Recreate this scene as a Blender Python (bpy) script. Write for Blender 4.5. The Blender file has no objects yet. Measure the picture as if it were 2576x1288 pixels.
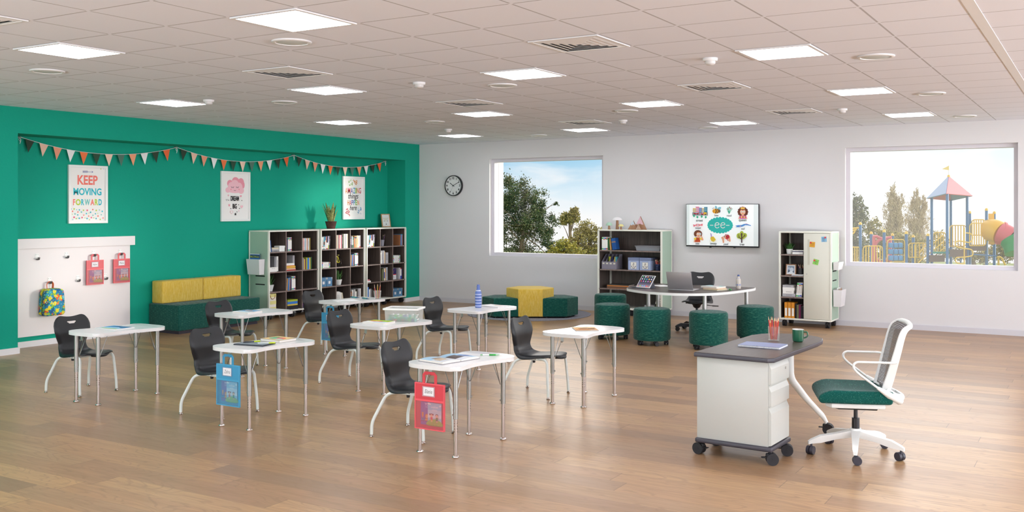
import bpy, bmesh, math, random
from mathutils import Vector, Matrix, noise
R = math.radians
PI = math.pi
rnd = random.Random(7)
SC = bpy.context.scene
COL = SC.collection

# ---------------------------------------------------------------- colours and materials
def lin(c):
    c = c / 255.0
    return c / 12.92 if c <= 0.04045 else ((c + 0.055) / 1.055) ** 2.4
def rgb(h):
    if isinstance(h, str):
        h = h.lstrip('#'); h = [int(h[i:i + 2], 16) for i in (0, 2, 4)]
    return (lin(h[0]), lin(h[1]), lin(h[2]), 1.0)
MATS = {}
class NT:
    """small node-tree writer: values or sockets may be given for any input"""
    def __init__(s, nt): s.nt = nt
    def n(s, typ, ins=None, out=0, **kw):
        nd = s.nt.nodes.new(typ)
        for k, v in kw.items(): setattr(nd, k, v)
        for k, v in (ins or {}).items():
            if hasattr(v, 'is_linked'): s.nt.links.new(v, nd.inputs[k])
            else: nd.inputs[k].default_value = v
        return nd.outputs[out]
    def m(s, op, a, b=0.0, c=0.0): return s.n('ShaderNodeMath', {0: a, 1: b, 2: c}, operation=op)
    def mix(s, f, a, b, blend='MIX'):
        return s.n('ShaderNodeMix', {0: f, 6: a, 7: b}, out=2, data_type='RGBA', blend_type=blend)
    def ramp(s, f, stops, interp='LINEAR'):
        nd = s.nt.nodes.new('ShaderNodeValToRGB'); s.nt.links.new(f, nd.inputs[0])
        cr = nd.color_ramp; cr.interpolation = interp
        while len(cr.elements) < len(stops): cr.elements.new(0.5)
        for e, (p, c) in zip(cr.elements, stops): e.position = p; e.color = c
        return nd.outputs[0]
    def coords(s, kind='Object', scale=(1, 1, 1), rot=(0, 0, 0)):
        tc = s.nt.nodes.new('ShaderNodeTexCoord')
        return s.n('ShaderNodeMapping', {0: tc.outputs[kind], 3: scale, 2: rot})
    def noise(s, vec, scale=5.0, detail=3.0, rough=0.5, dist=0.0):
        return s.n('ShaderNodeTexNoise', {'Vector': vec, 'Scale': scale, 'Detail': detail, 'Roughness': rough, 'Distortion': dist})
def new_mat(name):
    m = bpy.data.materials.new(name); m.use_nodes = True
    b = m.node_tree.nodes['Principled BSDF']
    return m, NT(m.node_tree), b
def mat(name, col='#cccccc', rough=0.5, metal=0.0, spec=0.5, bump=None, coat=0.0, emit=0.0, sheen=0.0):
    if name in MATS: return MATS[name]
    m, t, b = new_mat(name)
    b.inputs['Base Color'].default_value = rgb(col); b.inputs['Roughness'].default_value = rough
    b.inputs['Metallic'].default_value = metal; b.inputs['Specular IOR Level'].default_value = spec
    b.inputs['Coat Weight'].default_value = coat
    if emit:
        b.inputs['Emission Color'].default_value = rgb(col); b.inputs['Emission Strength'].default_value = emit
    if bump:
        sc, st = bump
        f = t.noise(t.coords(), sc, 4)
        nrm = t.n('ShaderNodeBump', {'Strength': st, 'Distance': 0.01, 'Height': f})
        t.nt.links.new(nrm, b.inputs['Normal'])
    MATS[name] = m
    return m
def flat(h, rough=0.6):
    """plain printed or painted colour"""
    return mat('colour_%s_%d' % (h if isinstance(h, str) else '%d_%d_%d' % tuple(h), int(rough * 100)), h, rough, spec=0.3)

# ---------------------------------------------------------------- mesh builder
class MB:
    def __init__(s, T=None):
        s.bm = bmesh.new(); s.T = T or Matrix(); s.mats = []; s.mi = 0; s.lay = 0.0
    def use(s, m):
        if m not in s.mats: s.mats.append(m)
        s.mi = s.mats.index(m); return s
    def v(s, p): return s.bm.verts.new(s.T @ Vector(p))
    def f(s, vs):
        try:
            fc = s.bm.faces.new(vs); fc.material_index = s.mi; return fc
        except ValueError: return None
    def poly3(s, pts): return s.f([s.v(p) for p in pts])
    def box(s, x0, x1, y0, y1, z0, z1, bev=0.0, seg=2):
        c = [(x0, y0, z0), (x1, y0, z0), (x1, y1, z0), (x0, y1, z0), (x0, y0, z1), (x1, y0, z1), (x1, y1, z1), (x0, y1, z1)]
        vs = [s.v(p) for p in c]
        fs = [s.f([vs[i] for i in q]) for q in ((3, 2, 1, 0), (4, 5, 6, 7), (0, 1, 5, 4), (1, 2, 6, 5), (2, 3, 7, 6), (3, 0, 4, 7))]
        if bev: s.bevel(fs, bev, seg)
        return s
    def bevel(s, fs, w, seg=2):
        es = list({e for f in fs if f for e in f.edges})
        r = bmesh.ops.bevel(s.bm, geom=es, offset=w, segments=seg, affect='EDGES', profile=0.5, clamp_overlap=True)
        for f in r['faces']: f.material_index = s.mi
    def prism(s, poly, z0, z1, bev=0.0, seg=2, axis='z'):
        mp = {'z': lambda a, b, h: (a, b, h), 'y': lambda a, b, h: (a, h, b), 'x': lambda a, b, h: (h, a, b)}[axis]
        lo = [s.v(mp(a, b, z0)) for a, b in poly]; hi = [s.v(mp(a, b, z1)) for a, b in poly]
        n = len(poly)
        fs = [s.f(lo[::-1]), s.f(hi)]
        side = [s.f([lo[i], lo[(i + 1) % n], hi[(i + 1) % n], hi[i]]) for i in range(n)]
        if bev:
            es = list({e for f in fs for e in f.edges})
            r = bmesh.ops.bevel(s.bm, geom=es, offset=bev, segments=seg, affect='EDGES', profile=0.5)
            for f in r['faces']: f.material_index = s.mi
        return s
    def ring(s, c, u, w, r, n, r2=None):
        return [s.v(Vector(c) + Vector(u) * (r * math.cos(2 * PI * i / n)) + Vector(w) * ((r2 or r) * math.sin(2 * PI * i / n))) for i in range(n)]
    def tube(s, pts, r, n=8, closed=False, rs=None, flatten=None):
        P = [Vector(p) for p in pts]; k = len(P)
        if k < 2: return s
        T = []
        for i in range(k):
            a = P[(i - 1) % k] if (closed or i) else P[0]
            b = P[(i + 1) % k] if (closed or i < k - 1) else P[-1]
            T.append((b - a).normalized())
        u = T[0].orthogonal().normalized()
        if abs(T[0].z) < 0.95:
            u = Vector((0, 0, 1)) - T[0] * T[0].z; u.normalize()
        rings = []
        for i in range(k):
            u = (u - T[i] * u.dot(T[i])); u.normalize()
            w = T[i].cross(u)
            rr = (rs(i / (k - 1)) if callable(rs) else rs[i]) if rs else r
            rings.append(s.ring(P[i], u, w, rr, n, rr * flatten if flatten else None))
        for i in range(k if closed else k - 1):
            a, b = rings[i], rings[(i + 1) % k]
            for j in range(n): s.f([a[j], b[j], b[(j + 1) % n], a[(j + 1) % n]])
        if not closed:
            s.f(rings[0]); s.f(rings[-1][::-1])
        return s
    def cyl(s, p0, p1, r, r2=None, n=16):
        return s.tube([p0, p1], r, n, rs=[r, r2 if r2 is not None else r])
    def lathe(s, prof, n=24, c=(0, 0, 0), cap=True):
        rings = []
        for r, z in prof:
            rings.append([s.v((c[0] + r * math.cos(2 * PI * i / n), c[1] + r * math.sin(2 * PI * i / n), c[2] + z)) for i in range(n)])
        for a, b in zip(rings, rings[1:]):
            for j in range(n): s.f([a[j], a[(j + 1) % n], b[(j + 1) % n], b[j]])
        if cap: s.f(rings[0][::-1]); s.f(rings[-1])
        return s
    def grid(s, fn, nu, nv, skip=None, cu=False):
        V = [[s.v(fn(i, j)) for i in range(nu)] for j in range(nv)]
        for j in range(nv - 1):
            for i in range(nu if cu else nu - 1):
                if skip and skip(i, j): continue
                k = (i + 1) % nu
                s.f([V[j][i], V[j][k], V[j + 1][k], V[j + 1][i]])
        return s
    # flat drawing in the local x-z plane, facing -y; later calls lie on top of earlier ones
    def L(s, col):
        s.use(flat(col) if isinstance(col, (str, tuple)) else col); s.lay -= 0.00008; return s.lay
    def dpoly(s, pts, col):
        y = s.L(col); s.f([s.v((a, y, b)) for a, b in pts]); return s
    def drect(s, x0, z0, x1, z1, col): return s.dpoly([(x0, z0), (x1, z0), (x1, z1), (x0, z1)], col)
    def dell(s, x, z, rx, rz, col, n=18, a0=0, a1=360, rot=0):
        c, sn = math.cos(R(rot)), math.sin(R(rot))
        pts = []
        k = n if a1 - a0 >= 360 else n + 1
        for i in range(k):
            a = R(a0 + (a1 - a0) * i / n); p, q = rx * math.cos(a), rz * math.sin(a)
            pts.append((x + p * c - q * sn, z + p * sn + q * c))
        return s.dpoly(pts, col)
    def dline(s, pts, w, col):
        for (a, b), (c, d) in zip(pts, pts[1:]):
            l = math.hypot(c - a, d - b) or 1; nx, nz = -(d - b) / l * w / 2, (c - a) / l * w / 2
            s.dpoly([(a + nx, b + nz), (a - nx, b - nz), (c - nx, d - nz), (c + nx, d + nz)], col)
        return s
    def dtext(s, txt, x, z, h=None, w=None, col='#222222', shear=0.0, bold=0.0, rot=0.0):
        y = s.L(col); vs, fs = text_geo(txt, shear, bold)
        x0 = min(p[0] for p in vs); x1 = max(p[0] for p in vs); y0 = min(p[1] for p in vs); y1 = max(p[1] for p in vs)
        sy = h / (y1 - y0) if h else None; sx = w / (x1 - x0) if w else None
        sx = sx or sy; sy = sy or sx
        c, sn = math.cos(R(rot)), math.sin(R(rot))
        nv = []
        for p in vs:
            a, b = (p[0] - (x0 + x1) / 2) * sx, (p[1] - (y0 + y1) / 2) * sy
            nv.append(s.v((x + a * c - b * sn, y, z + a * sn + b * c)))
        for f in fs: s.f([nv[i] for i in f])
        return s
    def build(s, name, m=None, parent=None, loc=None, rz=0.0, smooth=40, solidify=None, subsurf=0, recalc=True):
        if recalc: bmesh.ops.recalc_face_normals(s.bm, faces=s.bm.faces[:])
        me = bpy.data.meshes.new(name); s.bm.to_mesh(me); s.bm.free()
        for x in (s.mats if s.mats else [m]): me.materials.append(x)
        if smooth:
            me.shade_smooth()
            if smooth < 180: me.set_sharp_from_angle(angle=R(smooth))
        o = bpy.data.objects.new(name, me); COL.objects.link(o)
        if parent: o.parent = parent
        if loc: o.location = loc
        if rz: o.rotation_euler = (0, 0, rz)
        if solidify:
            md = o.modifiers.new('solid', 'SOLIDIFY'); md.thickness = solidify; md.offset = 0
        if subsurf:
            md = o.modifiers.new('sub', 'SUBSURF'); md.levels = md.render_levels = subsurf
        return o
TXT = {}
def text_geo(txt, shear=0.0, bold=0.0):
    k = (txt, shear, bold)
    if k not in TXT:
        cu = bpy.data.curves.new('lettering', 'FONT'); cu.body = txt; cu.shear = shear; cu.offset = bold; cu.resolution_u = 3
        o = bpy.data.objects.new('lettering', cu); COL.objects.link(o)
        dg = bpy.context.evaluated_depsgraph_get()
        me = o.evaluated_get(dg).to_mesh()
        TXT[k] = ([tuple(v.co) for v in me.vertices], [tuple(p.vertices) for p in me.polygons])
        o.evaluated_get(dg).to_mesh_clear()
        bpy.data.objects.remove(o); bpy.data.curves.remove(cu)
    return TXT[k]

# ---------------------------------------------------------------- things, parts, copies
def tag(o, label, cat, group=None):
    o['label'] = label; o['category'] = cat
    if group: o['group'] = group
    return o
def thing(name, label, cat, loc=(0, 0, 0), rz=0.0, group=None):
    o = bpy.data.objects.new(name, None); COL.objects.link(o); o.empty_display_size = 0.05
    o.location = loc; o.rotation_euler = (0, 0, rz)
    return tag(o, label, cat, group)
def struct(o): o['kind'] = 'structure'; return o
KIDS = {}
def dup(root, loc, rz, label=None, group=None, skip=()):
    if root.name not in KIDS: KIDS[root.name] = tree(root)
    def rec(node, parent):
        o, ch = node
        c = o.copy(); COL.objects.link(c)
        if parent: c.parent = parent
        for x in ch:
            if x[0].name.split('.')[0] not in skip: rec(x, c)
        return c
    r = rec(KIDS[root.name], None)
    r.location = loc; r.rotation_euler = (0, 0, rz)
    if label: r['label'] = label
    if group: r['group'] = group
    return r
def tree(o): return (o, [tree(c) for c in sorted(o.children, key=lambda c: c.name)])
def bez(pts, k=6):
    """Catmull-Rom through the points"""
    P = [Vector(p) for p in pts]; out = []
    for i in range(len(P) - 1):
        a = P[i - 1] if i else P[0] * 2 - P[1]; b, c = P[i], P[i + 1]
        d = P[i + 2] if i + 2 < len(P) else P[-1] * 2 - P[-2]
        for j in range(k):
            t = j / k
            out.append(0.5 * ((2 * b) + (c - a) * t + (2 * a - 5 * b + 4 * c - d) * t * t + (3 * b - a - 3 * c + d) * t ** 3))
    out.append(P[-1]); return out
def bezc(pts, k=5):
    n = len(pts); P = [Vector(p) for p in pts]; out = []
    for i in range(n):
        a, b, c, d = P[i - 1], P[i], P[(i + 1) % n], P[(i + 2) % n]
        for j in range(k):
            t = j / k
            out.append(0.5 * ((2 * b) + (c - a) * t + (2 * a - 5 * b + 4 * c - d) * t * t + (3 * b - a - 3 * c + d) * t ** 3))
    return out
def bent(pts, r, k=5):
    """polyline with rounded corners of radius r"""
    P = [Vector(p) for p in pts]; out = [P[0]]
    for i in range(1, len(P) - 1):
        a, b, c = P[i - 1], P[i], P[i + 1]
        d = min(r, (a - b).length * .49, (c - b).length * .49)
        p, q = b + (a - b).normalized() * d, b + (c - b).normalized() * d
        for j in range(k + 1):
            t = j / k; out.append(p * (1 - t) ** 2 + b * 2 * t * (1 - t) + q * t * t)
    out.append(P[-1]); return out
def interp(tab, x):
    for (a, va), (b, vb) in zip(tab, tab[1:]):
        if x <= b:
            t = max(0.0, (x - a) / (b - a)); t = t * t * (3 - 2 * t) if False else t
            return va + (vb - va) * t
    return tab[-1][1]
# ---------------------------------------------------------------- procedural surfaces
def fabric(name, base, streak, dark, sc=(1, 1, 1), thr=(0.52, 0.72)):
    m, t, b = new_mat(name)
    v = t.coords('Object', sc)
    a = t.noise(v, 26, 3, 0.6); c = t.noise(v, 60, 2, 0.5)
    f = t.ramp(a, [(thr[0], (0, 0, 0, 1)), (thr[1], (1, 1, 1, 1))])
    g = t.ramp(c, [(0.35, (1, 1, 1, 1)), (0.55, (0, 0, 0, 1))])
    col = t.mix(g, rgb(base), rgb(dark)); col = t.mix(t.m('MULTIPLY', f, 0.75), col, rgb(streak))
    t.nt.links.new(col, b.inputs['Base Color'])
    b.inputs['Roughness'].default_value = 0.9; b.inputs['Specular IOR Level'].default_value = 0.12
    b.inputs['Sheen Weight'].default_value = 0.15
    wv = t.noise(t.coords('Object'), 420, 1)
    t.nt.links.new(t.n('ShaderNodeBump', {'Strength': 0.25, 'Distance': 0.002, 'Height': wv}), b.inputs['Normal'])
    MATS[name] = m; return m
GREENF = fabric('green_weave', '#0a4c45', '#579a7d', '#06322d', (0.9, 0.9, 15.0))
GREENS = fabric('green_weave_seat', '#0a544c', '#4f8a78', '#063a36', (4.5, 0.6, 6.0), (0.55, 0.75))
YELLOWF = fabric('yellow_weave', '#dab749', '#f0dc92', '#c8a238', (6.5, 6.5, 0.4), (0.45, 0.78))
def wood(name, c0, c1, sc, rough=0.45, axis=(9, 9, 0.5)):
    m, t, b = new_mat(name)
    v = t.coords('Object', axis)
    a = t.noise(v, sc, 5, 0.65, 0.6)
    col = t.ramp(a, [(0.3, rgb(c0)), (0.7, rgb(c1))])
    t.nt.links.new(col, b.inputs['Base Color']); b.inputs['Roughness'].default_value = rough
    b.inputs['Specular IOR Level'].default_value = 0.35
    MATS[name] = m; return m
DARKW = wood('dark_oak_laminate', '#443a38', '#63574f', 4)
DARKTOP = wood('dark_oak_top', '#3d3331', '#564a45', 4, 0.32, (0.6, 9, 9))
DARKTOPY = wood('dark_oak_desk_top', '#41362f', '#5c5047', 4, 0.3, (9, 0.6, 9))
EDGEW = wood('dark_oak_edge', '#75655f', '#93827b', 4)
PALEW = wood('pale_wood', '#b98a63', '#d3a67c', 4, 0.5)
BROWNW = wood('brown_wood', '#8a6248', '#ad8264', 5, 0.5)
POTW = wood('dark_terracotta', '#3f2722', '#5a3a31', 6, 0.8, (3, 3, 3))
WHITE = mat('white_enamel', '#c2c4bf', 0.35)
WHITEP = mat('white_plastic', '#eef0ee', 0.38)
CREAM = mat('cream_enamel', '#ecece0', 0.35)
CREAMD = mat('cream_enamel_door', '#dcdccf', 0.4)
SAGE = mat('sage_enamel', '#a9c2ae', 0.4)
LAM = mat('white_laminate', '#e6e6e6', 0.22, spec=0.5)
TUBEW = mat('pale_tube_enamel', '#dfe6e2', 0.3)
SILVER = mat('silver_tube', '#a3a29e', 0.34, 0.85)
CHROME = mat('chrome', '#cfc6c2', 0.2, 1.0)
WIRE = mat('zinc_wire', '#9a9a98', 0.3, 0.9)
STEEL = mat('brushed_steel', '#b5b4b2', 0.38, 0.8)
CHARC = mat('charcoal_polypropylene', '#1a1c1f', 0.40, spec=0.42)
BLACKP = mat('black_plastic', '#17171b', 0.4)
BLACKR = mat('black_rubber', '#1c1b20', 0.55)
EDGE = mat('charcoal_edge_band', '#3d3b44', 0.4)
PAPER = mat('paper', '#f4f3f0', 0.7, spec=0.2)
PAGES = mat('page_block', '#e6e0d8', 0.8, spec=0.1)
DARKGAP = mat('dark_gap', '#141414', 0.8)
LEAFM = mat('leaf_green', '#3c6a33', 0.45)
SOIL = mat('potting_soil', '#3a2a22', 0.95)
ALU = mat('aluminium', '#b9b6b8', 0.35, 0.55)

def m_floor():
    m, t, b = new_mat('oak_plank_floor')
    pos = t.n('ShaderNodeNewGeometry', out=0)
    sx = t.nt.nodes.new('ShaderNodeSeparateXYZ'); t.nt.links.new(pos, sx.inputs[0])
    X, Y = sx.outputs[0], sx.outputs[1]
    W, Ln = 0.2, 1.85
    ry = t.m('DIVIDE', Y, W); row = t.m('FLOOR', ry); fy = t.m('FRACT', ry)
    rn = t.n('ShaderNodeTexWhiteNoise', {'W': row}, noise_dimensions='1D')
    xs = t.m('ADD', t.m('DIVIDE', X, Ln), t.m('MULTIPLY', rn, 7.31))
    col_i = t.m('FLOOR', xs); fx = t.m('FRACT', xs)
    idv = t.n('ShaderNodeCombineXYZ', {0: row, 1: col_i, 2: 0.0})
    wn = t.nt.nodes.new('ShaderNodeTexWhiteNoise'); wn.noise_dimensions = '2D'; t.nt.links.new(idv, wn.inputs['Vector'])
    pr = wn.outputs['Value']
    # wood grain, shifted per plank
    off = t.n('ShaderNodeCombineXYZ', {0: t.m('MULTIPLY', pr, 37.0), 1: t.m('MULTIPLY', pr, 91.0), 2: 0.0})
    gp = t.n('ShaderNodeVectorMath', {0: pos, 1: off}, operation='ADD')
    g1 = t.noise(t.n('ShaderNodeMapping', {0: gp, 3: (0.55, 7.0, 1.0)}), 2.2, 6, 0.6, 1.3)
    wv = t.n('ShaderNodeTexWave', {'Vector': t.n('ShaderNodeMapping', {0: gp, 3: (0.35, 3.2, 1.0)}), 'Scale': 2.2, 'Distortion': 5.5, 'Detail': 3.0, 'Detail Scale': 1.4}, out=1, bands_direction='Y')
    g3 = t.noise(t.n('ShaderNodeMapping', {0: gp, 3: (0.8, 4.2, 1.0)}), 1.3, 2, 0.45, 0.5)
    g3 = t.ramp(t.m('SINE', t.m('MULTIPLY', g3, 95.0)), [(.55, (0, 0, 0, 1)), (1.0, (1, 1, 1, 1))])
    g2 = t.noise(t.n('ShaderNodeMapping', {0: gp, 3: (2.0, 60.0, 1.0)}), 3.0, 3, 0.6)
    base = t.ramp(pr, [(0.0, rgb('#84634a')), (0.25, rgb('#9b7250')), (0.5, rgb('#ac825a')), (0.8, rgb('#bb9264')), (1.0, rgb('#8f6d53'))])
    c = t.mix(t.m('MULTIPLY', t.ramp(g1, [(0.35, (0, 0, 0, 1)), (0.75, (1, 1, 1, 1))]), 0.62), base, rgb('#866a4d'))
    c = t.mix(t.m('MULTIPLY', t.ramp(wv, [(0.55, (0, 0, 0, 1)), (0.9, (1, 1, 1, 1))]), 0.2), c, rgb('#886c4e'))
    c = t.mix(t.m('MULTIPLY', g3, 0.40), c, rgb('#76563c'))
    c = t.mix(t.m('MULTIPLY', g2, 0.22), c, rgb('#c2aa86'))
    ey = t.m('MINIMUM', fy, t.m('SUBTRACT', 1.0, fy)); ex = t.m('MINIMUM', fx, t.m('SUBTRACT', 1.0, fx))
    ly = t.m('LESS_THAN', t.m('MULTIPLY', ey, W), 0.0016); lx = t.m('LESS_THAN', t.m('MULTIPLY', ex, Ln), 0.0022)
    ln = t.m('MAXIMUM', t.m('MULTIPLY', ly, 0.42), t.m('MULTIPLY', lx, 0.75))
    c = t.mix(ln, c, rgb('#5a4433'))
    t.nt.links.new(c, b.inputs['Base Color'])
    ro = t.m('ADD', 0.27, t.m('MULTIPLY', g1, 0.14))
    t.nt.links.new(ro, b.inputs['Roughness']); b.inputs['Specular IOR Level'].default_value = 0.55
    h = t.m('SUBTRACT', t.m('MULTIPLY', g2, 0.15), ln)
    t.nt.links.new(t.n('ShaderNodeBump', {'Strength': 0.25, 'Distance': 0.0015, 'Height': h}), b.inputs['Normal'])
    return m
def m_ceiling():
    m, t, b = new_mat('mineral_tile_ceiling')
    pos = t.n('ShaderNodeNewGeometry', out=0)
    sx = t.nt.nodes.new('ShaderNodeSeparateXYZ'); t.nt.links.new(pos, sx.inputs[0])
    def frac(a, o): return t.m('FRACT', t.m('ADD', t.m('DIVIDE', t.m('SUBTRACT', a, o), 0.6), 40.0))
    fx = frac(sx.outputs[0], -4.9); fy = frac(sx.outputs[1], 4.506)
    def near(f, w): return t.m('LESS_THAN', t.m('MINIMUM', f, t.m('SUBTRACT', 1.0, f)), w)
    # dark joint lines with the bars' shadow line painted in, stopping short of crossings
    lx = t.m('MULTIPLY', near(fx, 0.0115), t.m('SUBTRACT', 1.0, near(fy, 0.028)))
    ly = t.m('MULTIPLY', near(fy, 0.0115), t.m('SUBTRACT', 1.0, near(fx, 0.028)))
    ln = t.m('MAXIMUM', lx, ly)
    n = t.noise(pos, 150, 2)
    base = t.mix(t.m('MULTIPLY', n, 0.06), rgb('#eceffa'), rgb('#d2d4dc'))
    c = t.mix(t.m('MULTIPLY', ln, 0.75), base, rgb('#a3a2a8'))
    t.nt.links.new(c, b.inputs['Base Color']); b.inputs['Roughness'].default_value = 0.9
    b.inputs['Specular IOR Level'].default_value = 0.1
    return m
def m_wall(name, col, bump=0.0, sc=60, rough=0.75):
    m, t, b = new_mat(name)
    b.inputs['Base Color'].default_value = rgb(col); b.inputs['Roughness'].default_value = rough
    b.inputs['Specular IOR Level'].default_value = 0.2
    if bump:
        pos = t.n('ShaderNodeNewGeometry', out=0)
        f = t.noise(pos, sc, 4, 0.55)
        t.nt.links.new(t.n('ShaderNodeBump', {'Strength': bump, 'Distance': 0.006, 'Height': f}), b.inputs['Normal'])
    return m
GWALL = m_wall('green_plaster', '#0f9c82', 0.45, 34)
WWALL = m_wall('white_wall_paint', '#dddbdc', 0.05, 90)
TRIMW = m_wall('white_trim', '#e9e8ea', 0, rough=0.45)
TRIMG = m_wall('grey_trim', '#cfcdd2', 0, rough=0.45)
FRAMEW = m_wall('window_frame_paint', '#d9d5dc', 0, rough=0.4)
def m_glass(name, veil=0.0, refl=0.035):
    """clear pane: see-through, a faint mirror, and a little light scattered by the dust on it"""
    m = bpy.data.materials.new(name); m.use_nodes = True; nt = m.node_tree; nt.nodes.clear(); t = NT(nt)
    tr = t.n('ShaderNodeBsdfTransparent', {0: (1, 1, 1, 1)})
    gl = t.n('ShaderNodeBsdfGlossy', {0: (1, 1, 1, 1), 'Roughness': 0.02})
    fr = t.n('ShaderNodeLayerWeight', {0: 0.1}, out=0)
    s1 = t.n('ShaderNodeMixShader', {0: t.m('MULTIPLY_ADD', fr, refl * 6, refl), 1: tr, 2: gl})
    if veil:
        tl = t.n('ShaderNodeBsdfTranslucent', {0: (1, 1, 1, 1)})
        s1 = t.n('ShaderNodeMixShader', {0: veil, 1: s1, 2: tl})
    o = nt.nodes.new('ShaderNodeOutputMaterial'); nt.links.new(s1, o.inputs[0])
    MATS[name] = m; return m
PANE = m_glass('window_pane', 0.0, 0.012)
PANEH = m_glass('window_pane_dusty', 0.06, 0.0)  # milky veil in the material imitates bright hazy glare through this pane
CUPG = m_glass('cup_glass', 0.10, 0.10)
def m_film(name, col, op, rough=0.3):
    m = bpy.data.materials.new(name); m.use_nodes = True; nt = m.node_tree; nt.nodes.clear(); t = NT(nt)
    tr = t.n('ShaderNodeBsdfTransparent', {0: (1, 1, 1, 1)})
    p = t.nt.nodes.new('ShaderNodeBsdfPrincipled'); p.inputs['Base Color'].default_value = rgb(col); p.inputs['Roughness'].default_value = rough
    s1 = t.n('ShaderNodeMixShader', {0: op, 1: tr, 2: p.outputs[0]})
    o = nt.nodes.new('ShaderNodeOutputMaterial'); nt.links.new(s1, o.inputs[0]); MATS[name] = m; return m
FROST = m_film('frosted_plastic', '#f2f2f0', 0.30, 0.25)
FROSTG = m_film('frosted_grey_plastic', '#a9aab2', 0.7, 0.25)
FILMR = m_film('red_pocket_film', '#d07f84', 0.26, 0.2)
FILMB = m_film('blue_pocket_film', '#79a9c4', 0.26, 0.2)
def m_emit(name, col, st):
    m = bpy.data.materials.new(name); m.use_nodes = True; nt = m.node_tree; nt.nodes.clear(); t = NT(nt)
    e = t.n('ShaderNodeEmission', {0: rgb(col), 1: st}); o = nt.nodes.new('ShaderNodeOutputMaterial')
    nt.links.new(e, o.inputs[0]); return m
LAMP = m_emit('lamp_diffuser', '#f4f7ff', 18.0)
# ---------------------------------------------------------------- room shell (metres; camera stands at x=0, y=0)
XW, XR, YB, H = -11.403, -11.835, 15.354, 3.028        # left wall face, recess face, back wall face, ceiling
XE, YF = 8.6, -4.6                                      # right wall, wall behind the camera
b = MB(); b.box(-12.1, XE + .2, YF - .2, YB + .55, -0.12, 0); struct(b.build('floor', m_floor(), smooth=0))
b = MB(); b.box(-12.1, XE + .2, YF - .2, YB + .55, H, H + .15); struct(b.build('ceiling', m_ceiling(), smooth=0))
b = MB(); b.box(-12.05, XW, YF, 7.125, 0, H); b.box(-12.05, XW, 14.905, YB, 0, H); b.box(-12.05, XW, 7.125, 14.905, 2.705, H)
b.box(-12.05, XR, 7.125, 14.905, 0, 2.705)
struct(b.build('wall_left', GWALL, smooth=0))
W1, W2, WZ = (-9.787, -7.447), (-3.368, -1.026), (0.908, 2.705)
b = MB(); y0, y1 = YB, YB + .5
b.box(-12.05, XE, y0, y1, 0, WZ[0]); b.box(-12.05, XE, y0, y1, WZ[1], H)
for a, c in ((-12.05, W1[0]), (W1[1], W2[0]), (W2[1], XE)): b.box(a, c, y0, y1, WZ[0], WZ[1])
struct(b.build('wall_back', WWALL, smooth=0))
b = MB(); FX = ((-10.5, -3.0), (-2.0, 5.5)); FZ = (0.5, 2.8)
b.box(-12.05, XE, YF - .15, YF, 0, FZ[0]); b.box(-12.05, XE, YF - .15, YF, FZ[1], H)
for a, c in ((-12.05, FX[0][0]), (FX[0][1], FX[1][0]), (FX[1][1], XE)): b.box(a, c, YF - .15, YF, FZ[0], FZ[1])
struct(b.build('wall_rear', WWALL, smooth=0))
RW = ((-2.0, 5.5), (6.5, 14.0)); RZ = (0.45, 2.8)
b = MB(); b.box(XE, XE + .15, YF, YB, 0, RZ[0]); b.box(XE, XE + .15, YF, YB, RZ[1], H)
for a, c in ((YF, RW[0][0]), (RW[0][1], RW[1][0]), (RW[1][1], YB)): b.box(XE, XE + .15, a, c, RZ[0], RZ[1])
struct(b.build('wall_right', WWALL, smooth=0))
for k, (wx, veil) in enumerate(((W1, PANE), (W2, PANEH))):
    w = thing('window_%d' % (k + 1), 'fixed window over the trees' if k == 0 else 'fixed window over the playground', 'window'); del w['category']
    w['kind'] = 'structure'
    b = MB(); f = .058; ya, yb = YB + .082, YB + .245
    b.box(wx[0], wx[1], ya, yb, WZ[0], WZ[0] + f); b.box(wx[0], wx[1], ya, yb, WZ[1] - f, WZ[1])
    b.box(wx[0], wx[0] + f, ya, yb, WZ[0] + f, WZ[1] - f); b.box(wx[1] - f, wx[1], ya, yb, WZ[0] + f, WZ[1] - f)
    b.build('window_frame', FRAMEW, w, smooth=0)
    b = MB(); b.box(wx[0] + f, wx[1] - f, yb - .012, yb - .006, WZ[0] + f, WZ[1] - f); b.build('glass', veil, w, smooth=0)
bh, bt = .076, .016
b = MB()
b.box(XW, XW + bt, YF, 7.125 + bt, 0, bh); b.box(XR, XW, 7.125, 7.125 + bt, 0, bh); b.box(XR, XR + bt, 7.125 + bt, 14.905 - bt, 0, bh)
b.box(XR, XW, 14.905 - bt, 14.905, 0, bh); b.box(XW, XW + bt, 14.905 - bt, YB - bt, 0, bh)
struct(b.build('baseboard_left', TRIMW, smooth=0))
b = MB(); b.box(XW, XE, YB - bt, YB, 0, bh); b.box(XW, XE, YB - bt * .6, YB, bh, bh + .006); struct(b.build('baseboard_back', TRIMG, smooth=0))
# wide ceiling bar near the right
b = MB(); b.box(-.735, -.665, YF, YB, H - .004, H); struct(b.build('trim_1', TRIMW, smooth=0))

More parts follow.
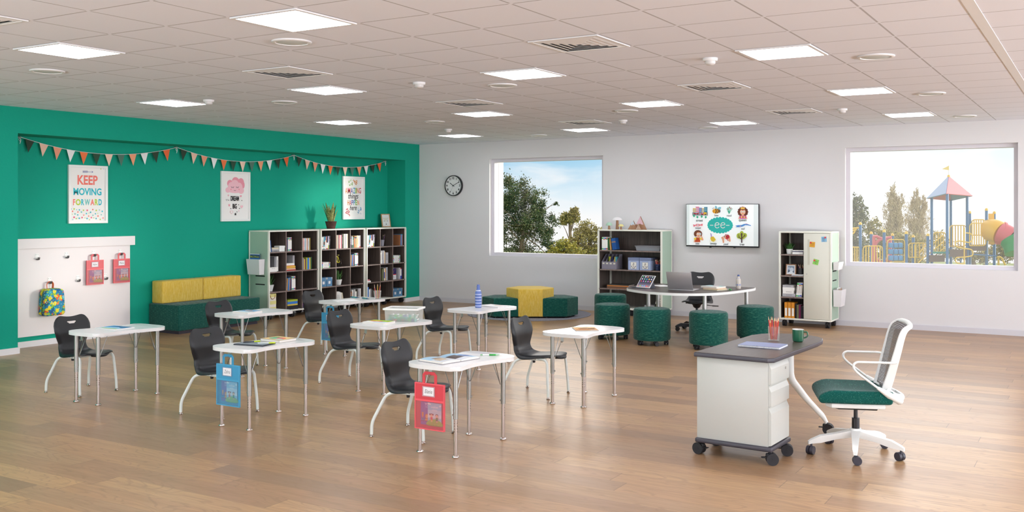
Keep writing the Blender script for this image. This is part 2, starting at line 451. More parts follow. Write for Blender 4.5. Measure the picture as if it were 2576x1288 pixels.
# ---------------------------------------------------------------- ceiling fittings on the 0.6 m grid
def cx(i): return -4.6 + .6 * i
def cy(j): return 4.806 + .6 * j
def ceiling_light():
    t = thing('ceiling_light', '', 'ceiling light')
    b = MB(); o, i = .292, .266
    for q in ((-o, o, -o, -i), (-o, o, i, o), (-o, -i, -i, i), (i, o, -i, i)): b.box(*q, -.010, 0)
    b.build('frame', TRIMW, t, smooth=0)
    b = MB(); b.box(-i, i, -i, i, -.006, 0); b.build('diffuser', LAMP, t, smooth=0)
    return t
rows = {-3: 'last row behind the camera', -2: 'row behind the camera', -1: 'row nearest the camera', 0: 'second row', 1: 'third row', 2: 'fourth row', 3: 'row by the window wall'}
cols = {-2: 'beside the green wall', -1: 'one column off the green wall', 0: 'two columns off the green wall',
        1: 'over the teacher desk column', 2: 'past the ceiling bar', 3: 'second past the ceiling bar', 4: 'third past the ceiling bar', 5: 'by the unseen window wall'}
first = ceiling_light(); n = 0
for i in range(-2, 6):
    for j in range(-3, 4):
        o = first if n == 0 else dup(first, (0, 0, 0), 0); n += 1
        o.location = (cx(4 * i), cy(5 * j), H - .0005)
        o['label'] = 'square ceiling panel light, %s, %s' % (rows[j], cols[i]); o['group'] = 'ceiling panel lights'
def ceiling_vent():
    t = thing('ceiling_vent', '', 'ceiling vent')
    b = MB(); b.box(-.28, .28, -.28, .28, -.003, -.001); b.build('backing', DARKGAP, t, smooth=0)
    b = MB(); o = .288
    for q in ((-o, o, -o, -.262), (-o, o, .262, o), (-o, -.262, -.262, .262), (.262, o, -.262, .262)): b.box(*q, -.008, -.0005)
    b.build('frame', TRIMW, t, smooth=0)
    b = MB()
    for k in range(5):                       # nested square louvres, each sloping outwards
        ro, ri = .262 - k * .05, .262 - k * .05 - .040
        for a in range(4):
            c, s = (1, 0, -1, 0)[a], (0, 1, 0, -1)[a]
            P = lambda x, y, z: (x * c - y * s, x * s + y * c, z)
            b.poly3([P(ro, -ro, -.004), P(ro, ro, -.004), P(ri, ri, -.0105), P(ri, -ri, -.0105)])
    b.build('louvre', TRIMW, t, smooth=0, solidify=.0015)
    return t
first = ceiling_vent(); n = 0
for (i, j), w in {(-3, 3): 'over the front desks, dark slats', (2, 3): 'nearest the teacher desk', (2, 8): 'between the teacher desk lights, third out',
               (-3, 8): 'over the middle student desks', (2, 13): 'nearest the playground window', (-3, 13): 'nearest the tree window', (-3, -2): 'at the picture edge by the green wall'}.items():
    o = first if n == 0 else dup(first, (0, 0, 0), 0); n += 1
    o.location = (cx(i), cy(j), H - .0005); o['label'] = 'square slatted ceiling vent ' + w; o['group'] = 'ceiling vents'
def ceiling_speaker():
    t = thing('ceiling_speaker', '', 'ceiling speaker')
    MB().lathe([(.148, 0), (.148, -.008), (.138, -.014), (.122, -.012), (.120, -.006)], 36).build('rim', TRIMW, t)
    MB().lathe([(.121, -.005), (.10, -.010), (.05, -.013), (0.002, -.014)], 36, cap=False).build('grille', mat('speaker_grille', '#cdd3d2', .7), t)
    return t
first = ceiling_speaker(); n = 0
for (i, j), w in {(-1, 1): 'just behind the largest panel light', (-6, 1): 'in the first row near the green wall', (-6, 6): 'second out along the green wall side',
               (-1, 6): 'in the middle of the room', (5, 6): 'over the teacher chair', (5, 11): 'second back over the teacher chair side', (5, 16): 'above the playground window',
               (-1, 11): 'third back in the middle of the room', (-1, 16): 'above the wall screen', (-6, 11): 'above the bunting end', (-6, 16): 'above the tree window'}.items():
    o = first if n == 0 else dup(first, (0, 0, 0), 0); n += 1
    o.location = (cx(i), cy(j), H - .0005); o['label'] = 'round flush ceiling speaker ' + w; o['group'] = 'ceiling speakers'
def smoke_detector():
    t = thing('smoke_detector', '', 'smoke detector')
    MB().lathe([(.062, 0), (.062, -.016), (.056, -.024)], 24).build('base', TRIMW, t)
    MB().lathe([(.044, -.023), (.042, -.046), (.030, -.056), (.002, -.058)], 20, cap=False).build('sensor', mat('detector_grey', '#d9d6d6', .6), t)
    return t
first = smoke_detector(); n = 0
for (i, j), w in {(-7, 5): 'near the green wall', (-2, 5): 'over the middle desks', (3, 5): 'near the teacher desk light',
               (3, 13): 'towards the playground window', (-2, 13): 'above the hexagon seats', (-7, 13): 'near the tree window corner'}.items():
    o = first if n == 0 else dup(first, (0, 0, 0), 0); n += 1
    o.location = (cx(i), cy(j), H - .0005); o['label'] = 'white ceiling smoke detector ' + w; o['group'] = 'smoke detectors'

# ---------------------------------------------------------------- daylight, added fill lamps, sky, camera
for k, (a, c) in enumerate(RW):
    L = bpy.data.lights.new('window_daylight', 'AREA'); L.shape = 'RECTANGLE'; L.size = c - a; L.size_y = RZ[1] - RZ[0]
    L.energy = (90, 150)[k]; L.color = (.97, .985, 1.0)
    o = bpy.data.objects.new('window_daylight', L); COL.objects.link(o)
    o.location = (XE + .02, (a + c) / 2, (RZ[0] + RZ[1]) / 2); o.rotation_euler = (0, R(90), 0)
    o.rotation_euler = Vector((-1, 0, 0)).to_track_quat('-Z', 'Y').to_euler()
for a, c in FX:  # unseen rear openings and their area lamps, added as frontal fill light
    L = bpy.data.lights.new('window_daylight', 'AREA'); L.shape = 'RECTANGLE'; L.size = c - a; L.size_y = FZ[1] - FZ[0]
    L.energy = 20; L.color = (.93, .965, 1.0)
    o = bpy.data.objects.new('window_daylight', L); COL.objects.link(o); o.location = ((a + c) / 2, YF - .02, (FZ[0] + FZ[1]) / 2)
    o.rotation_euler = Vector((0, 1, 0)).to_track_quat('-Z', 'Y').to_euler()
# upward area lamps, added along the unseen walls to brighten the ceiling
UP = R(78)
for kk, (px_, py_, sz, dr) in enumerate(((XE - .1, (RW[0][0] + RW[0][1]) / 2, 7.5, (-1, 0)), (XE - .1, (RW[1][0] + RW[1][1]) / 2, 7.5, (-1, 0)), (sum(FX[0]) / 2, YF + .1, 7.5, (0, 1)), (sum(FX[1]) / 2, YF + .1, 7.5, (0, 1)))):
    L = bpy.data.lights.new('ground_bounce', 'AREA'); L.shape = 'RECTANGLE'; L.size = sz; L.size_y = .5; L.energy = (1400, 1500, 1000, 100)[kk]; L.color = (.86, .93, 1.0)
    o = bpy.data.objects.new('ground_bounce', L); COL.objects.link(o); o.location = (px_, py_, RZ[0] + .15)
    o.rotation_euler = Vector((dr[0] * math.cos(UP), dr[1] * math.cos(UP), math.sin(UP))).to_track_quat('-Z', 'Y').to_euler()
    if dr[0]: o.rotation_euler.rotate_axis('Z', R(90)) if False else None
S = bpy.data.lights.new('sun', 'SUN'); S.energy = 2.6; S.angle = R(8); S.color = (1, .95, .86)
so = bpy.data.objects.new('sun', S); COL.objects.link(so); so.location = (14, 30, 5)
so.rotation_euler = Vector((-9.5, -7.3, -1.0)).to_track_quat('-Z', 'Y').to_euler()
wd = bpy.data.worlds.new('sky'); SC.world = wd; wd.use_nodes = True; t = NT(wd.node_tree); bg = wd.node_tree.nodes['Background']
gv = t.nt.nodes.new('ShaderNodeTexCoord').outputs['Generated']
sx = t.nt.nodes.new('ShaderNodeSeparateXYZ'); t.nt.links.new(gv, sx.inputs[0])
dx, dy_, dz = sx.outputs[0], sx.outputs[1], sx.outputs[2]
blue = t.ramp(t.m('MULTIPLY_ADD', dz, 4.0, .5), [(.47, rgb('#fdfdfd')), (.56, rgb('#e3f3fc')), (.70, rgb('#a6d6f2')), (.80, rgb('#9fd2f0')), (.95, rgb('#fff6ea'))])
cl = t.noise(t.n('ShaderNodeMapping', {0: gv, 3: (5, 5, 26)}), 2.2, 5, .55, .4)
col = t.mix(t.m('MULTIPLY', t.ramp(cl, [(.45, (0, 0, 0, 1)), (.75, (1, 1, 1, 1))]), .75), blue, rgb('#ffffff'))
hz = t.ramp(dx, [(0.0, (0, 0, 0, 1)), (1.0, (1, 1, 1, 1))])
hz = t.ramp(t.m('MULTIPLY_ADD', dx, 2.2, 1.18), [(.15, (0, 0, 0, 1)), (.75, (1, 1, 1, 1))])
col = t.mix(t.m('MULTIPLY', hz, .72), col, rgb('#ffffff'))
band = t.ramp(t.m('MULTIPLY_ADD', dz, 2.0, .5), [(.63, (0, 0, 0, 1)), (.72, (1, 1, 1, 1)), (.93, (1, 1, 1, 1)), (1.0, (.2, .2, .2, 1))])
band = t.m('MULTIPLY', band, t.ramp(dy_, [(.3, (0, 0, 0, 1)), (.75, (1, 1, 1, 1))]))
br = t.m('MULTIPLY_ADD', band, 4.2, 1.0)
br = t.m('MULTIPLY', br, t.m('MULTIPLY_ADD', hz, .12, 1.0))
t.nt.links.new(col, bg.inputs[0]); t.nt.links.new(br, bg.inputs[1])
cam = bpy.data.cameras.new('camera'); cam.sensor_width = 36; cam.lens = 36 * 2459.33 / 2576
cam.shift_y = (525.852 - 644) / 2576; cam.clip_end = 400
co = bpy.data.objects.new('camera', cam); COL.objects.link(co)
co.location = (0, 0, 1.774); co.rotation_euler = (R(90), 0, R(31.1875)); SC.camera = co
SC.view_settings.view_transform = 'Standard'; SC.view_settings.look = 'None'; SC.view_settings.gamma = 1.0
SC.view_settings.exposure = 0.0; SC.view_settings.use_curve_mapping = False
SC.cycles.max_bounces = 8; SC.cycles.diffuse_bounces = 4; SC.cycles.glossy_bounces = 3; SC.cycles.transparent_max_bounces = 10; SC.cycles.transmission_bounces = 4
SC.cycles.sample_clamp_indirect = 6.0; SC.cycles.caustics_reflective = False; SC.cycles.caustics_refractive = False
# ---------------------------------------------------------------- student desks: white two-lobed top on four height-adjustable legs
DT = 0.65
half = [(0.0, -.402), (.13, -.399), (.185, -.382), (.208, -.335), (.202, -.26), (.19, -.16), (.2, -.05), (.228, .06), (.262, .16), (.287, .245), (.284, .305), (.25, .355), (.19, .388), (.10, .402)]
OUT = [(p.x * .968, p.y * .965) for p in bezc([Vector((a, c, 0)) for a, c in half] + [Vector((-a, -c, 0)) for a, c in half], 4)]
def student_desk():
    t = thing('student_desk', '', 'desk')
    MB().prism(OUT, DT - .030, DT, .006, 2).build('tabletop', LAM, t)
    for sx_ in (-1, 1):
        for sy in (-1, 1):
            x, y = sx_ * .158, sy * .323
            l = MB().cyl((0, 0, .275), (0, 0, DT - .03), .0185, n=16).cyl((0, 0, .33), (0, 0, .345), .0195, n=16).build('leg', SILVER, t, (x, y, 0))
            b = MB(); b.cyl((0, 0, .012), (0, 0, .285), .0145, n=14)
            b.use(CHROME); b.build('leg_extension', CHROME, l)
            b = MB()
            for k in range(4): b.cyl((0, sy * .0142, .245 - .02 * k), (0, sy * .0150, .245 - .02 * k), .0026, n=8)
            for k in range(4): b.cyl((.0142, 0, .245 - .02 * k), (.0150, 0, .245 - .02 * k), .0026, n=8)
            b.build('adjustment_hole', DARKGAP, l)
            b = MB(); b.cyl((-sx_ * .016, 0, .300), (-sx_ * .027, 0, .300), .0075, n=6); b.cyl((-sx_ * .027, 0, .300), (-sx_ * .030, 0, .300), .004, n=8); b.build('bolt', STEEL, l)
            MB().lathe([(.024, 0), (.026, .004), (.024, .010), (.012, .016), (.010, .022)], 18).build('glide', CHROME, l)
            b = MB(); z1 = DT - .031; a = -sx_ * .022
            b.tube(bent([(-sx_ * .105, -sy * .012, z1), (a, -sy * .008, .425), (a * .6, -sy * .022, .425), (-sx_ * .012, -sy * .105, z1)], .03), .0032, 6)
            b.build('wire_brace', WIRE, l)
    b = MB(); b.box(-.062, -.022, -.350, -.270, DT - .034, DT - .0301); b.box(-.056, -.028, -.352, -.349, DT - .075, DT - .032)
    b.tube([(-.042, -.350, DT - .074), (-.042, -.362, DT - .078), (-.042, -.370, DT - .068)], .0025, 8, flatten=4)
    b.build('bag_hook', STEEL, t)
    return t
DESKS = {'A': (-7.937, 5.948), 'B': (-7.94, 7.68), 'C': (-6.047, 7.684), 'D': (-7.975, 9.35), 'E': (-6.02, 5.94), 'F': (-4.118, 6.087), 'G': (-4.142, 8.139), 'H': (-6.05, 9.344)}
DL = {'A': 'white student desk with an open magazine, in front of the coat hook panel', 'B': 'white student desk with one thin book, in front of the sofa',
      'C': 'white student desk carrying the frosted marker box', 'D': 'white student desk with a pencil glass, close to the bookcases',
      'E': 'white student desk with a dark writing slate and a blue bag', 'F': 'white student desk with an open picture book and a red bag',
      'G': 'white student desk with a house magazine, in front of the round stools', 'H': 'white student desk with a striped blue bottle, near the hexagon seats'}
CH = {'A': (-8.503, 5.981), 'B': (-8.455, 7.80), 'C': (-6.597, 7.739), 'D': (-8.51, 9.41), 'E': (-6.585, 5.978), 'F': (-4.641, 6.181), 'G': (-4.665, 8.167), 'H': (-6.645, 9.446)}
CHL = {'A': 'charcoal school chair at the magazine desk, by the coat hook panel', 'B': 'charcoal school chair between the sofa and the thin book desk',
       'C': 'charcoal school chair at the desk with the marker box', 'D': 'charcoal school chair in front of the sofa-side bookcase',
       'E': 'charcoal school chair behind the hanging blue name bag with dark slate desk', 'F': 'charcoal school chair behind the hanging red bag',
       'G': 'charcoal school chair at the house magazine desk, glossy seat front', 'H': 'charcoal school chair at the bottle desk, behind the marker box'}
d0 = student_desk()
for k, (q, p) in enumerate(DESKS.items()):
    o = d0 if k == 0 else dup(d0, (0, 0, 0), 0)
    o.location = (p[0], p[1], 0); o['label'] = DL[q]; o['group'] = 'white student desks in rows'

# ---------------------------------------------------------------- student chairs
# seat-to-back centre line (x, z): front lip, seat, bend, back; chair faces +x
PROF = bez([Vector(p) for p in [(.292, 0, .366), (.298, 0, .388), (.27, 0, .402), (.20, 0, .404), (.10, 0, .396), (0, 0, .386), (-.07, 0, .388), (-.118, 0, .408), (-.14, 0, .45),
                                (-.142, 0, .51), (-.14, 0, .57), (-.152, 0, .63), (-.172, 0, .685), (-.19, 0, .725), (-.196, 0, .738)]], 4)
WID = [(0, .085), (.05, .125), (.10, .155), (.2, .188), (.32, .2), (.44, .2), (.52, .186), (.575, .158), (.64, .146), (.72, .176), (.80, .196), (.87, .198), (.95, .186), (1.0, .165)]
def shell_fn(width=1.0, height=1.0, prof=PROF, nu=25):
    n = len(prof); d = [0.0]
    for a, c in zip(prof, prof[1:]): d.append(d[-1] + (c - a).length)
    d = [x / d[-1] for x in d]
    def fn(i, j):
        p = prof[j]; t = d[j]; u = -1 + 2 * i / (nu - 1)
        tg = (prof[min(j + 1, n - 1)] - prof[max(j - 1, 0)]).normalized()
        nr = Vector((-tg.z, 0, tg.x))                       # away from the sitter: down under the seat, backwards behind the back
        if nr.z > 0.2: nr = -nr
        if abs(nr.z) <= 0.2 and nr.x > 0: nr = -nr
        w = interp(WID, t) * width
        edge = max(0.0, abs(u) - .78) / .22
        fl = interp([(0, .0), (.08, .020), (.3, .030), (.5, .040), (.62, .034), (.75, .026), (1, .012)], t)
        dish = .012 * (1 - u * u) * (1 if t < .45 else 1.3)  # hollowed middle
        q = p + nr * (fl * edge * edge + dish - .012 * 0)
        y = u * w
        if t > .88:                                            # dipped top edge
            q = q + tg * (-.008 * (1 + math.cos(u * PI)) - .034 * (max(0.0, abs(u) - .62) / .38) ** 2) * ((t - .88) / .12)
        if t < .1:
            q = q + Vector((-.05 * (abs(u) ** 2.2) * (1 - t / .1), 0, 0))
        return (q.x, y, q.z)
    return fn, n
def chair_shell(m, parent, name='seat_shell', prof=PROF, width=1.0, hole=(6, 9), tr=None):
    nu = 25; fn, n = shell_fn(width, 1.0, prof, nu)
    j0 = n - 11
    g = MB(tr)
    # slot rows bent into a hand hold: wide above, rounded below
    def fn2(i, j):
        return fn(i, j)
    g.grid(fn2, nu, n, skip=lambda i, j: (j == j0 and 10 <= i <= 13) or (j == j0 + 1 and 9 <= i <= 14))
    return g.build(name, m, parent, smooth=180, solidify=.010, subsurf=1)
def student_chair():
    t = thing('school_chair', '', 'chair')
    chair_shell(CHARC, t)
    r = .0128
    for s in (-1, 1):
        b = MB(); b.tube(bent([(-.24, s * .232, .02), (-.238, s * .230, .112), (-.132, s * .178, .338), (-.02, s * .165, .358)], .06), r, 10)
        l = b.build('leg', TUBEW, t)
        MB().lathe([(.016, 0), (.018, .004), (.011, .012), (.008, .020)], 14).build('glide', CHROME, l, (-.24, s * .232, 0))
        b = MB(); b.tube(bent([(.237, s * .200, .02), (.231, s * .199, .115), (.212, s * .180, .362), (.11, s * .165, .360)], .055), r, 10)
        l = b.build('leg', TUBEW, t)
        MB().lathe([(.016, 0), (.018, .004), (.011, .012), (.008, .020)], 14).build('glide', CHROME, l, (.237, s * .200, 0))
        b = MB(); b.box(-.085, .135, s * .165 - .011, s * .165 + .011, .346, .371, .003)
        b.use(TUBEW); b.use(DARKGAP)
        for x in (-.045, .045, .085): b.cyl((x, s * .1762, .358), (x, s * .1768, .358), .004, n=8)
        b.build('side_rail', None, t)
        MB().cyl((.055, s * .150, .322), (.055, s * .150, .350), .012, .015, n=10).build('stack_bumper', BLACKR, t)
    MB().cyl((.12, -.165, .355), (.12, .165, .355), .009, n=8).cyl((-.04, -.165, .355), (-.04, .165, .355), .009, n=8).build('crossbar', TUBEW, t)
    return t
c0 = student_chair()
for k, (q, p) in enumerate(CH.items()):
    o = c0 if k == 0 else dup(c0, (0, 0, 0), 0)
    o.location = (p[0], p[1], 0); o['label'] = CHL[q]; o['group'] = 'charcoal school chairs at the student desks'
# ---------------------------------------------------------------- casters
def caster_part(parent, x, y, h=.098, r=.043, brake=False, name='caster', a=0.0, m=None):
    m = m or BLACKR
    T = Matrix.Rotation(a, 4, 'Z')
    b = MB(T); b.cyl((0, 0, r * 1.35), (0, 0, h), .012, n=10)
    b.box(-.016, .016, -.030, .034, r * 1.25, r * 1.9, .006)
    o = b.build(name, m, parent, (x, y, 0))
    b = MB(T)
    for s in (-1, 1): b.cyl((s * .006, .012, r), (s * .028, .012, r), r, n=24)
    b.cyl((-.03, .012, r), (.03, .012, r), .010, n=10)
    b.build('wheel', m, o)
    if brake:
        b = MB(T); b.box(-.014, .014, -.062, -.02, r * 1.15, r * 1.32, .004); b.build('brake_lever', m, o)
    return o
# ---------------------------------------------------------------- wall panel with coat hooks
cp = thing('coat_hook_panel', 'white wall panel with seven metal coat hooks and a deep top rail', 'coat panel', (XR, 7.16, 0), R(90))
MB().box(0, 1.896, -.020, 0, .135, 1.264).build('panel', mat('panel_white', '#e9e4e4', .5), cp, smooth=0)
MB().box(0, 1.962, -.046, 0, 1.264, 1.392, .002).build('top_rail', mat('panel_white', '#e9e4e4', .5), cp, smooth=0)
HK = [(7.642, 1.155), (8.061, 1.160), (8.470, 1.167), (8.893, 1.167), (7.815, .837), (8.232, .837), (8.655, .839)]
for y, z in HK:
    b = MB(); b.box(-.026, .026, -.023, -.020, -.032, .042, .001)
    b.use(WHITEP); b.use(DARKGAP)
    for x in (-.013, .013): b.cyl((x, -.0236, .028), (x, -.0231, .028), .0035, n=8)
    o = b.build('coat_hook', None, cp, (y - 7.16, 0, z))
    b = MB(); b.tube(bent([(0, -.020, -.026), (0, -.046, -.042), (0, -.060, -.030), (0, -.064, -.006)], .02), .004, 10, flatten=4.2)
    b.build('hook_prong', mat('dark_steel', '#6f7072', .35, .7), o)

# ---------------------------------------------------------------- two-unit lounge bench with yellow back blocks
so_ = thing('lounge_bench', 'low green woven bench with two yellow back blocks against the green wall', 'bench', (-11.175, 9.37, 0), R(90))
MB().box(.03, 1.53, .03, .61, 0, .05).build('plinth', mat('plinth_dark', '#2c2733', .5), so_, smooth=0)
for k in (0, 1): MB().box(.78 * k, .78 * (k + 1), 0, .635, .045, .41, .016, 3).build('seat_block', GREENF, so_)
for k in (0, 1): MB().box(.05 + .753 * k, .05 + .753 * (k + 1) - .004, .40, .635, .411, .735, .02, 3).build('back_block', YELLOWF, so_)

# ---------------------------------------------------------------- open storage cabinets on casters
def cabinet(name, label, W, D, loc, rz, ncol, cat='bookcase', group=None, mid=True, Z0=.100, Z1=1.430, side_l=True, side_r=True, uprights=False, nrow=4):
    """front faces local -y; x runs 0..W, y runs 0..D; returns the thing and its cubby floors"""
    t = thing(name, label, cat, loc, rz, group)
    e = .024
    b = MB()
    b.box(0, W, 0, D, Z1 - e, Z1, .006); b.box(0, W, 0, D, Z0, Z0 + e, .006)
    for x in (0, W - e):
        b.box(x, x + e, 0, .030, Z0 + e, Z1 - e); b.box(x, x + e, D - .022, D, Z0 + e, Z1 - e)
    b.build('frame', CREAM, t)
    for x, s in ((.006, -1), (W - .012, 1)):
        MB().box(x, x + .006, .028, D - .020, Z0 + e, Z1 - e).build('side_panel', SAGE, t, smooth=0)
    MB().box(e, W - e, D - .016, D - .006, Z0 + e, Z1 - e).build('back_panel', DARKW, t, smooth=0)
    for x in (.0125, W - e):
        MB().box(x, x + .0115, .031, D - .02, Z0 + e, Z1 - e).build('inner_side', DARKW, t, smooth=0)
    rh = (Z1 - Z0 - 2 * e) / nrow
    zs = [Z0 + e + rh * k for k in range(nrow)]
    xs = [e + (W - 2 * e) * k / ncol for k in range(ncol + 1)]
    for k in range(1, nrow):
        MB().use(DARKW).box(e + .001, W - e - .001, .013, D - .017, zs[k] - .020, zs[k]).use(EDGEW).box(e + .001, W - e - .001, .0115, .013, zs[k] - .020, zs[k]).build('shelf', None, t)
    for k in range(1, ncol):
        MB().use(DARKW).box(xs[k] - .009, xs[k] + .009, .012, D - .017, Z0 + e, Z1 - e).use(EDGEW).box(xs[k] - .009, xs[k] + .009, .0105, .012, Z0 + e, Z1 - e).build('divider', None, t)
    if uprights:
        MB().box(e + .012, e + .04, D - .05, D - .02, Z0 + e, Z1 - e).build('shelf_standard', CREAMD, t, smooth=0)
    for x in ([.07, W / 2, W - .07] if mid else [.07, W - .07]):
        for y in (.06, D - .06): caster_part(t, x, y, Z0 + .001, .044)
    return t, xs, zs, rh
UX, UD, UW = -11.373, .447, 1.168
UY = (11.312, 12.522, 13.730)
UN = ('sofa-side', 'middle', 'corner')
units = []
for k in range(3):
    units.append(cabinet('bookcase', 'cream framed bookcase of twelve dark cubbies, ' + ('sage side panel beside the sofa', 'middle of the three by the green wall', 'in the corner under the fox picture')[k],
                         UW, UD, (UX, UY[k], 0), R(90), 3, group='cubby bookcases along the green wall'))
bcase = cabinet('bookcase', 'cream and sage bookcase with full-width dark shelves beside the tree window', 1.16, .45, (-7.305, 14.852, 0), 0, 1, uprights=True)
bcab = cabinet('storage_cabinet', 'cream storage cabinet with open shelves and one closed door by the playground window', .78, .48, (-4.222, 14.80, 0), 0, 1, cat='cabinet', mid=False, Z1=1.437, uprights=True)
# closed door half of the cabinet
t = bcab[0]
MB().box(.372, .754, .004, .022, .128, 1.410, .002).build('door', CREAMD, t)
dr = [o for o in t.children if o.name.startswith('door')][0]
b = MB(); b.use(mat('door_recess', '#c6c6b6', .5)); b.box(.432, .462, .0025, .0045, .94, 1.32, .0); b.build('handle', None, dr, smooth=0)
b = MB(); b.cyl((.418, .001, .80), (.418, .004, .80), .008, n=12); b.build('lock', STEEL, dr)
MB().box(.3725, .3775, .024, .44, .128, 1.410).build('inner_panel', DARKW, t, smooth=0)
def slots(t, x, s, ys, zs, nm='side_slot'):
    for z in zs:
        b = MB(); b.box(min(x, x + s * .0008), max(x, x + s * .0008), ys[0], ys[1], z - .009, z + .009); b.build(nm, DARKGAP, t, smooth=0)
slots(units[0][0], .006, -1, (.095, .300), (.700, .566))
slots(bcab[0], .774, 1, (.10, .34), (.846, .706))
# hanging bins
def hanging_bin(name, label, W, D, Hh, loc, rz, group):
    t = thing(name, label, 'bin', loc, rz, group)
    b = MB(); th = .004; a = .012
    P = lambda x, y, z: (x, y, z)
    o = [(-W / 2, 0), (W / 2, 0), (W / 2 * .8, -D), (-W / 2 * .8, -D)]
    o = [(-W / 2, 0), (W / 2, 0), (W / 2, -D), (-W / 2, -D)]
    def ring(k, ins):
        return [((-W / 2 + ins) * k, -ins * .5), ((W / 2 - ins) * k, -ins * .5), ((W / 2 - ins) * k, -(D - ins) * (1.0 if k == 1 else .82)), ((-W / 2 + ins) * k, -(D - ins) * (1.0 if k == 1 else .82))]
    lo, hi = ring(.9, 0), ring(1.0, 0); hi2, lo2 = ring(1.0, th), ring(.9, th)
    A = [b.v((x, y, 0)) for x, y in lo]; B_ = [b.v((x, y, Hh)) for x, y in hi]; C_ = [b.v((x, y, Hh)) for x, y in hi2]; D_ = [b.v((x, y, th)) for x, y in lo2]
    fs = [b.f(A)]
    for q, w in ((A, B_), (B_, C_), (C_, D_)):
        for i in range(4): b.f([q[i], q[(i + 1) % 4], w[(i + 1) % 4], w[i]])
    b.f(D_)
    b.build('shell', mat('bin_white', '#e6e4e6', .4), t, smooth=20)
    MB().box(-W * .3, W * .3, .0, .006, Hh - .04, Hh - .004).build('hanger', STEEL, t, smooth=0)
    return t
hanging_bin('hanging_bin', 'white wall bin with a magazine on the sage side beside the sofa', .285, .125, .246, (UX - .225, UY[0] - .008, .727), 0, None)
b = MB(Matrix.Rotation(R(-3), 4, 'X')); b.use(flat('#2f5d9c')); b.box(-.105, .105, -.006, 0, 0, .285); b.lay = -.0062
b.drect(-.105, .16, .105, .285, '#3a6fb5'); b.drect(-.105, .215, .105, .262, '#26406e'); b.dtext('MULTIHULLS', 0, .236, h=.032, w=.19, col='#c5d23a', bold=.02); b.drect(-.1, .17, .1, .2, '#7db6dd'); b.drect(-.105, .272, .105, .285, '#e7e6e2')
tag(b.build('magazine', None, None, (UX - .25, UY[0] - .066, .775), smooth=0), 'blue sailing magazine standing in the white bin by the sofa', 'magazine')
sx0 = -4.222 + .78 + .008
hanging_bin('hanging_bin', 'small white bin high on the sage cabinet side', .30, .085, .115, (sx0, 14.80 + .22, .868), R(90), 'white bins on the cabinet side')
hanging_bin('hanging_bin', 'deep white bin holding papers, low on the sage cabinet side', .30, .125, .25, (sx0, 14.80 + .22, .325), R(90), 'white bins on the cabinet side')
b = MB(); b.use(PAPER); b.box(-.1, .1, -.05, -.045, .0, .27); b.use(flat('#b79a86')); b.T = Matrix.Rotation(R(-5), 4, 'Y'); b.box(-.08, .07, -.085, -.075, .012, .26)
tag(b.build('papers', None, None, (sx0, 14.80 + .22, .3295), R(90), smooth=0), 'loose papers sticking out of the deep white cabinet bin', 'papers')

# ---------------------------------------------------------------- round rug and hexagon seats
rug = MB(); rug.lathe([(1.035, 0), (1.04, .004), (1.036, .009), (.5, .010), (.002, .010)], 72, cap=False)
RUGM, t_, b_ = new_mat('grey_rug'); nv = t_.noise(t_.coords('Object', (6, 40, 6)), 6, 4, .7)
t_.nt.links.new(t_.ramp(nv, [(.35, rgb('#77757d')), (.65, rgb('#9b98a0'))]), b_.inputs[0]); b_.inputs['Roughness'].default_value = 1
b_.inputs['Specular IOR Level'].default_value = .05
tag(rug.build('round_rug', RUGM, None, (-8.297, 14.265, 0)), 'flat round grey rug under the hexagon seats', 'rug')
hx = R(31.1875)
S_, A_ = .39, .338
hexy = [(.195, -A_), (.39, 0), (.195, A_), (-.195, A_), (-.39, 0), (-.195, -A_)]
def hexseat(poly, z, m, label, group, dx=0.0):
    t = thing('hexagon_seat', label, 'seat', (-8.097, 13.953, .0102), hx, group)
    MB().prism(poly, .022, z, .016, 3).build('cushion', m, t)
    b = MB()
    cxm = sum(p[0] for p in poly) / len(poly)
    for x, y in poly[:6 if m is YELLOWF else 5]: b.cyl((cxm + (x - cxm) * .78, y * .78, 0), (cxm + (x - cxm) * .78, y * .78, .03), .015, n=10)
    b.build('foot', BLACKP, t)
    return t
hexseat(hexy, .470, YELLOWF, 'tall yellow woven hexagon seat in the middle of the round rug', None)
g = .006
gr = [(.195 + g, -A_), (.595, -A_), (.79, 0), (.595, A_), (.195 + g, A_), (.39 + g, 0)]
hexseat(gr, .322, GREENF, 'low green hexagon seat on the rug, on the round stool side', 'green hexagon seats')
hexseat([(-x, y) for x, y in gr][::-1], .322, GREENF, 'low green hexagon seat on the rug, on the clock side', 'green hexagon seats')

# ---------------------------------------------------------------- round stools
def stool():
    t = thing('round_stool', '', 'stool')
    pr = [(.215, .062), (.235, .070), (.243, .09), (.244, .25), (.244, .425), (.240, .452), (.226, .470), (.19, .477), (.10, .480), (.002, .481)]
    MB().lathe(pr, 48).build('cushion', GREENF, t)
    for k in range(5):
        a = R(72 * k + 20); caster_part(t, .185 * math.cos(a), .185 * math.sin(a), .066, .027, name='caster', a=a, m=BLACKR)
    return t
SL = [((-6.459, 13.578), 'round green stool tucked behind another, by the open bookcase'), ((-5.765, 12.174), 'round green stool in front of the hidden one, near the open bookcase'),
      ((-5.073, 11.927), 'round green stool under the tablet end of the half-round table'), ((-4.296, 11.918), 'round green stool below the laptop and books'),
      ((-4.002, 12.914), 'round green stool at the bottle end, next to the cream cabinet')]
s0 = stool()
for k, (p, l) in enumerate(SL):
    o = s0 if k == 0 else dup(s0, (0, 0, 0), 0)
    o.location = (p[0], p[1], 0); o['label'] = l; o['group'] = 'round green stools on casters'

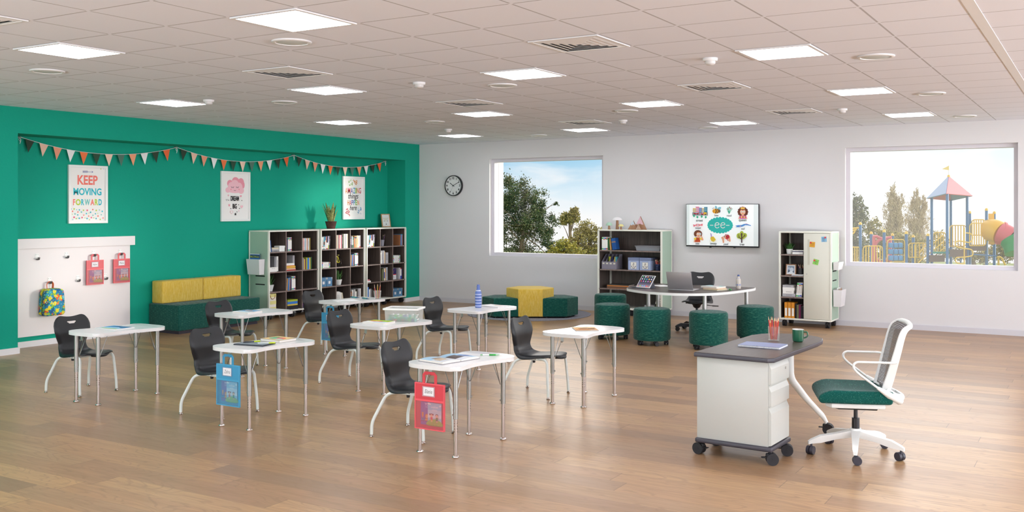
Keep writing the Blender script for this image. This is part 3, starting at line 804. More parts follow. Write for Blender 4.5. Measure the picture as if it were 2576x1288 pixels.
# ---------------------------------------------------------------- half-round table
TZ = .68
TO = [(-5.601, 13.415), (-4.150, 13.415), (-4.128, 13.244), (-4.172, 12.894), (-4.265, 12.487), (-4.394, 12.21), (-4.565, 12.058), (-4.765, 11.985), (-4.997, 11.984), (-5.223, 12.05), (-5.445, 12.187), (-5.60, 12.32),
      (-5.668, 12.45), (-5.722, 12.692), (-5.738, 12.9), (-5.70, 13.2)]
TC = (-4.93, 12.75)
arc = bez([Vector((a - TC[0], c - TC[1], 0)) for a, c in TO[1:] + TO[:1]], 4)
tp = [(p.x, p.y) for p in arc]
tt = thing('half_round_table', 'half-round table with dark top, white edge and steel legs', 'table', (TC[0], TC[1], 0))
MB().prism(tp, TZ - .034, TZ - .0012, .002, 1).build('edge_band', WHITEP, tt)
MB().prism([(x * .991, y * .991) for x, y in tp], TZ - .002, TZ, 0).build('tabletop', DARKTOP, tt, smooth=0)
for x, y in ((-5.42, 12.62), (-5.52, 13.20), (-4.53, 12.42), (-4.225, 13.245)):
    l = MB().cyl((0, 0, .02), (0, 0, TZ - .035), .029, n=20).build('leg', STEEL, tt, (x - TC[0], y - TC[1], 0))
    MB().lathe([(.03, 0), (.034, .005), (.03, .018), (.029, .022)], 18).build('glide', BLACKP, l)

# ---------------------------------------------------------------- black task chair behind the table
tc = thing('task_chair', 'black plastic task chair behind the half-round table', 'chair', (-5.08, 13.60, 0), R(-82))
PR2 = bez([Vector(p) for p in [(.25, 0, .412), (.252, 0, .434), (.22, 0, .446), (.14, 0, .446), (.05, 0, .438), (-.05, 0, .434), (-.13, 0, .442), (-.18, 0, .468), (-.2, 0, .52), (-.203, 0, .58), (-.205, 0, .65), (-.215, 0, .72), (-.228, 0, .785), (-.238, 0, .835), (-.24, 0, .85)]], 4)
BL_ = mat('black_polypropylene', '#1b1c20', .38)
chair_shell(BL_, tc, prof=PR2, width=1.08)
b = MB(); b.prism([(-.10, -.14), (.11, -.14), (.11, .14), (-.10, .14)], .40, .415, .004); b.lathe([(.03, .33), (.05, .345), (.06, .37), (.085, .40)], 16); b.build('mechanism', BLACKP, tc)
b = MB(); b.tube([(0, .09, .385), (.02, .20, .375), (.02, .30, .372)], .005, 8); b.box(.005, .035, .23, .32, .365, .378, .004); b.build('lever', BLACKP, tc)
MB().cyl((0, 0, .09), (0, 0, .34), .017, n=14).cyl((0, 0, .09), (0, 0, .22), .026, n=14).build('gas_column', BLACKP, tc)
def star_base(parent, m, rad, ang, zh, ztip, w, wheel_r, wm, hubr):
    b = MB(); b.cyl((0, 0, zh - .05), (0, 0, zh + .005), hubr, hubr * .85, n=20)
    o = b.build('hub', m, parent)
    for k in range(5):
        a = R(ang + 72 * k); c, s = math.cos(a), math.sin(a)
        T = Matrix.Rotation(a, 4, 'Z'); b = MB(T)
        st = [(hubr * .4, zh - .004, zh - .058, w), (rad * .45, zh - .012 - (zh - ztip) * .25, zh - .062 - (zh - ztip) * .15, w * .85), (rad * .8, ztip + .03, ztip - .022, w * .7), (rad * 1.0, ztip + .002, ztip - .028, w * .62), (rad * 1.07, ztip - .012, ztip - .034, w * .45)]
        rows_ = [[b.v((x, -q / 2, z0)), b.v((x, q / 2, z0)), b.v((x, q / 2 * .8, z1)), b.v((x, -q / 2 * .8, z1))] for x, z0, z1, q in st]
        for p_, q_ in zip(rows_, rows_[1:]):
            for i in range(4): b.f([p_[i], p_[(i + 1) % 4], q_[(i + 1) % 4], q_[i]])
        b.f(rows_[0]); b.f(rows_[-1])
        l = b.build('base_arm', m, parent, smooth=50)
        b = MB(); b.cyl((rad * c, rad * s, ztip - .03), (rad * c, rad * s, wheel_r * 1.2), .008, n=8)
        b.T = Matrix.Translation((rad * c, rad * s, 0)) @ Matrix.Rotation(a + R(40 + 50 * k), 4, 'Z')
        for q in (-1, 1): b.cyl((q * .003, -.012, wheel_r), (q * .025, -.012, wheel_r), wheel_r, wheel_r * .96, n=22)
        b.box(-.012, .012, -.02, .006, wheel_r * .9, wheel_r * 1.75, .004)
        b.build('caster', wm, l)
star_base(tc, BLACKP, .30, 12, .125, .085, .05, .030, BLACKR, .04)

# ---------------------------------------------------------------- teacher desk with drawer pedestal
DA = R(-3.1)
td = thing('teacher_desk', 'white pedestal desk with dark oak top on casters', 'desk', (-2.525, 6.700, 0), DA)
top = [(0, 0), (.545, 0), (.583, .035), (.583, 1.00), (.575, 1.16), (.545, 1.27), (.48, 1.355), (.40, 1.40), (.30, 1.415), (.20, 1.40), (.11, 1.36), (.04, 1.28), (0, 1.15)]
MB().prism(top, .712, .7435, .007, 3).build('edge_band', EDGE, td)
cxm, cym = .29, .7
MB().prism([(cxm + (x - cxm) * .985, cym + (y - cym) * .992) for x, y in top], .7435, .7455).build('desktop', DARKTOPY, td, smooth=0)
W_, D_p = .555, .385
ped = MB().box(.008, .535, .036, .036 + D_p, .125, .711, .003).build('pedestal', WHITE, td)
MB().box(-.002, .566, .018, .018 + D_p + .03, .092, .126, .010, 3).build('plinth_board', EDGE, td)
def drawer(z0, z1, nm, lock=False):
    b = MB(); x = .536; y0_, y1_ = .040, .036 + D_p - .004
    # front face with a scooped pull along its top
    pr = [(x, z0), (x + .020, z0 + .004), (x + .020, z1 - .045), (x + .010, z1 - .022), (x + .004, z1 - .012), (x + .004, z1), (x, z1)]
    lo = [b.v((px, y0_, pz)) for px, pz in pr]; hi = [b.v((px, y1_, pz)) for px, pz in pr]
    ins = [(px, pz) for px, pz in pr]
    n_ = len(pr)
    for i in range(n_): b.f([lo[i], lo[(i + 1) % n_], hi[(i + 1) % n_], hi[i]])
    b.f(lo); b.f(hi)
    d = b.build('drawer', WHITE, td, smooth=20)
    if lock:
        MB().cyl((x + .020, .34, z1 - .07), (x + .0225, .34, z1 - .07), .009, n=14).build('lock', STEEL, d)
drawer(.553, .708, 'drawer', True); drawer(.402, .549, 'drawer'); drawer(.130, .398, 'drawer')
for x, y, a in ((.02, .075, R(80)), (.545, .055, R(-60)), (.545, .37, R(-70)), (.03, .38, R(100))): caster_part(td, x, y, .094, .042, True, a=a)
b = MB()
for q in (0,):
    b.tube(bent([(.375, .95, .712), (.38, .95, .56), (.388, .955, .455), (.47, 1.06, .30), (.575, 1.19, .135), (.59, 1.215, .088)], .06, 6), .03, 14, rs=lambda q: .040 - .024 * q, flatten=.62)
b.build('end_leg', WHITEP, td)
caster_part(td, .59, 1.217, .094, .042, True, name='caster', a=R(-80))

# ---------------------------------------------------------------- teacher chair
ch = thing('office_chair', 'white office chair with grey mesh back and green seat', 'chair', (-1.536, 7.341, 0), R(200))
star_base(ch, WHITEP, .318, 65.3 - 200, .185, .105, .062, .031, mat('dark_wheel', '#34323c', .45), .045)
MB().cyl((0, 0, .17), (0, 0, .265), .027, n=18).cyl((0, 0, .26), (0, 0, .345), .014, n=14).cyl((0, 0, .325), (0, 0, .34), .019, n=14).build('gas_column', BLACKP, ch)
MB().prism([(-.14, -.07), (.13, -.07), (.15, -.04), (.15, .04), (.13, .07), (-.14, .07)], .332, .366, .01).build('mechanism', BLACKP, ch)
MB().prism([(-.17, -.20), (.19, -.21), (.225, -.16), (.225, .16), (.19, .21), (-.17, .20)], .366, .405, .012).build('seat_pan', WHITEP, ch)
def cushion():
    b = MB(); nx, ny = 15, 13
    def sup(i, j):
        u, w = -1 + 2 * i / (nx - 1), -1 + 2 * j / (ny - 1)
        x = .03 + u * .255; y = w * (.252 - .02 * max(0, -u))
        z = .492 + .010 * w * w - .012 * (1 - w * w) * (1 if u < .4 else .5)
        if u > .55: z -= .045 * ((u - .55) / .45) ** 2
        return x, y, z
    T_ = [[b.v(sup(i, j)) for i in range(nx)] for j in range(ny)]
    B_ = [[b.v((sup(i, j)[0] * .97, sup(i, j)[1] * .96, .402)) for i in range(nx)] for j in range(ny)]
    for j in range(ny - 1):
        for i in range(nx - 1):
            b.f([T_[j][i], T_[j][i + 1], T_[j + 1][i + 1], T_[j + 1][i]]); b.f([B_[j][i], B_[j + 1][i], B_[j + 1][i + 1], B_[j][i + 1]])
    for i in range(nx - 1):
        b.f([T_[0][i], B_[0][i], B_[0][i + 1], T_[0][i + 1]]); b.f([T_[-1][i], T_[-1][i + 1], B_[-1][i + 1], B_[-1][i]])
    for j in range(ny - 1):
        b.f([T_[j][0], T_[j + 1][0], B_[j + 1][0], B_[j][0]]); b.f([T_[j][-1], B_[j][-1], B_[j + 1][-1], T_[j + 1][-1]])
    bmesh.ops.recalc_face_normals(b.bm, faces=b.bm.faces[:])
    es = [e for e in b.bm.edges if len(e.link_faces) == 2 and e.calc_face_angle(0) > .8]
    bmesh.ops.bevel(b.bm, geom=es, offset=.022, segments=4, affect='EDGES', profile=.5)
    return b.build('seat_cushion', GREENS, ch, smooth=180)
cushion()
# back frame: a closed loop leaning back, top rolled over, mesh stretched inside
BP = bez([Vector(p) for p in [(-.165, 0, .49), (-.19, 0, .58), (-.215, 0, .68), (-.24, 0, .78), (-.262, 0, .87), (-.285, 0, .925), (-.325, 0, .955)]], 4)
bw = [(0, .16), (.3, .19), (.6, .205), (.85, .205), (1, .185)]
loop = []
nB = len(BP)
for k, p in enumerate(BP): loop.append((p.x, -interp(bw, k / (nB - 1)), p.z))
def sweep_rect(b, path, hx_, hy_, yoff=0):
    rows_ = []
    for k, p in enumerate(path):
        tg = (path[min(k + 1, len(path) - 1)] - path[max(k - 1, 0)]).normalized(); nx_ = Vector((tg.z, 0, -tg.x)); a, c = hx_(k), hy_(k)
        rows_.append([b.v(p + nx_ * a + Vector((0, c, 0))), b.v(p + nx_ * a - Vector((0, c, 0))), b.v(p - nx_ * a - Vector((0, c, 0))), b.v(p - nx_ * a + Vector((0, c, 0)))])
    for p, q in zip(rows_, rows_[1:]):
        for i in range(4): b.f([p[i], p[(i + 1) % 4], q[(i + 1) % 4], q[i]])
    b.f(rows_[0]); b.f(rows_[-1])
b = MB()
for s_ in (-1, 1): sweep_rect(b, [Vector((p.x - .012, s_ * interp(bw, k / (nB - 1)), p.z)) for k, p in enumerate(BP)], lambda k: .030 - .014 * k / nB, lambda k: .013)
tl = BP[-1]; b.tube(bez([(tl.x - .012, -.185, tl.z - .002), (tl.x - .02, -.12, tl.z + .006), (tl.x - .026, 0, tl.z + .009), (tl.x - .02, .12, tl.z + .006), (tl.x - .012, .185, tl.z - .002)], 4), .017, 10)
b.tube(bez([(-.175, -.16, .495), (-.20, 0, .490), (-.175, .16, .495)], 5), .014, 8)
b.build('back_frame', WHITEP, ch)
MESHM = bpy.data.materials.new('chair_mesh'); MESHM.use_nodes = True; nt_ = MESHM.node_tree; nt_.nodes.clear(); tq = NT(nt_)
wv = tq.n('ShaderNodeTexWave', {'Vector': tq.coords('Object'), 'Scale': 34.0, 'Distortion': 0.0}, out=1, bands_direction='Z', wave_profile='SIN')
pp = nt_.nodes.new('ShaderNodeBsdfPrincipled'); pp.inputs[0].default_value = rgb('#5b5552'); pp.inputs['Roughness'].default_value = .7
mx = tq.n('ShaderNodeMixShader', {0: tq.m('MULTIPLY_ADD', tq.m('GREATER_THAN', wv, .42), .42, .55), 1: tq.n('ShaderNodeBsdfTransparent', {0: (1, 1, 1, 1)}), 2: pp.outputs[0]})
oo = nt_.nodes.new('ShaderNodeOutputMaterial'); nt_.links.new(mx, oo.inputs[0])
b = MB()
def mfn(i, j):
    p = BP[j]; w = interp(bw, j / (nB - 1)); u = -1 + 2 * i / 10
    return (p.x + .004 - .02 * (1 - u * u), u * w, p.z)
b.grid(mfn, 11, nB); b.build('back_mesh', MESHM, ch, smooth=180)
# yoke from under the seat up to the frame
b = MB(); b.tube(bent([(-.10, 0, .375), (-.20, 0, .378), (-.285, 0, .43), (-.30, 0, .46)], .05), .03, 12, flatten=1.6)
b.tube(bez([(-.175, -.165, .50), (-.24, -.15, .455), (-.29, -.08, .435), (-.305, 0, .432), (-.29, .08, .435), (-.24, .15, .455), (-.175, .165, .50)], 4), .026, 12)
b.build('back_yoke', WHITEP, ch)
for s in (-1, 1):
    b = MB(); y = s * .262
    b.tube(bent([(-.235, s * .215, .703), (-.20, y, .706), (.03, y, .706), (.052, y, .69), (.052, y, .66), (.02, y, .625), (-.12, y * .96, .52), (-.24, s * .20, .435)], .03), .0085, 10, flatten=1.5)
    b.tube([(-.11, y * .965, .528), (-.19, s * .232, .475), (-.275, s * .16, .425)], .024, 10, rs=[.012, .024, .028])
    b.build('armrest', WHITEP, ch)
# ---------------------------------------------------------------- books and shelf contents
CN = {'#f3f2ee': 'white', '#2e2b52': 'navy', '#23222a': 'black', '#4f9fae': 'teal', '#c74b45': 'red', '#8f9094': 'grey', '#d8cfb4': 'cream', '#3f6f9f': 'blue',
      '#3b7ccf': 'bright blue', '#a8b83a': 'lime', '#d9c04e': 'yellow', '#6d2249': 'plum', '#2f5a33': 'dark green', '#8a7f98': 'mauve', '#c99a5b': 'tan', '#e08a3c': 'orange',
      '#a06a48': 'brown', '#b7b6ba': 'pale grey', '#d9808a': 'pink', '#9fc6da': 'pale blue', '#6b6c4c': 'olive', '#4b4640': 'umber', '#2b7a5c': 'green', '#20508f': 'royal blue'}
ORD = ['first', 'second', 'third', 'fourth', 'fifth', 'sixth', 'seventh', 'eighth', 'ninth', 'tenth', 'eleventh', 'twelfth']
A1 = [(.86, .97, '#3fae4a'), (.04, .12, '#3fae4a')]; A2 = [(.88, .97, '#4f9fae'), (.03, .12, '#4f9fae'), (.79, .85, '#c74b45')]
A3 = [(.86, .96, '#3b4fc0'), (.04, .13, '#3b4fc0'), (.80, .85, '#d9c04e')]; A4 = [(.88, .97, '#b03a30'), (.80, .86, '#2f7a4a'), (.04, .14, '#b03a30')]
def multi():                                   # picture encyclopaedias with coloured ends
    return [('#f3f2ee', A1), ('#f3f2ee', A2), ('#f3f2ee', A3), ('#f3f2ee', A4)]
DASH = [(.05 + .1 * k, .10 + .1 * k, '#e06a5c') for k in range(0, 9)]
def book_mesh(th, h, d, col, bands=(), flat_=False, text=None):
    """spine faces -y; th along x, h along z"""
    b = MB(); cv = flat(col, .5); b.use(cv); c = min(.003, th * .2)
    b.box(0, c, 0, d, 0, h); b.box(th - c, th, 0, d, 0, h); b.box(c, th - c, 0, c, 0, h)
    b.use(PAGES); b.box(c, th - c, c, d - .004, .003, h - .003)
    for z0, z1, q in bands:
        b.use(flat(q, .5)); b.poly3([(0, -.0004, h * z0), (th, -.0004, h * z0), (th, -.0004, h * z1), (0, -.0004, h * z1)])
    if text:
        b.lay = -.0005
        b.use(flat(text)); rr = random.Random(int(h * 9999) + int(th * 99999))
        z = h * .3
        while z < h * .75:
            k = .006 + rr.random() * .012
            b.poly3([(th * .36, -.0006, z), (th * .62, -.0006, z), (th * .62, -.0006, z + k), (th * .36, -.0006, z + k)]); z += k + .004
    return b
def place(o, base, local, lean=0.0, lie=False, spin=0.0):
    """base = cabinet Empty; local position inside it; lean tilts sideways, lie puts the spine horizontal"""
    T = Matrix.Translation(base.location) @ Matrix.Rotation(base.rotation_euler.z, 4, 'Z') @ Matrix.Translation(local) @ Matrix.Rotation(spin, 4, 'Z')
    if lean: T = T @ Matrix.Rotation(lean, 4, 'Y')
    if lie: T = T @ Matrix.Rotation(R(90), 4, 'Y') @ Matrix.Translation((-.0, 0, 0))
    o.matrix_basis = T
def where(cab, k, col, row):
    r = ['bottom', 'third', 'second', 'top'][row]
    if cab == 'u': return '%s shelf, %s cubby, %s bookcase' % (r, ('first', 'centre', 'last')[col], UN[k])
    return '%s shelf of the %s' % (r, 'open bookcase' if cab == 'b' else 'cream cabinet')
def row_of(cab, k, col, row, specs, x=.004, y=.05, lean=0.0, group='shelf books', noun='book'):
    U = units[k] if cab == 'u' else (bcase if cab == 'b' else bcab)
    t_, xs, zs, rh = U
    px = xs[col] + .010 + x; z = zs[row] + .0006
    pl, ph = 0.0, 0.0
    for i, sp in enumerate(specs):
        th, h, d, cl = sp[0], sp[1], sp[2], sp[3]; bands = sp[4] if len(sp) > 4 else (); tx = sp[5] if len(sp) > 5 else None; ln = sp[6] if len(sp) > 6 else lean
        o = book_mesh(th, h, d, cl, bands, text=tx).build('book', None, smooth=0)
        if pl > ln >= 0: px += max(ph, h) * (math.sin(pl) - math.sin(ln)) + .001
        pl, ph = max(ln, 0), h
        if ln > 0: place(o, t_, (px, y, z + th * math.sin(ln) + .0004), ln); px += th / math.cos(ln) + .0025
        elif ln < 0: place(o, t_, (px + h * math.sin(-ln), y, z + .0004), ln); px += th / math.cos(ln) + .002
        else: place(o, t_, (px, y, z)); px += th + .0012
        tag(o, '%s %s, %s in its row, %s' % (CN.get(cl, 'pale'), noun, ORD[i], where(cab, k, col, row)), 'book', group)
    return px
def stack_of(cab, k, col, row, specs, x=.01, y=.04, group='shelf books', noun='book'):
    U = units[k] if cab == 'u' else (bcase if cab == 'b' else bcab)
    t_, xs, zs, rh = U
    z = zs[row] + .0006
    for i, sp in enumerate(specs):                 # (length along x, thickness, depth, colour, bands)
        ln, th, d, cl = sp[:4]; bands = sp[4] if len(sp) > 4 else (); dx_ = sp[5] if len(sp) > 5 else 0; tx = sp[6] if len(sp) > 6 else None
        o = book_mesh(th, ln, d, cl, bands, text=tx).build('book', None, smooth=0)
        place(o, t_, (xs[col] + .010 + x + dx_, y, z + th), 0, True); z += th + .0006
        tag(o, '%s %s, %s up in its pile, %s' % (CN.get(cl, 'pale'), noun, ORD[i], where(cab, k, col, row)), 'book', group)
    return z
W0, NV, BK, TE, RD, GY, CRm, BLU = '#f3f2ee', '#2e2b52', '#23222a', '#4f9fae', '#c74b45', '#8f9094', '#d8cfb4', '#3f6f9f'
GB = 'books in the cubby bookcases'
def enc(n0=0, h=.222): return [(.021, h, .16, c, bd) for c, bd in multi()]
def lean_set():
    return [(.022, .205, .15, W0, [], '#8f9094', .07), (.03, .21, .15, W0, [(.2, .25, '#c8313a')], '#555555', .07), (.034, .212, .16, '#4f9fae', [(.35, .6, '#5c4138'), (.05, .2, '#e8e6e0')], None, .07),
            (.02, .215, .16, W0, [(.7, 1, '#3b6fc4')], None, .07), (.015, .215, .16, '#e08a3c', [(.0, .55, '#f3f2ee')], None, .07), (.036, .22, .16, '#2e2b52', [(0, .07, '#c8222e'), (.07, .5, '#f3f2ee')], None, .07),
            (.02, .222, .16, W0, [(.0, .3, '#c9cf62'), (.6, 1, '#cfc0dd')], None, .07), (.03, .225, .16, BK, [], '#cfcfd2', .07)]
# sofa-side bookcase
row_of('u', 0, 0, 3, [(.012, .19, .15, W0, [], '#555555', -.10), (.014, .185, .15, '#20508f', [], None, -.10)], .0, .02, group=GB)
stack_of('u', 0, 0, 3, [(.16, .022, .18, '#8f9094', [], 0, '#333333'), (.155, .020, .17, '#b7b6ba'), (.15, .022, .17, '#d8cfb4')], .062, .03, GB)
def lidded_box(label, w, d, h, m, cab, k, col, row, x, y, group, dots=None):
    U = units[k] if cab == 'u' else (bcase if cab == 'b' else bcab); t_, xs, zs, rh = U
    o = thing('storage_box', label, 'box', group=group); place(o, t_, (xs[col] + .01 + x, y, zs[row] + .0006))
    MB().box(.003, w - .003, .003, d - .003, 0, h - .002, .002).build('body', m, o, smooth=0)
    MB().box(0, w, 0, d, h - h * .3, h, .002).build('lid', m, o, smooth=0)
    return o
lidded_box('small white lidded box on the top shelf of the sofa-side bookcase', .125, .12, .092, WHITEP, 'u', 0, 0, 3, .222, .02, None)
row_of('u', 0, 1, 3, [(.022, .195, .16, '#4f9fae', DASH), (.024, .215, .17, '#2e2b52')] + enc(), .0, .03, group=GB)
pal = ['#9fc6da', '#d8cfb4', '#d9808a', '#f3f2ee', '#b7b6ba', '#9fc6da', '#f3f2ee', '#e08a3c', '#b7b6ba', '#f3f2ee', '#8f9094', '#d9c04e']
row_of('u', 0, 2, 3, [(.0155, .198 + .002 * (i % 3), .15, c, [], '#9a9a9a' if i % 2 else None) for i, c in enumerate(pal)], .0, .03, group=GB)
stack_of('u', 0, 0, 2, [(.165, .034, .17, W0), (.165, .038, .17, W0, [], 0, '#bbbbbb')], .0, .02, GB)
row_of('u', 0, 0, 2, [(.045, .235, .19, '#8f9094', [], None, .0), (.04, .24, .18, W0, [], '#777777')], .19, .10, group=GB)
row_of('u', 0, 1, 2, [(.02, .24, .2, '#b7b6ba'), (.02, .24, .2, '#b7b6ba')], .235, .10, group=GB)
stack_of('u', 0, 1, 2, [(.22, .018, .17, '#c74b45'), (.215, .016, .17, '#d8cfb4'), (.21, .015, .17, '#e08a3c'), (.215, .018, .17, '#d9c04e'), (.20, .016, .17, '#e08a3c'), (.19, .034, .16, W0)], .0, .02, GB)
gp = ['#a8b83a', '#8a7f98', '#d9c04e', '#6d2249', '#a8b83a', '#3b7ccf', '#d9c04e', '#2f5a33']
row_of('u', 0, 2, 2, [((.022, .026, .024, .026, .028, .045, .026, .03)[i], (.2, .195, .175, .175, .195, .19, .195, .2)[i], .15, c) for i, c in enumerate(gp)], .0, .03, group=GB)
mixrow = lambda: [(.018, .195, .16, '#c99a5b', [], None, .10), (.018, .2, .16, '#3b7ccf', [], None, .07), (.024, .205, .16, '#4f9fae', DASH, None, .03), (.022, .222, .17, '#2e2b52')] + enc()
row_of('u', 0, 1, 1, mixrow(), .02, .03, group=GB)
stack_of('u', 0, 1, 0, [(.27, .034, .2, BK), (.24, .03, .18, BK, [], .015), (.235, .024, .18, '#d9c04e', [], .02), (.235, .04, .18, '#3b7ccf', [], .018), (.235, .030, .18, '#a8b83a', [], .02)], .02, .03, GB)
row_of('u', 0, 2, 0, [(.04, .25, .2, '#2e2b52', [(.2, .3, '#7a2f8a'), (.45, .55, '#2b7a9c'), (.7, .8, '#b03a30')])], .0, .03, group=GB)
# middle bookcase
row_of('u', 1, 0, 3, lean_set(), .0, .03, group=GB)
tl_ = ['#a06a48', '#d8cfb4', '#8f9094', '#c74b45', '#f3f2ee', '#d9808a', '#23222a', '#6b6c4c', '#f3f2ee', '#b7b6ba', '#f3f2ee', '#d8cfb4']
row_of('u', 1, 1, 3, [(.0255, (.235, .235, .235, .235, .235, .235, .25, .25, .25, .25, .25, .25)[i], .17, c, [], '#999999' if i % 3 == 0 else None) for i, c in enumerate(tl_)], .0, .03, group=GB)
row_of('u', 1, 2, 3, [(.05, .205, .16, '#2e2b52', [], '#e8e8e8'), (.024, .205, .16, W0, [(0, .25, '#4b5a3a')]), (.03, .19, .15, '#2b7a5c', [], '#e8e8e8'), (.014, .18, .15, '#c74b45'), (.058, .21, .16, '#c99a5b', [(.8, .9, '#2e2b52')], '#6f9a9a'), (.05, .215, .16, '#d8cfb4', [], '#d9c04e'), (.02, .21, .16, W0), (.036, .215, .16, '#b7b6ba', [(0, .09, '#c8222e')])], .0, .03, group=GB)
pile4 = [(.21, .024, .17, c, bd, .004 * (i % 2), '#777777') for i, (c, bd) in enumerate(multi())]
stack_of('u', 1, 0, 2, pile4, .005, .02, GB)
row_of('u', 1, 2, 2, mixrow(), .02, .03, group=GB)
row_of('u', 1, 1, 0, [(.03, .205, .16, W0, [], '#888888', -.0), (.03, .21, .16, W0, [], '#777777', -.10), (.028, .21, .16, W0, [], '#999999', -.12), (.028, .20, .16, W0, [], None, -.15), (.026, .19, .16, W0, [], '#777777', -.18), (.026, .185, .16, '#d8cfb4', [], None, -.2)], .0, .03, group=GB)
row_of('u', 1, 2, 0, [(.03, .17, .16, '#b7b6ba'), (.028, .185, .16, '#a06a48'), (.034, .215, .17, W0, [], '#999999'), (.03, .215, .17, '#8f9094'), (.022, .22, .17, W0), (.034, .18, .16, W0, [], '#aaaaaa'), (.03, .22, .17, '#4b4640'), (.05, .225, .17, '#b7b6ba', [], '#777777'), (.03, .225, .17, W0)], .0, .03, group=GB)
# corner bookcase
row_of('u', 2, 0, 3, lean_set(), .0, .03, group=GB)
row_of('u', 2, 2, 3, [(.02, .2, .17, '#a06a48', [], None, .05), (.02, .205, .17, '#3b7ccf', [], None, .03), (.028, .21, .17, '#4f9fae', DASH)], .225, .03, group=GB)
row_of('u', 2, 1, 2, [(.045, .205, .17, W0, [], '#555555'), (.035, .24, .17, W0, [], '#888888'), (.018, .245, .17, NV), (.034, .24, .17, W0), (.02, .22, .17, '#c99a5b'), (.014, .2, .16, GY), (.075, .2, .16, '#b7b6ba', [], '#777777')], .0, .03, group=GB)
stack_of('u', 2, 2, 2, [(.215, .022, .17, c, bd, .003 * (i % 3), '#888888') for i, (c, bd) in enumerate((multi() + multi())[:6])], .005, .02, GB)
stack_of('u', 2, 0, 1, [(.105, .028, .14, '#f3f2ee'), (.075, .022, .13, '#d9808a')], .0, .02, GB)
row_of('u', 2, 1, 1, [(.03, .215, .19, '#6b6c4c'), (.03, .23, .18, '#6b6c4c'), (.022, .225, .17, W0, [(.2, .7, '#3b4fc0')]), (.026, .225, .17, '#c99a5b', [(.7, .85, '#e08a3c')]), (.03, .24, .17, '#b7b6ba', [], '#777777'), (.03, .245, .18, '#8f9094')], .10, .06, group=GB)
o = book_mesh(.02, .205, .03, W0).build('book', None, smooth=0) if False else None
t_, xs, zs, rh = units[2]
b = MB(); b.use(flat('#e9e8ea')); b.box(0, .15, 0, .028, 0, .205); b.lay = -.0004; b.drect(0, .095, .15, .205, '#262a5e'); b.dline([(.03, .10), (.13, .195)], .005, '#b6444c'); b.drect(0, .085, .15, .10, '#c8222e')
for k in range(4): b.drect(.012, .03 + .012 * k, .11 - .01 * k, .034 + .012 * k, '#9a9aa2')
o = b.build('book', None, smooth=0); place(o, t_, (xs[2] + .05, .09, zs[1] + .001)); tag(o, 'boxed book facing out, navy above a red band, third shelf of the corner bookcase', 'book', GB)
row_of('u', 2, 2, 1, [(.05, .215, .16, '#b7b6ba'), (.035, .21, .16, W0, [(.9, 1, '#c8222e'), (0, .3, '#3b4fc0')]), (.03, .2, .16, '#2e2b52')], .215, .05, group=GB)
row_of('u', 2, 0, 0, [(.012, .19, .17, '#8f9094'), (.044, .235, .2, '#3b7ccf'), (.042, .19, .17, W0, [], '#cccccc'), (.03, .2, .17, GY), (.05, .18, .17, '#4b4640')], .0, .03, group=GB)

def blue_boxes(k, col, row, x):
    for i in (0, 1):
        t_, xs, zs, rh = units[k]
        o = thing('storage_box', 'blue lidded box with white label card, %s of a pair, %s bookcase %s shelf' % (('first', 'second')[i], UN[k], ['bottom', 'third', 'second', 'top'][row]), 'box', group='blue label boxes')
        place(o, t_, (xs[col] + .01 + x + i * .148, .03, zs[row] + .001))
        m = mat('box_blue', '#4f7ea3', .6)
        MB().box(.003, .139, .003, .2, 0, .11).build('body', m, o, smooth=0)
        MB().box(0, .142, 0, .203, .098, .152).build('lid', m, o, smooth=0)
        b = MB(); b.lay = .0024; b.drect(.045, .042, .095, .088, '#f4f4f2'); b.drect(.050, .047, .090, .083, '#e4e8ee'); b.build('label_card', None, o, smooth=0)
        b = MB()
        for q in (.010, .132): b.lay = -.0004; b.use(STEEL); b.poly3([(q - .012, -.0006, .152), (q + .010, -.0006, .152), (q + .006, -.0006, .120), (q - .006, -.0006, .120)])
        b.build('metal_corner', None, o, smooth=0)
blue_boxes(1, 0, 1, .0); blue_boxes(2, 2, 0, .02)

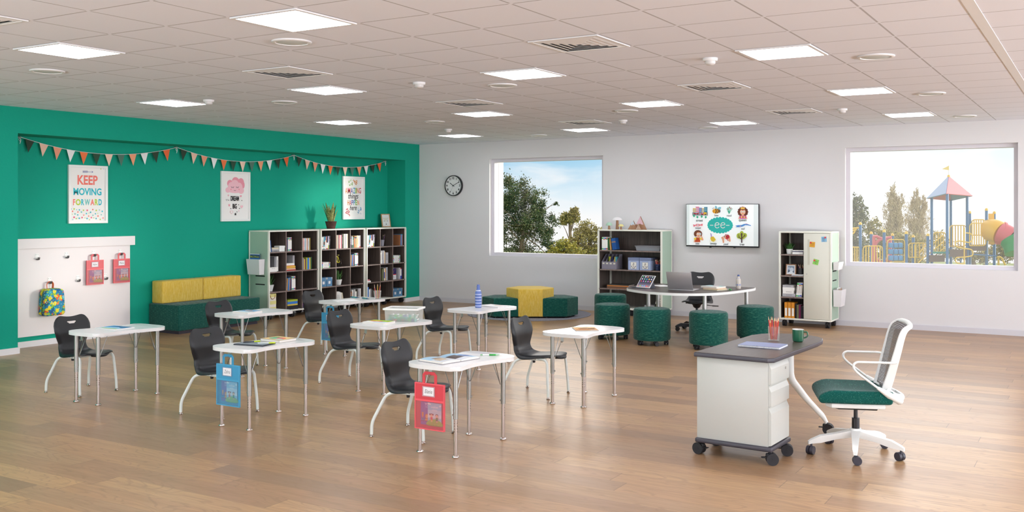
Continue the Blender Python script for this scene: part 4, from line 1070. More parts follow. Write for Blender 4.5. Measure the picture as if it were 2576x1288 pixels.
# potted plants ------------------------------------------------------
def leaf_blade(b, base, tip, w, bow, fold=.3, n=5):
    B_, Tp = Vector(base), Vector(tip); d = Tp - B_; side = d.cross(Vector((0, 0, 1)))
    side = side.normalized() if side.length > 1e-4 else Vector((1, 0, 0)); up = side.cross(d).normalized()
    rows_ = []
    for k in range(n + 1):
        s = k / n; c = B_ + d * s + up * (bow * math.sin(PI * s)); ww = w * (math.sin(PI * (.12 + .88 * s)) if s < 1 else .02)
        rows_.append([b.v(c - side * ww), b.v(c - up * ww * fold), b.v(c + side * ww)])
    for p, q in zip(rows_, rows_[1:]):
        b.f([p[0], p[1], q[1], q[0]]); b.f([p[1], p[2], q[2], q[1]])
def potted_plant(name, label, pot_m, r0, r1, hp, kind, seed, group=None):
    t = thing(name, label, 'plant', group=group); rr = random.Random(seed)
    MB().lathe([(r0, 0), (r1, hp), (r1 - .006, hp), (r1 - .010, hp - .015)], 28, cap=True).build('pot', pot_m, t)
    MB().lathe([(r1 - .010, hp - .014), (.002, hp - .012)], 20, cap=False).build('soil', SOIL, t)
    b = MB()
    if kind == 'snake':
        for k in range(13):
            a = k * 2.4; d = .015 + .035 * rr.random(); L_ = .20 + .17 * rr.random(); o_ = .03 + .10 * rr.random()
            leaf_blade(b, (d * math.cos(a), d * math.sin(a), hp - .02), ((d + o_) * math.cos(a), (d + o_) * math.sin(a), hp + L_), .030, .014, .35, 7)
    else:
        for k in range(34):
            a = k * 2.4; d = .008 + .03 * rr.random(); L_ = .07 + .11 * rr.random(); o_ = .03 + .05 * rr.random()
            if kind == 'bushy': L_ *= .6; o_ *= 1.0
            leaf_blade(b, (d * math.cos(a), d * math.sin(a), hp - .02), ((d + o_) * math.cos(a), (d + o_) * math.sin(a), hp + L_), .013 if kind != 'bushy' else .018, .012, .4)
    if kind == 'snake':
        m, q, bs = new_mat('snake_leaf'); n_ = q.noise(q.coords('Object', (12, 12, 55)), 1.6, 3, .6)
        q.nt.links.new(q.ramp(n_, [(.35, rgb('#5f6a3c')), (.55, rgb('#8b9153')), (.68, rgb('#c9bd74'))]), bs.inputs[0]); bs.inputs['Roughness'].default_value = .5
    else: m = LEAFM
    b.build('foliage', m, t, smooth=60)
    return t
p = potted_plant('potted_plant', 'spiky green plant in white pot, third shelf of the sofa-side bookcase', WHITEP, .052, .078, .105, 'grass', 3, 'shelf plants in white pots')
place(p, units[0][0], (units[0][1][0] + .150, .17, units[0][2][1] + .001))
p = potted_plant('potted_plant', 'leafy green plant in white pot, third shelf of the middle bookcase', WHITEP, .05, .072, .095, 'grass', 5, 'shelf plants in white pots')
place(p, units[1][0], (units[1][1][1] + .17, .12, units[1][2][1] + .001))
p = potted_plant('potted_plant', 'small bushy plant in round white pot, top shelf of the cream cabinet', WHITEP, .042, .05, .075, 'bushy', 8, 'shelf plants in white pots')
place(p, bcab[0], (.125, .14, bcab[2][3] + .001))
p = potted_plant('snake_plant', 'snake plant in a dark tapered pot on top of the middle bookcase', POTW, .070, .102, .128, 'snake', 4)
p.location = (-11.57, 12.995, 1.4305)
# striped bag, toy bicycle, pencil pots ------------------------------
t_, xs, zs, rh = units[0]
bag = thing('storage_bag', 'cream and yellow striped bag with rope handle, bottom shelf of the sofa-side bookcase', 'bag'); place(bag, t_, (xs[0] + .012, .03, zs[0] + .001))
b = MB(); b.use(flat('#ece6dd', .9)); b.box(0, .155, 0, .25, 0, .29, .004)
for z in (.02, .12, .235): b.use(flat('#ded78f', .9)); b.box(-.0006, .1556, -.0006, .2506, z, z + .055)
b.build('body', None, bag, smooth=0)
MB().tube(bez([(.02, -.003, .27), (.035, -.006, .225), (.075, -.008, .205), (.115, -.006, .225), (.13, -.003, .27)], 5), .005, 8).build('rope_handle', mat('rope', '#a8864f', .9), bag)
t_, xs, zs, rh = units[1]
bike = thing('toy_bicycle', 'small yellow model bicycle on the second shelf of the middle bookcase', 'model bicycle'); place(bike, t_, (xs[1] + .187, .16, zs[2] + .001), spin=R(10)); bike.scale = (.82, .82, .95)
for x in (-.115, .115):
    b = MB(); P = [(x + .072 * math.cos(2 * PI * k / 32), 0, .075 + .072 * math.sin(2 * PI * k / 32)) for k in range(32)]
    b.use(BLACKR); b.tube(P, .0035, 8, closed=True); b.use(CHROME)
    b.tube([(x + .067 * math.cos(2 * PI * k / 32), 0, .075 + .067 * math.sin(2 * PI * k / 32)) for k in range(32)], .0025, 6, closed=True)
    for k in range(10): a = PI * k / 10; b.tube([(x + .067 * math.cos(a), 0, .075 + .067 * math.sin(a)), (x - .067 * math.cos(a), 0, .075 - .067 * math.sin(a))], .0006, 4)
    b.build('wheel', None, bike)
b = MB(); ht, sp, bb, rear = (-.085, 0, .185), (.045, 0, .175), (.015, 0, .07), (.115, 0, .075)
for a, c in ((ht, sp), (ht, bb), (sp, bb), (bb, rear), (sp, rear)): b.tube([a, c], .0055, 8)
b.build('frame', mat('bike_yellow', '#d8cf2a', .4), bike)
b = MB(); b.tube([(-.078, 0, .205), (-.115, 0, .075)], .004, 8); b.tube([(-.078, 0, .20), (-.082, 0, .225)], .004, 8); b.tube([(-.10, -.05, .24), (-.082, 0, .225), (-.10, .05, .24)], .0035, 8); b.tube([(.045, 0, .17), (.05, 0, .205)], .004, 8)
b.build('handlebar', CHROME, bike)
b = MB(); b.prism([(.025, -.012), (.075, -.018), (.075, .018), (.025, .012)], .203, .212, .003); b.build('saddle', mat('saddle_yellow', '#b9b03a', .6), bike)
PENC = ['#d8503a', '#e07a4c', '#d9c04e', '#c8404c', '#5a4a9c', '#e8703a', '#f08a6a', '#b8453a', '#4a3a6a', '#d86a5a']
def pencil_pot(base, local, label, m, r0, r1, h, n, L_, group, where_, cols=PENC, ribbed=False, seed=1, inner=True):
    """pot plus its pencils; each pencil is a thing of its own"""
    t = thing('pencil_pot', label, 'pencil pot')
    def put(o, loc):
        if base is None: o.location = loc
        else: place(o, base, loc)
    put(t, local)
    if ribbed:
        pr = [(r0, 0)]
        for k in range(6): z = h * (.1 + .15 * k); pr += [(r0 + (r1 - r0) * z / h + .0, z - h * .05), (r0 + (r1 - r0) * z / h + .007, z + h * .02)]
        pr += [(r1, h), (r1 - .004, h), (r0 - .004, .006), (.002, .006)]
    else: pr = [(r0, 0), (r1, h), (r1 - .003, h), (r0 - .003, .005), (.002, .005)]
    MB().lathe(pr, 28).build('cup', m, t)
    rr = random.Random(seed)
    for k in range(n):
        a = 2 * PI * k / n + rr.random() * .25; lean = (.5 + .5 * rr.random())
        ri, ro = (r0 - .010) * .75, (r1 - .010)
        p0 = Vector((ri * math.cos(a) * .9, ri * math.sin(a) * .9, .0068)); p1 = Vector((ro * math.cos(a) * (.75 + .25 * lean), ro * math.sin(a) * (.75 + .25 * lean), h))
        d = (p1 - p0).normalized(); LL = L_ * (.9 + .2 * rr.random())
        b = MB(); cl = cols[k % len(cols)]
        b.use(flat(cl, .45)); b.tube([p0, p0 + d * (LL - .028)], .0036, 6)
        b.use(flat('#e6c9a0')); b.tube([p0 + d * (LL - .028), p0 + d * (LL - .006)], .0036, 6, rs=[.0036, .0012])
        b.use(flat(cl, .45)); b.tube([p0 + d * (LL - .006), p0 + d * LL], .001, 5, rs=[.0012, .0004])
        o = b.build('pencil', None); put(o, local)
        tag(o, 'coloured pencil standing ' + where_, 'pencil', group)
    return t
t_, xs, zs, rh = units[2]
pencil_pot(t_, (xs[1] + .15, .10, zs[3] + .001), 'grey pencil pot on the top shelf of the corner bookcase', mat('pot_grey', '#8d8c96', .5), .040, .052, .115, 6, .205, 'pencils in the grey pot', 'in the grey pot in the corner bookcase', ['#8a5a6a', '#3a3a3a', '#c8b03a', '#6a5a7a', '#2f4a3a', '#7a5a8a'], seed=3)
# loose things on top of the bookcases -------------------------------
def framed_picture(label, w, h, fm, loc, rz, lean, draw, fw=.018):
    t = thing('framed_picture', label, 'picture'); t.matrix_basis = Matrix.Translation(loc) @ Matrix.Rotation(rz, 4, 'Z') @ Matrix.Rotation(-lean, 4, 'X')
    b = MB()
    for q in ((-w / 2, w / 2, 0, fw), (-w / 2, w / 2, h - fw, h), (-w / 2, -w / 2 + fw, fw, h - fw), (w / 2 - fw, w / 2, fw, h - fw)): b.box(q[0], q[1], -.012, .008, q[2], q[3])
    b.build('frame', fm, t, smooth=0)
    b = MB(); b.lay = -.002; b.drect(-w / 2 + fw, fw, w / 2 - fw, h - fw, '#e4e3e2'); draw(b, w, h); b.use(PAPER); b.box(-w / 2 + fw, w / 2 - fw, 0, .006, fw, h - fw); b.build('print', None, t, smooth=0)
    return t
def fox(b, w, h):
    b.dpoly([(-.095, h * .76), (-.055, h * .70), (.055, h * .70), (.095, h * .76), (.078, h * .60), (.026, h * .50), (0, h * .30), (-.026, h * .50), (-.078, h * .60)], '#d9d6c6')
    for x in (-.052, .052): b.dell(x, h * .46, .009, .010, '#4a4a4a')
    b.dell(0, h * .22, .013, .010, '#3a3a3a'); b.drect(-w / 2 + .018, .018, -w / 2 + .026, h - .018, '#cfd0d2')
framed_picture('square wood-framed fox face picture on the corner bookcase', .25, .25, PALEW, (-11.70, 14.705, 1.4318), R(90), R(8), fox, .014)
def mushroom(label, r, h, hc, col, loc, sr):
    t = thing('toy_mushroom', label, 'toy mushroom', loc, 0, 'wooden toy mushrooms on the open bookcase')
    MB().lathe([(sr, 0), (sr * .68, h - hc * .9)], 20).build('stem', BROWNW, t)
    MB().lathe([(.002, h - hc), (r * .96, h - hc), (r, h - hc * .96), (r * .96, h - hc * .75), (r * .78, h - hc * .35), (r * .45, h - hc * .08), (.002, h)], 28, cap=False).build('cap', flat(col, .45), t)
mushroom('green-capped wooden toy mushroom on the open bookcase', .058, .122, .058, '#a9c9b4', (-7.155, 14.99, 1.4305), .023)
mushroom('tall white-capped wooden toy mushroom on the open bookcase', .083, .210, .056, '#e9e6e6', (-7.035, 15.06, 1.4305), .030)
mushroom('yellow-capped wooden toy mushroom on the open bookcase', .047, .092, .040, '#e3d994', (-6.925, 14.97, 1.4305), .019)
def peak(b, x0, x1, xp, z, y0, y1, m, cap, cz):
    b.use(m); b.prism([(x0, 0), (x1, 0), (xp, z)], y0, y1, 0, axis='y')
    if cap:
        l = lambda s: x0 + (xp - x0) * s; r_ = lambda s: x1 + (xp - x1) * s
        b.lay = y0 - .0004; k = cz / z
        b.dpoly([(l(k), cz), ((l(k) * 2 + r_(k)) / 3, cz - .014), ((l(k) + r_(k)) / 2, cz + .012), ((l(k) + r_(k) * 2) / 3, cz - .004), (r_(k) - .006, cz - .008), (xp, z)], cap)
mt = thing('toy_mountains', 'three wooden mountain cut-outs, pink, blue and patterned, on the open bookcase', 'toy mountains', (-6.815, 15.02, 1.4305))
b = MB(); peak(b, .10, .325, .215, .222, 0, .03, BROWNW, '#d9b3bd', .092); b.build('pink_peak', None, mt, smooth=0)
b = MB(); peak(b, 0, .18, .10, .150, -.026, -.001, BROWNW, '#bccbd6', .082); b.build('blue_peak', None, mt, smooth=0)
b = MB(); peak(b, .155, .265, .205, .098, -.05, -.028, BROWNW, None, 0)
b.lay = -.0504
for j in range(7):
    for i in range(7 - j): b.dpoly([(.168 + .012 * i + .006 * j + q, .008 + .0125 * j + w) for q, w in ((0, 0), (.006, .004), (0, .009), (-.006, .004))], '#e4d5c6')
b.build('patterned_peak', None, mt, smooth=0)
# open bookcase by the tree window -----------------------------------
row_of('b', 0, 0, 3, [(.026, .215, .17, c, bd) for c, bd in multi()] + [(.028, .205, .17, '#2f5a33'), ], .03, .035, group='books on the open bookcase')
for i, (cl, a, x, nm) in enumerate((('#c99a5b', -.10, .20, 'tan book leaning'), ('#20508f', -.14, .242, 'wide royal blue book with gold bands leaning'))):
    o = book_mesh(.022 if i == 0 else .075, .195, .13, cl, [(.62, .66, '#b98f4a'), (.70, .73, '#b98f4a')] if i else []).build('book', None, smooth=0)
    place(o, bcase[0], (x + .012, .05, bcase[2][3] + .002 + (0.0)), a); o.location.z += .0
    tag(o, nm + ' on the top shelf of the open bookcase', 'book', 'books on the open bookcase')
def clear_box(label, w, d, h, base, local, m):
    t = thing('lidded_box', label, 'box'); place(t, base, local)
    b = MB(); A = [(-w / 2 * .93, -d / 2 * .93), (w / 2 * .93, -d / 2 * .93), (w / 2 * .93, d / 2 * .93), (-w / 2 * .93, d / 2 * .93)]
    lo = [b.v((x, y, 0)) for x, y in A]; hi = [b.v((x / .93, y / .93, h * .86)) for x, y in A]
    b.f(lo)
    for i in range(4): b.f([lo[i], lo[(i + 1) % 4], hi[(i + 1) % 4], hi[i]])
    b.build('body', m, t, smooth=0)
    MB().box(-w / 2 - .012, w / 2 + .012, -d / 2 - .01, d / 2 + .01, h * .86, h, .006).build('lid', m, t)
    return t
clear_box('flat clear grey lidded box of teal blocks on the open bookcase', .44, .25, .082, bcase[0], (.885, .19, bcase[2][3] + .001), FROSTG)
for k in range(5):
    o = MB().box(-.026, .026, -.09, .09, 0, .045, .003).build('wooden_block', flat('#3fa58e'), None); place(o, bcase[0], (.74 + .068 * k, .19, bcase[2][3] + .004))
    tag(o, 'teal block inside the flat clear box on the open bookcase', 'block', 'teal blocks in the clear box')
fo = thing('file_organizer', 'grey slanted file organizer with four label slots on the open bookcase', 'organizer'); place(fo, bcase[0], (.062, .035, bcase[2][2] + .001))
om = mat('organizer_grey', '#837e8b', .7)
b = MB(); b.box(0, .27, 0, .004, 0, .125); b.box(0, .27, .236, .24, 0, .245); b.box(0, .27, .004, .236, 0, .004); b.build('box', om, fo, smooth=0)
for k in range(5):
    x = .0665 * k; MB().prism([(.004, .004), (.236, .004), (.236, .245), (.16, .245), (.004, .12)], x, x + .004, 0, axis='x').build('divider', om, fo, smooth=0)
b = MB()
for k in range(4): b.lay = -.0004; b.drect(.016 + .0665 * k, .082, .052 + .0665 * k, .106, '#d8d6c6')
b.build('label_slot', None, fo, smooth=0)
for k, (x, th, cl, nm) in enumerate(((.100, .022, '#a8b83a', 'lime'), (.1215, .010, '#d9c04e', 'yellow'), (.150, .030, '#2e2b52', 'navy'), (.205, .016, '#d9c04e', 'yellow'), (.222, .032, '#4f9fae', 'teal'))):
    o = book_mesh(th, .20, .13, cl).build('book', None, smooth=0); place(o, bcase[0], (.062 + x if k < 3 else .062 + x, .10, bcase[2][2] + .0065))
    tag(o, '%s booklet standing %s in the grey file organizer' % (nm, ORD[k]), 'book', 'booklets in the file organizer')
def anchor_box(k):
    o = thing('anchor_box', 'blue striped lidded box with anchor picture, %s on the open bookcase' % ('beside the organizer', 'beside the pencil pot')[k], 'box', group='anchor boxes')
    place(o, bcase[0], (.545 + .208 * k, .03, bcase[2][2] + .001)); w = .203
    b = MB(); b.use(flat('#c9d2e6')); b.box(.003, w - .003, .003, .27, 0, .16)
    for q in range(9): b.use(flat('#7d93c4')); x = .006 + q * .0225; b.box(x, x + .011, .0024, .2705, .001, .1595)
    for q in range(11): y = .010 + q * .024; b.box(.0024, w - .0024, y, y + .011, .001, .1595)
    b.build('body', None, o, smooth=0)
    MB().box(0, w, 0, .273, .155, .205, .002).build('lid', flat('#7884a4'), o, smooth=0)
    b = MB(); b.lay = .002; b.drect(.05, .018, .153, .132, '#5a5648'); b.drect(.053, .021, .150, .129, '#eceae4')
    c = '#3a4a6a'; x = .1015
    b.drect(x - .003, .04, x + .003, .108, c); b.dell(x, .112, .008, .009, c); b.dell(x, .112, .004, .005, '#eceae4'); b.drect(x - .016, .092, x + .016, .098, c)
    pts = [(x + .034 * math.cos(R(a)), .062 + .034 * math.sin(R(a))) for a in range(190, 351, 16)]; b.dline(pts, .007, c)
    for s in (-1, 1): b.dpoly([(x + s * .036, .074), (x + s * .024, .056), (x + s * .042, .052)], c)
    b.dline([(x + .02 * math.sin(k_ * .9), .03 + k_ * .010) for k_ in range(9)], .0035, '#b99a5c')
    b.build('label_card', None, o, smooth=0)
anchor_box(0); anchor_box(1)
pencil_pot(bcase[0], (1.055, .095, bcase[2][2] + .001), 'dark blue ribbed pencil pot on the open bookcase', mat('pot_navy', '#232f55', .4), .034, .046, .105, 9, .175, 'pencils in the dark blue pot', 'in the dark blue pot on the open bookcase', ribbed=True, seed=6)
stack_of('b', 0, 0, 1, [(.40, .012, .24, '#a06a48'), (.40, .012, .24, '#4b4640'), (.395, .012, .24, '#a06a48'), (.39, .010, .24, '#e08a3c'), (.40, .014, .24, '#4b4640')], .115, .06, 'books on the open bookcase', 'flat folder')
stack_of('b', 0, 0, 0, [(.17, .025, .2, W0), (.165, .03, .2, '#b7b6ba'), (.17, .012, .2, '#8f9094')], .80, .05, 'books on the open bookcase')
for k in range(2):
    o = book_mesh(.035, .235, .18, W0, [(.1, .4, '#2b2b30'), (.6, .64, '#2b2b30'), (.74, .8, '#2b2b30')]).build('book', None, smooth=0); place(o, bcase[0], (1.005 + .045 * k, .05, bcase[2][0] + .008), .22)
    tag(o, 'white patterned book leaning at the end of the bottom open bookcase shelf, %s' % ('outer', 'inner')[1 - k], 'book', 'books on the open bookcase')
# cream cabinet ------------------------------------------------------
stack_of('c', 0, 0, 3, [(.16, .034, .19, W0), (.165, .012, .2, '#2e2b52'), (.165, .012, .2, W0)], .155, .06, 'books on the cream cabinet')
def photo(b, w, h):
    b.drect(-w / 2 + .018, .018, w / 2 - .018, h - .018, '#dfe2e6'); b.drect(-w / 2 + .03, .03, w / 2 - .03, h - .03, '#7f93ac'); b.drect(-w / 2 + .03, .03, w / 2 - .03, h * .42, '#56697f'); b.dell(.01, h * .5, .03, .035, '#cfd8e2'); b.dell(-.03, h * .62, .02, .018, '#b7c6d6'); b.dpoly([(-.05, .03), (.0, h * .4), (.05, .03)], '#dfe6ec')
pl = framed_picture('wood-framed blue photograph on the second shelf of the cream cabinet', .155, .165, BROWNW, (-4.222 + .155, 14.80 + .10, bcab[2][2] + .0024), 0, R(7), photo, .012)
pencil_pot(bcab[0], (.30, .12, bcab[2][2] + .001), 'black mesh pencil pot on the cream cabinet', mat('pot_black', '#26262c', .5), .042, .045, .11, 7, .16, 'pencils in the black pot', 'in the black pot on the cream cabinet', ['#c8504a', '#3a3a4a', '#e0a07a', '#b03a30', '#4a4a7a', '#d8d8d8', '#8a5a4a'], seed=9)
for k in range(2):
    o = MB().box(0, .17, 0, .12, 0, .008).build('notepad', flat(('#c9d6e4', '#f2f1ee')[k]), None, smooth=0); place(o, bcab[0], (.185 + .008 * k, .025 - .006 * k, bcab[2][2] + .001 + .0085 * k))
    tag(o, '%s notepad lying on the cream cabinet\'s second shelf' % ('pale blue', 'white')[k], 'notepad', 'notepads on the cream cabinet')
stack_of('c', 0, 0, 1, [(.195, .045, .2, '#b7b6ba', [], -.005, '#8f9094'), (.17, .05, .19, W0, [], 0, '#bbbbbb'), (.18, .042, .19, W0, [], -.002), (.16, .036, .18, '#b7b6ba', [], 0, '#8f9094')], .01, .05, 'books on the cream cabinet')
row_of('c', 0, 0, 1, [(.026, .215, .17, c, bd, '#9a7a5a', .09) for c, bd in multi()[:3]], .215, .04, group='books on the cream cabinet')
for k in range(3):
    b = MB(); b.use(flat('#d98f2f', .5)); b.box(0, .045, 0, .2, 0, .235); b.lay = -.0004; b.drect(.006, .03, .039, .15, '#ecebe8')
    o = b.build('ring_binder', None, smooth=0); place(o, bcab[0], (.075 + .052 * k, .04, bcab[2][0] + .001)); tag(o, 'orange ring binder with blank white label, %s of three in the cream cabinet' % ORD[k], 'binder', 'orange binders in the cream cabinet')
row_of('c', 0, 0, 0, [(.02, .22, .17, BK), (.028, .205, .17, '#6b6c4c'), (.03, .205, .17, '#6d2249'), (.038, .185, .17, BK)], .205, .04, group='books on the cream cabinet')
# notes and magnets on the cabinet door
DX, DY, DZ = -4.222, 14.80, 0
for nm, x, z, w, ang, cl, lines in (('orange', .50, 1.245, .08, -5, '#e0a63c', 'Thank you!'), ('blue', .672, 1.325, .078, 3, '#8fc0df', None), ('green', .552, .985, .082, -14, '#8fcf66', 'Clean up!')):
    b = MB(Matrix.Translation((DX + x, DY + .003, z)) @ Matrix.Rotation(R(-ang), 4, 'Y')); b.use(flat(cl)); b.box(-w / 2, w / 2, -.0012, -.0002, -w / 2, w / 2); b.lay = -.0014
    if lines:
        for q, wd_ in enumerate(lines.split()): b.dtext(wd_, 0, .012 - .022 * q, h=.015, w=.05, col='#3a3222', shear=.3)
        if nm == 'green': b.dline([(-.01, -.022), (.012, -.026), (.008, -.02)], .003, '#3a3222')
    else:
        for q in range(5): b.drect(-w * .34, .02 - .012 * q, w * (.1 + .2 * ((q * 7) % 3) / 3), .024 - .012 * q, '#4a5a7a')
    tag(b.build('sticky_note', None, smooth=0), '%s sticky note on the cream cabinet door' % nm, 'sticky note', 'sticky notes on the cabinet door')
    mx_, mz_ = {'orange': (-.022, .026), 'blue': (.018, .026), 'green': (-.02, .022)}[nm]
    tag(MB(Matrix.Translation((DX + x + mx_, DY + .0014, z + mz_))).cyl((0, 0, 0), (0, -.007, 0), .0135, .012, n=18).build('magnet', mat('magnet_red', '#d3222e', .35)), 'round red magnet holding the %s sticky note' % nm, 'magnet', 'red magnets on the cabinet door')
# ---------------------------------------------------------------- framed posters in the recess
RX = XR
def poster(name_label, y0, w, z0, h, draw):
    t = thing('framed_poster', name_label, 'poster', (RX, y0, z0), R(90), 'framed posters in the recess')
    f = .034
    b = MB()
    for q in ((0, w, 0, f), (0, w, h - f, h), (0, f, f, h - f), (w - f, w, f, h - f)): b.box(q[0], q[1], -.032, -.002, q[2], q[3], .001, 1)
    b.build('frame', WHITEP, t, smooth=0)
    b = MB(); b.use(PAPER); b.box(f, w - f, -.010, -.004, f, h - f); b.lay = -.0105
    draw(b); b.build('print', None, t, smooth=0)
    return t
def mapper(L, Rr, tl, tr, bl, br, w, h):
    """picture crop coordinates of a poster's outer corners -> metres on the poster"""
    def f(x, y):
        u = (x - L) / (Rr - L); return u * w, h * (1 - (y - (tl + (tr - tl) * u)) / ((bl + (br - bl) * u) - (tl + (tr - tl) * u)))
    return f
def keep(b):
    w, h = .598, .787; m = mapper(100, 835, 105, 137, 1228, 1218, w, h)
    cor, tea, lime_, aqua, pink, blue_ = '#f47e72', '#2fbccb', '#b7d338', '#66c2bd', '#ee5c84', '#3b4aa0'
    def T(s, x0, x1, y0, y1, c):
        a, q = m(x0, (y0 + y1) / 2), m(x1, (y0 + y1) / 2); p = m((x0 + x1) / 2, y0), m((x0 + x1) / 2, y1)
        b.dtext(s, (a[0] + q[0]) / 2, (p[0][1] + p[1][1]) / 2, h=p[0][1] - p[1][1], w=q[0] - a[0], col=c, bold=.03)
    T('KEEP', 275, 655, 310, 490, cor); T('MOVING', 200, 728, 552, 690, tea)
    xs_ = [190, 240, 340, 405, 515, 597, 668, 740]
    for ch_, x0, x1, c in zip('FORWARD', xs_, xs_[1:], (cor, lime_, tea, aqua, cor, lime_, tea)): T(ch_, x0 + 2, x1 - 6, 762, 880, c)
    b.dline([m(370, 240), m(560, 245)], .004, blue_)
    for k in range(6): x = 372 + k * 16; b.dline([m(x, 218), m(x + 12, 240), m(x, 262)], .004, blue_)
    b.dpoly([m(538, 224), m(568, 245), m(538, 266), m(552, 245)], blue_)
    dots = [(212, 950, 14, lime_), (258, 964, 8, tea), (308, 968, 13, tea), (385, 975, 13, lime_), (455, 976, 15, pink), (560, 962, 13, cor), (625, 978, 14, lime_), (686, 970, 12, '#8fd0cc'), (740, 996, 14, tea), (184, 995, 13, cor), (281, 1008, 13, cor), (345, 1010, 14, aqua),
            (517, 1014, 14, tea), (439, 1038, 13, tea), (486, 1031, 7, lime_), (610, 1042, 12, tea), (655, 1033, 7, lime_), (227, 1044, 13, aqua), (177, 1051, 7, lime_), (277, 1063, 13, tea), (390, 1067, 12, cor), (562, 1070, 12, '#8fd0cc'), (480, 1086, 12, cor), (658, 1086, 14, cor), (721, 1060, 12, '#8fd0cc'),
            (210, 1108, 15, pink), (250, 1132, 11, lime_), (306, 1127, 14, tea), (358, 1113, 13, pink), (408, 1118, 7, lime_), (452, 1131, 13, tea), (530, 1115, 13, pink), (578, 1119, 7, lime_), (622, 1133, 13, tea), (754, 1122, 12, cor), (186, 1152, 10, '#8fd0cc'), (495, 1155, 9, lime_), (700, 1150, 11, lime_), (160, 950, 7, tea), (712, 188, 9, lime_), (762, 190, 5, tea)]
    for x, y, r, c in dots: p = m(x, y); b.dell(p[0], p[1], r * .00078, r * .00078, c, 14)
poster('framed poster reading KEEP MOVING FORWARD with coloured dots', 8.091, .598, 1.580, .787, keep)
def dream(b):
    w, h = .606, .79; m = mapper(2047, 2312, 700, 711, 1165, 1161, w, h)
    E = lambda x, y, rx, ry, c, **k: (lambda p: b.dell(p[0], p[1], rx * .00228, ry * .00170, c, **k))(m(x, y))
    for x, y, rx, ry in ((2132, 815, 27, 34), (2182, 790, 32, 34), (2232, 805, 28, 40), (2250, 830, 16, 34)): E(x, y, rx, ry, '#ee9bab')
    for x, y, rx, ry in ((2112, 876, 22, 25), (2145, 850, 34, 50), (2176, 825, 36, 44), (2214, 850, 32, 44), (2232, 880, 28, 32), (2175, 880, 70, 24)): E(x, y, rx, ry, '#f6c3cd')
    for x in (2154, 2198):
        p = m(x, 846); b.dline([(p[0] + .034 * math.cos(R(a)), p[1] + .012 + .020 * math.sin(R(a))) for a in range(200, 341, 20)], .005, '#2c2a35')
        for q in (-1, 0, 1): b.dline([(p[0] + q * .016, p[1] - .006), (p[0] + q * .024, p[1] - .022)], .004, '#2c2a35')
    for x in (2139, 2213): E(x, 870, 4, 4, '#ee6a7d')
    p = m(2175, 873); b.dline([(p[0] + .020 * math.cos(R(a)), p[1] + .014 * math.sin(R(a))) for a in range(190, 351, 20)], .005, '#2c2a35')
    for s, x, y, wd, hh in (('DREAM', 2174, 953, .172, .078), ('BIG', 2173, 1025, .088, .080)):
        p = m(x, y); b.dtext(s, p[0], p[1], h=hh, w=wd, col='#16151b', bold=.04)
    def star(x, y, r, c):
        p = m(x, y); b.dpoly([(p[0] + (r if k % 2 == 0 else r * .45) * math.sin(PI * k / 5), p[1] + (r if k % 2 == 0 else r * .45) * math.cos(PI * k / 5)) for k in range(10)], c)
    def heart(x, y, r, c):
        p = m(x, y); b.dpoly([(p[0] + r * .062 * 16 * math.sin(a) ** 3, p[1] + r * .062 * (13 * math.cos(a) - 5 * math.cos(2 * a) - 2 * math.cos(3 * a) - math.cos(4 * a))) for a in [2 * PI * k / 24 for k in range(24)]], c)
    star(2115, 925, .020, '#f3b3c0'); star(2123, 1016, .027, '#ee9bab'); star(2180, 1098, .027, '#16151b'); star(2211, 1068, .014, '#f3b3c0')
    heart(2229, 932, .020, '#ee9bab'); heart(2237, 1029, .030, '#f6c3cd'); heart(2143, 1080, .032, '#ee9bab'); heart(2143, 1080, .026, '#f4f3f0'); heart(2101, 967, .018, '#2c2a35'); heart(2101, 967, .013, '#f4f3f0')
    for x, y in ((2118, 969), (2238, 972), (2208, 1012), (2137, 1047), (2217, 1046), (2193, 1078)): E(x, y, 4, 4, '#16151b')
poster('framed poster of a sleepy pink cloud reading DREAM BIG', 10.727, .606, 1.580, .79, dream)
def amazing(b):
    w, h = .606, .787; m = mapper(1350, 1633, 430, 440, 990, 987, w, h)
    def T(s, x, y, wd, hh, c, sh=0.0, bo=.015): p = m(x, y); b.dtext(s, p[0], p[1], h=hh, w=wd, col=c, shear=sh, bold=bo)
    def word(s, x0, x1, y, hh, cols_):
        n_ = len(s); wt = [.45 if c == 'I' else 1.25 if c == 'M' else 1 for c in s]; tot = sum(wt); x = x0
        for c, k, wq in zip(s, cols_, wt):
            dx_ = (x1 - x0) * wq / tot; T(c, x + dx_ / 2, y, dx_ / 283 * w * .84, hh, k); x += dx_
    OR, RE, PU, BL, GR = '#e2862c', '#cf2f45', '#5b3fa0', '#2a8fc2', '#7cb93a'
    word('AMAZING', 1384, 1594, 617, .104, (OR, RE, PU, BL, GR, OR, RE)); T('things', 1490, 698, .285, .125, '#1b1a1f', .25, .01)
    word('HAPPEN', 1412, 1568, 773, .092, (OR, RE, PU, BL, GR, OR)); T('here', 1489, 838, .195, .094, '#1b1a1f', .25, .01)
    rr = random.Random(5)
    for cxp, cyp, c in ((1455, 512, GR), (1570, 880, BL)):
        for k in range(16):
            p = m(cxp + rr.uniform(-23, 23), cyp + rr.uniform(-42, 42)); r = rr.uniform(.004, .011); b.drect(p[0] - r, p[1] - r, p[0] + r, p[1] + r, c)
    for pts, c in (([(1490, 485), (1512, 500), (1535, 485), (1538, 505), (1518, 512), (1538, 520), (1524, 542), (1510, 520), (1500, 500), (1492, 472)], OR), ([(1395, 870), (1412, 848), (1420, 875), (1440, 890), (1428, 905), (1405, 885), (1388, 905), (1415, 915), (1440, 930), (1438, 948)], RE)):
        b.dline([m(*p) for p in pts], .011, c)
poster('framed poster reading AMAZING things HAPPEN here', 13.590, .606, 1.585, .787, amazing)

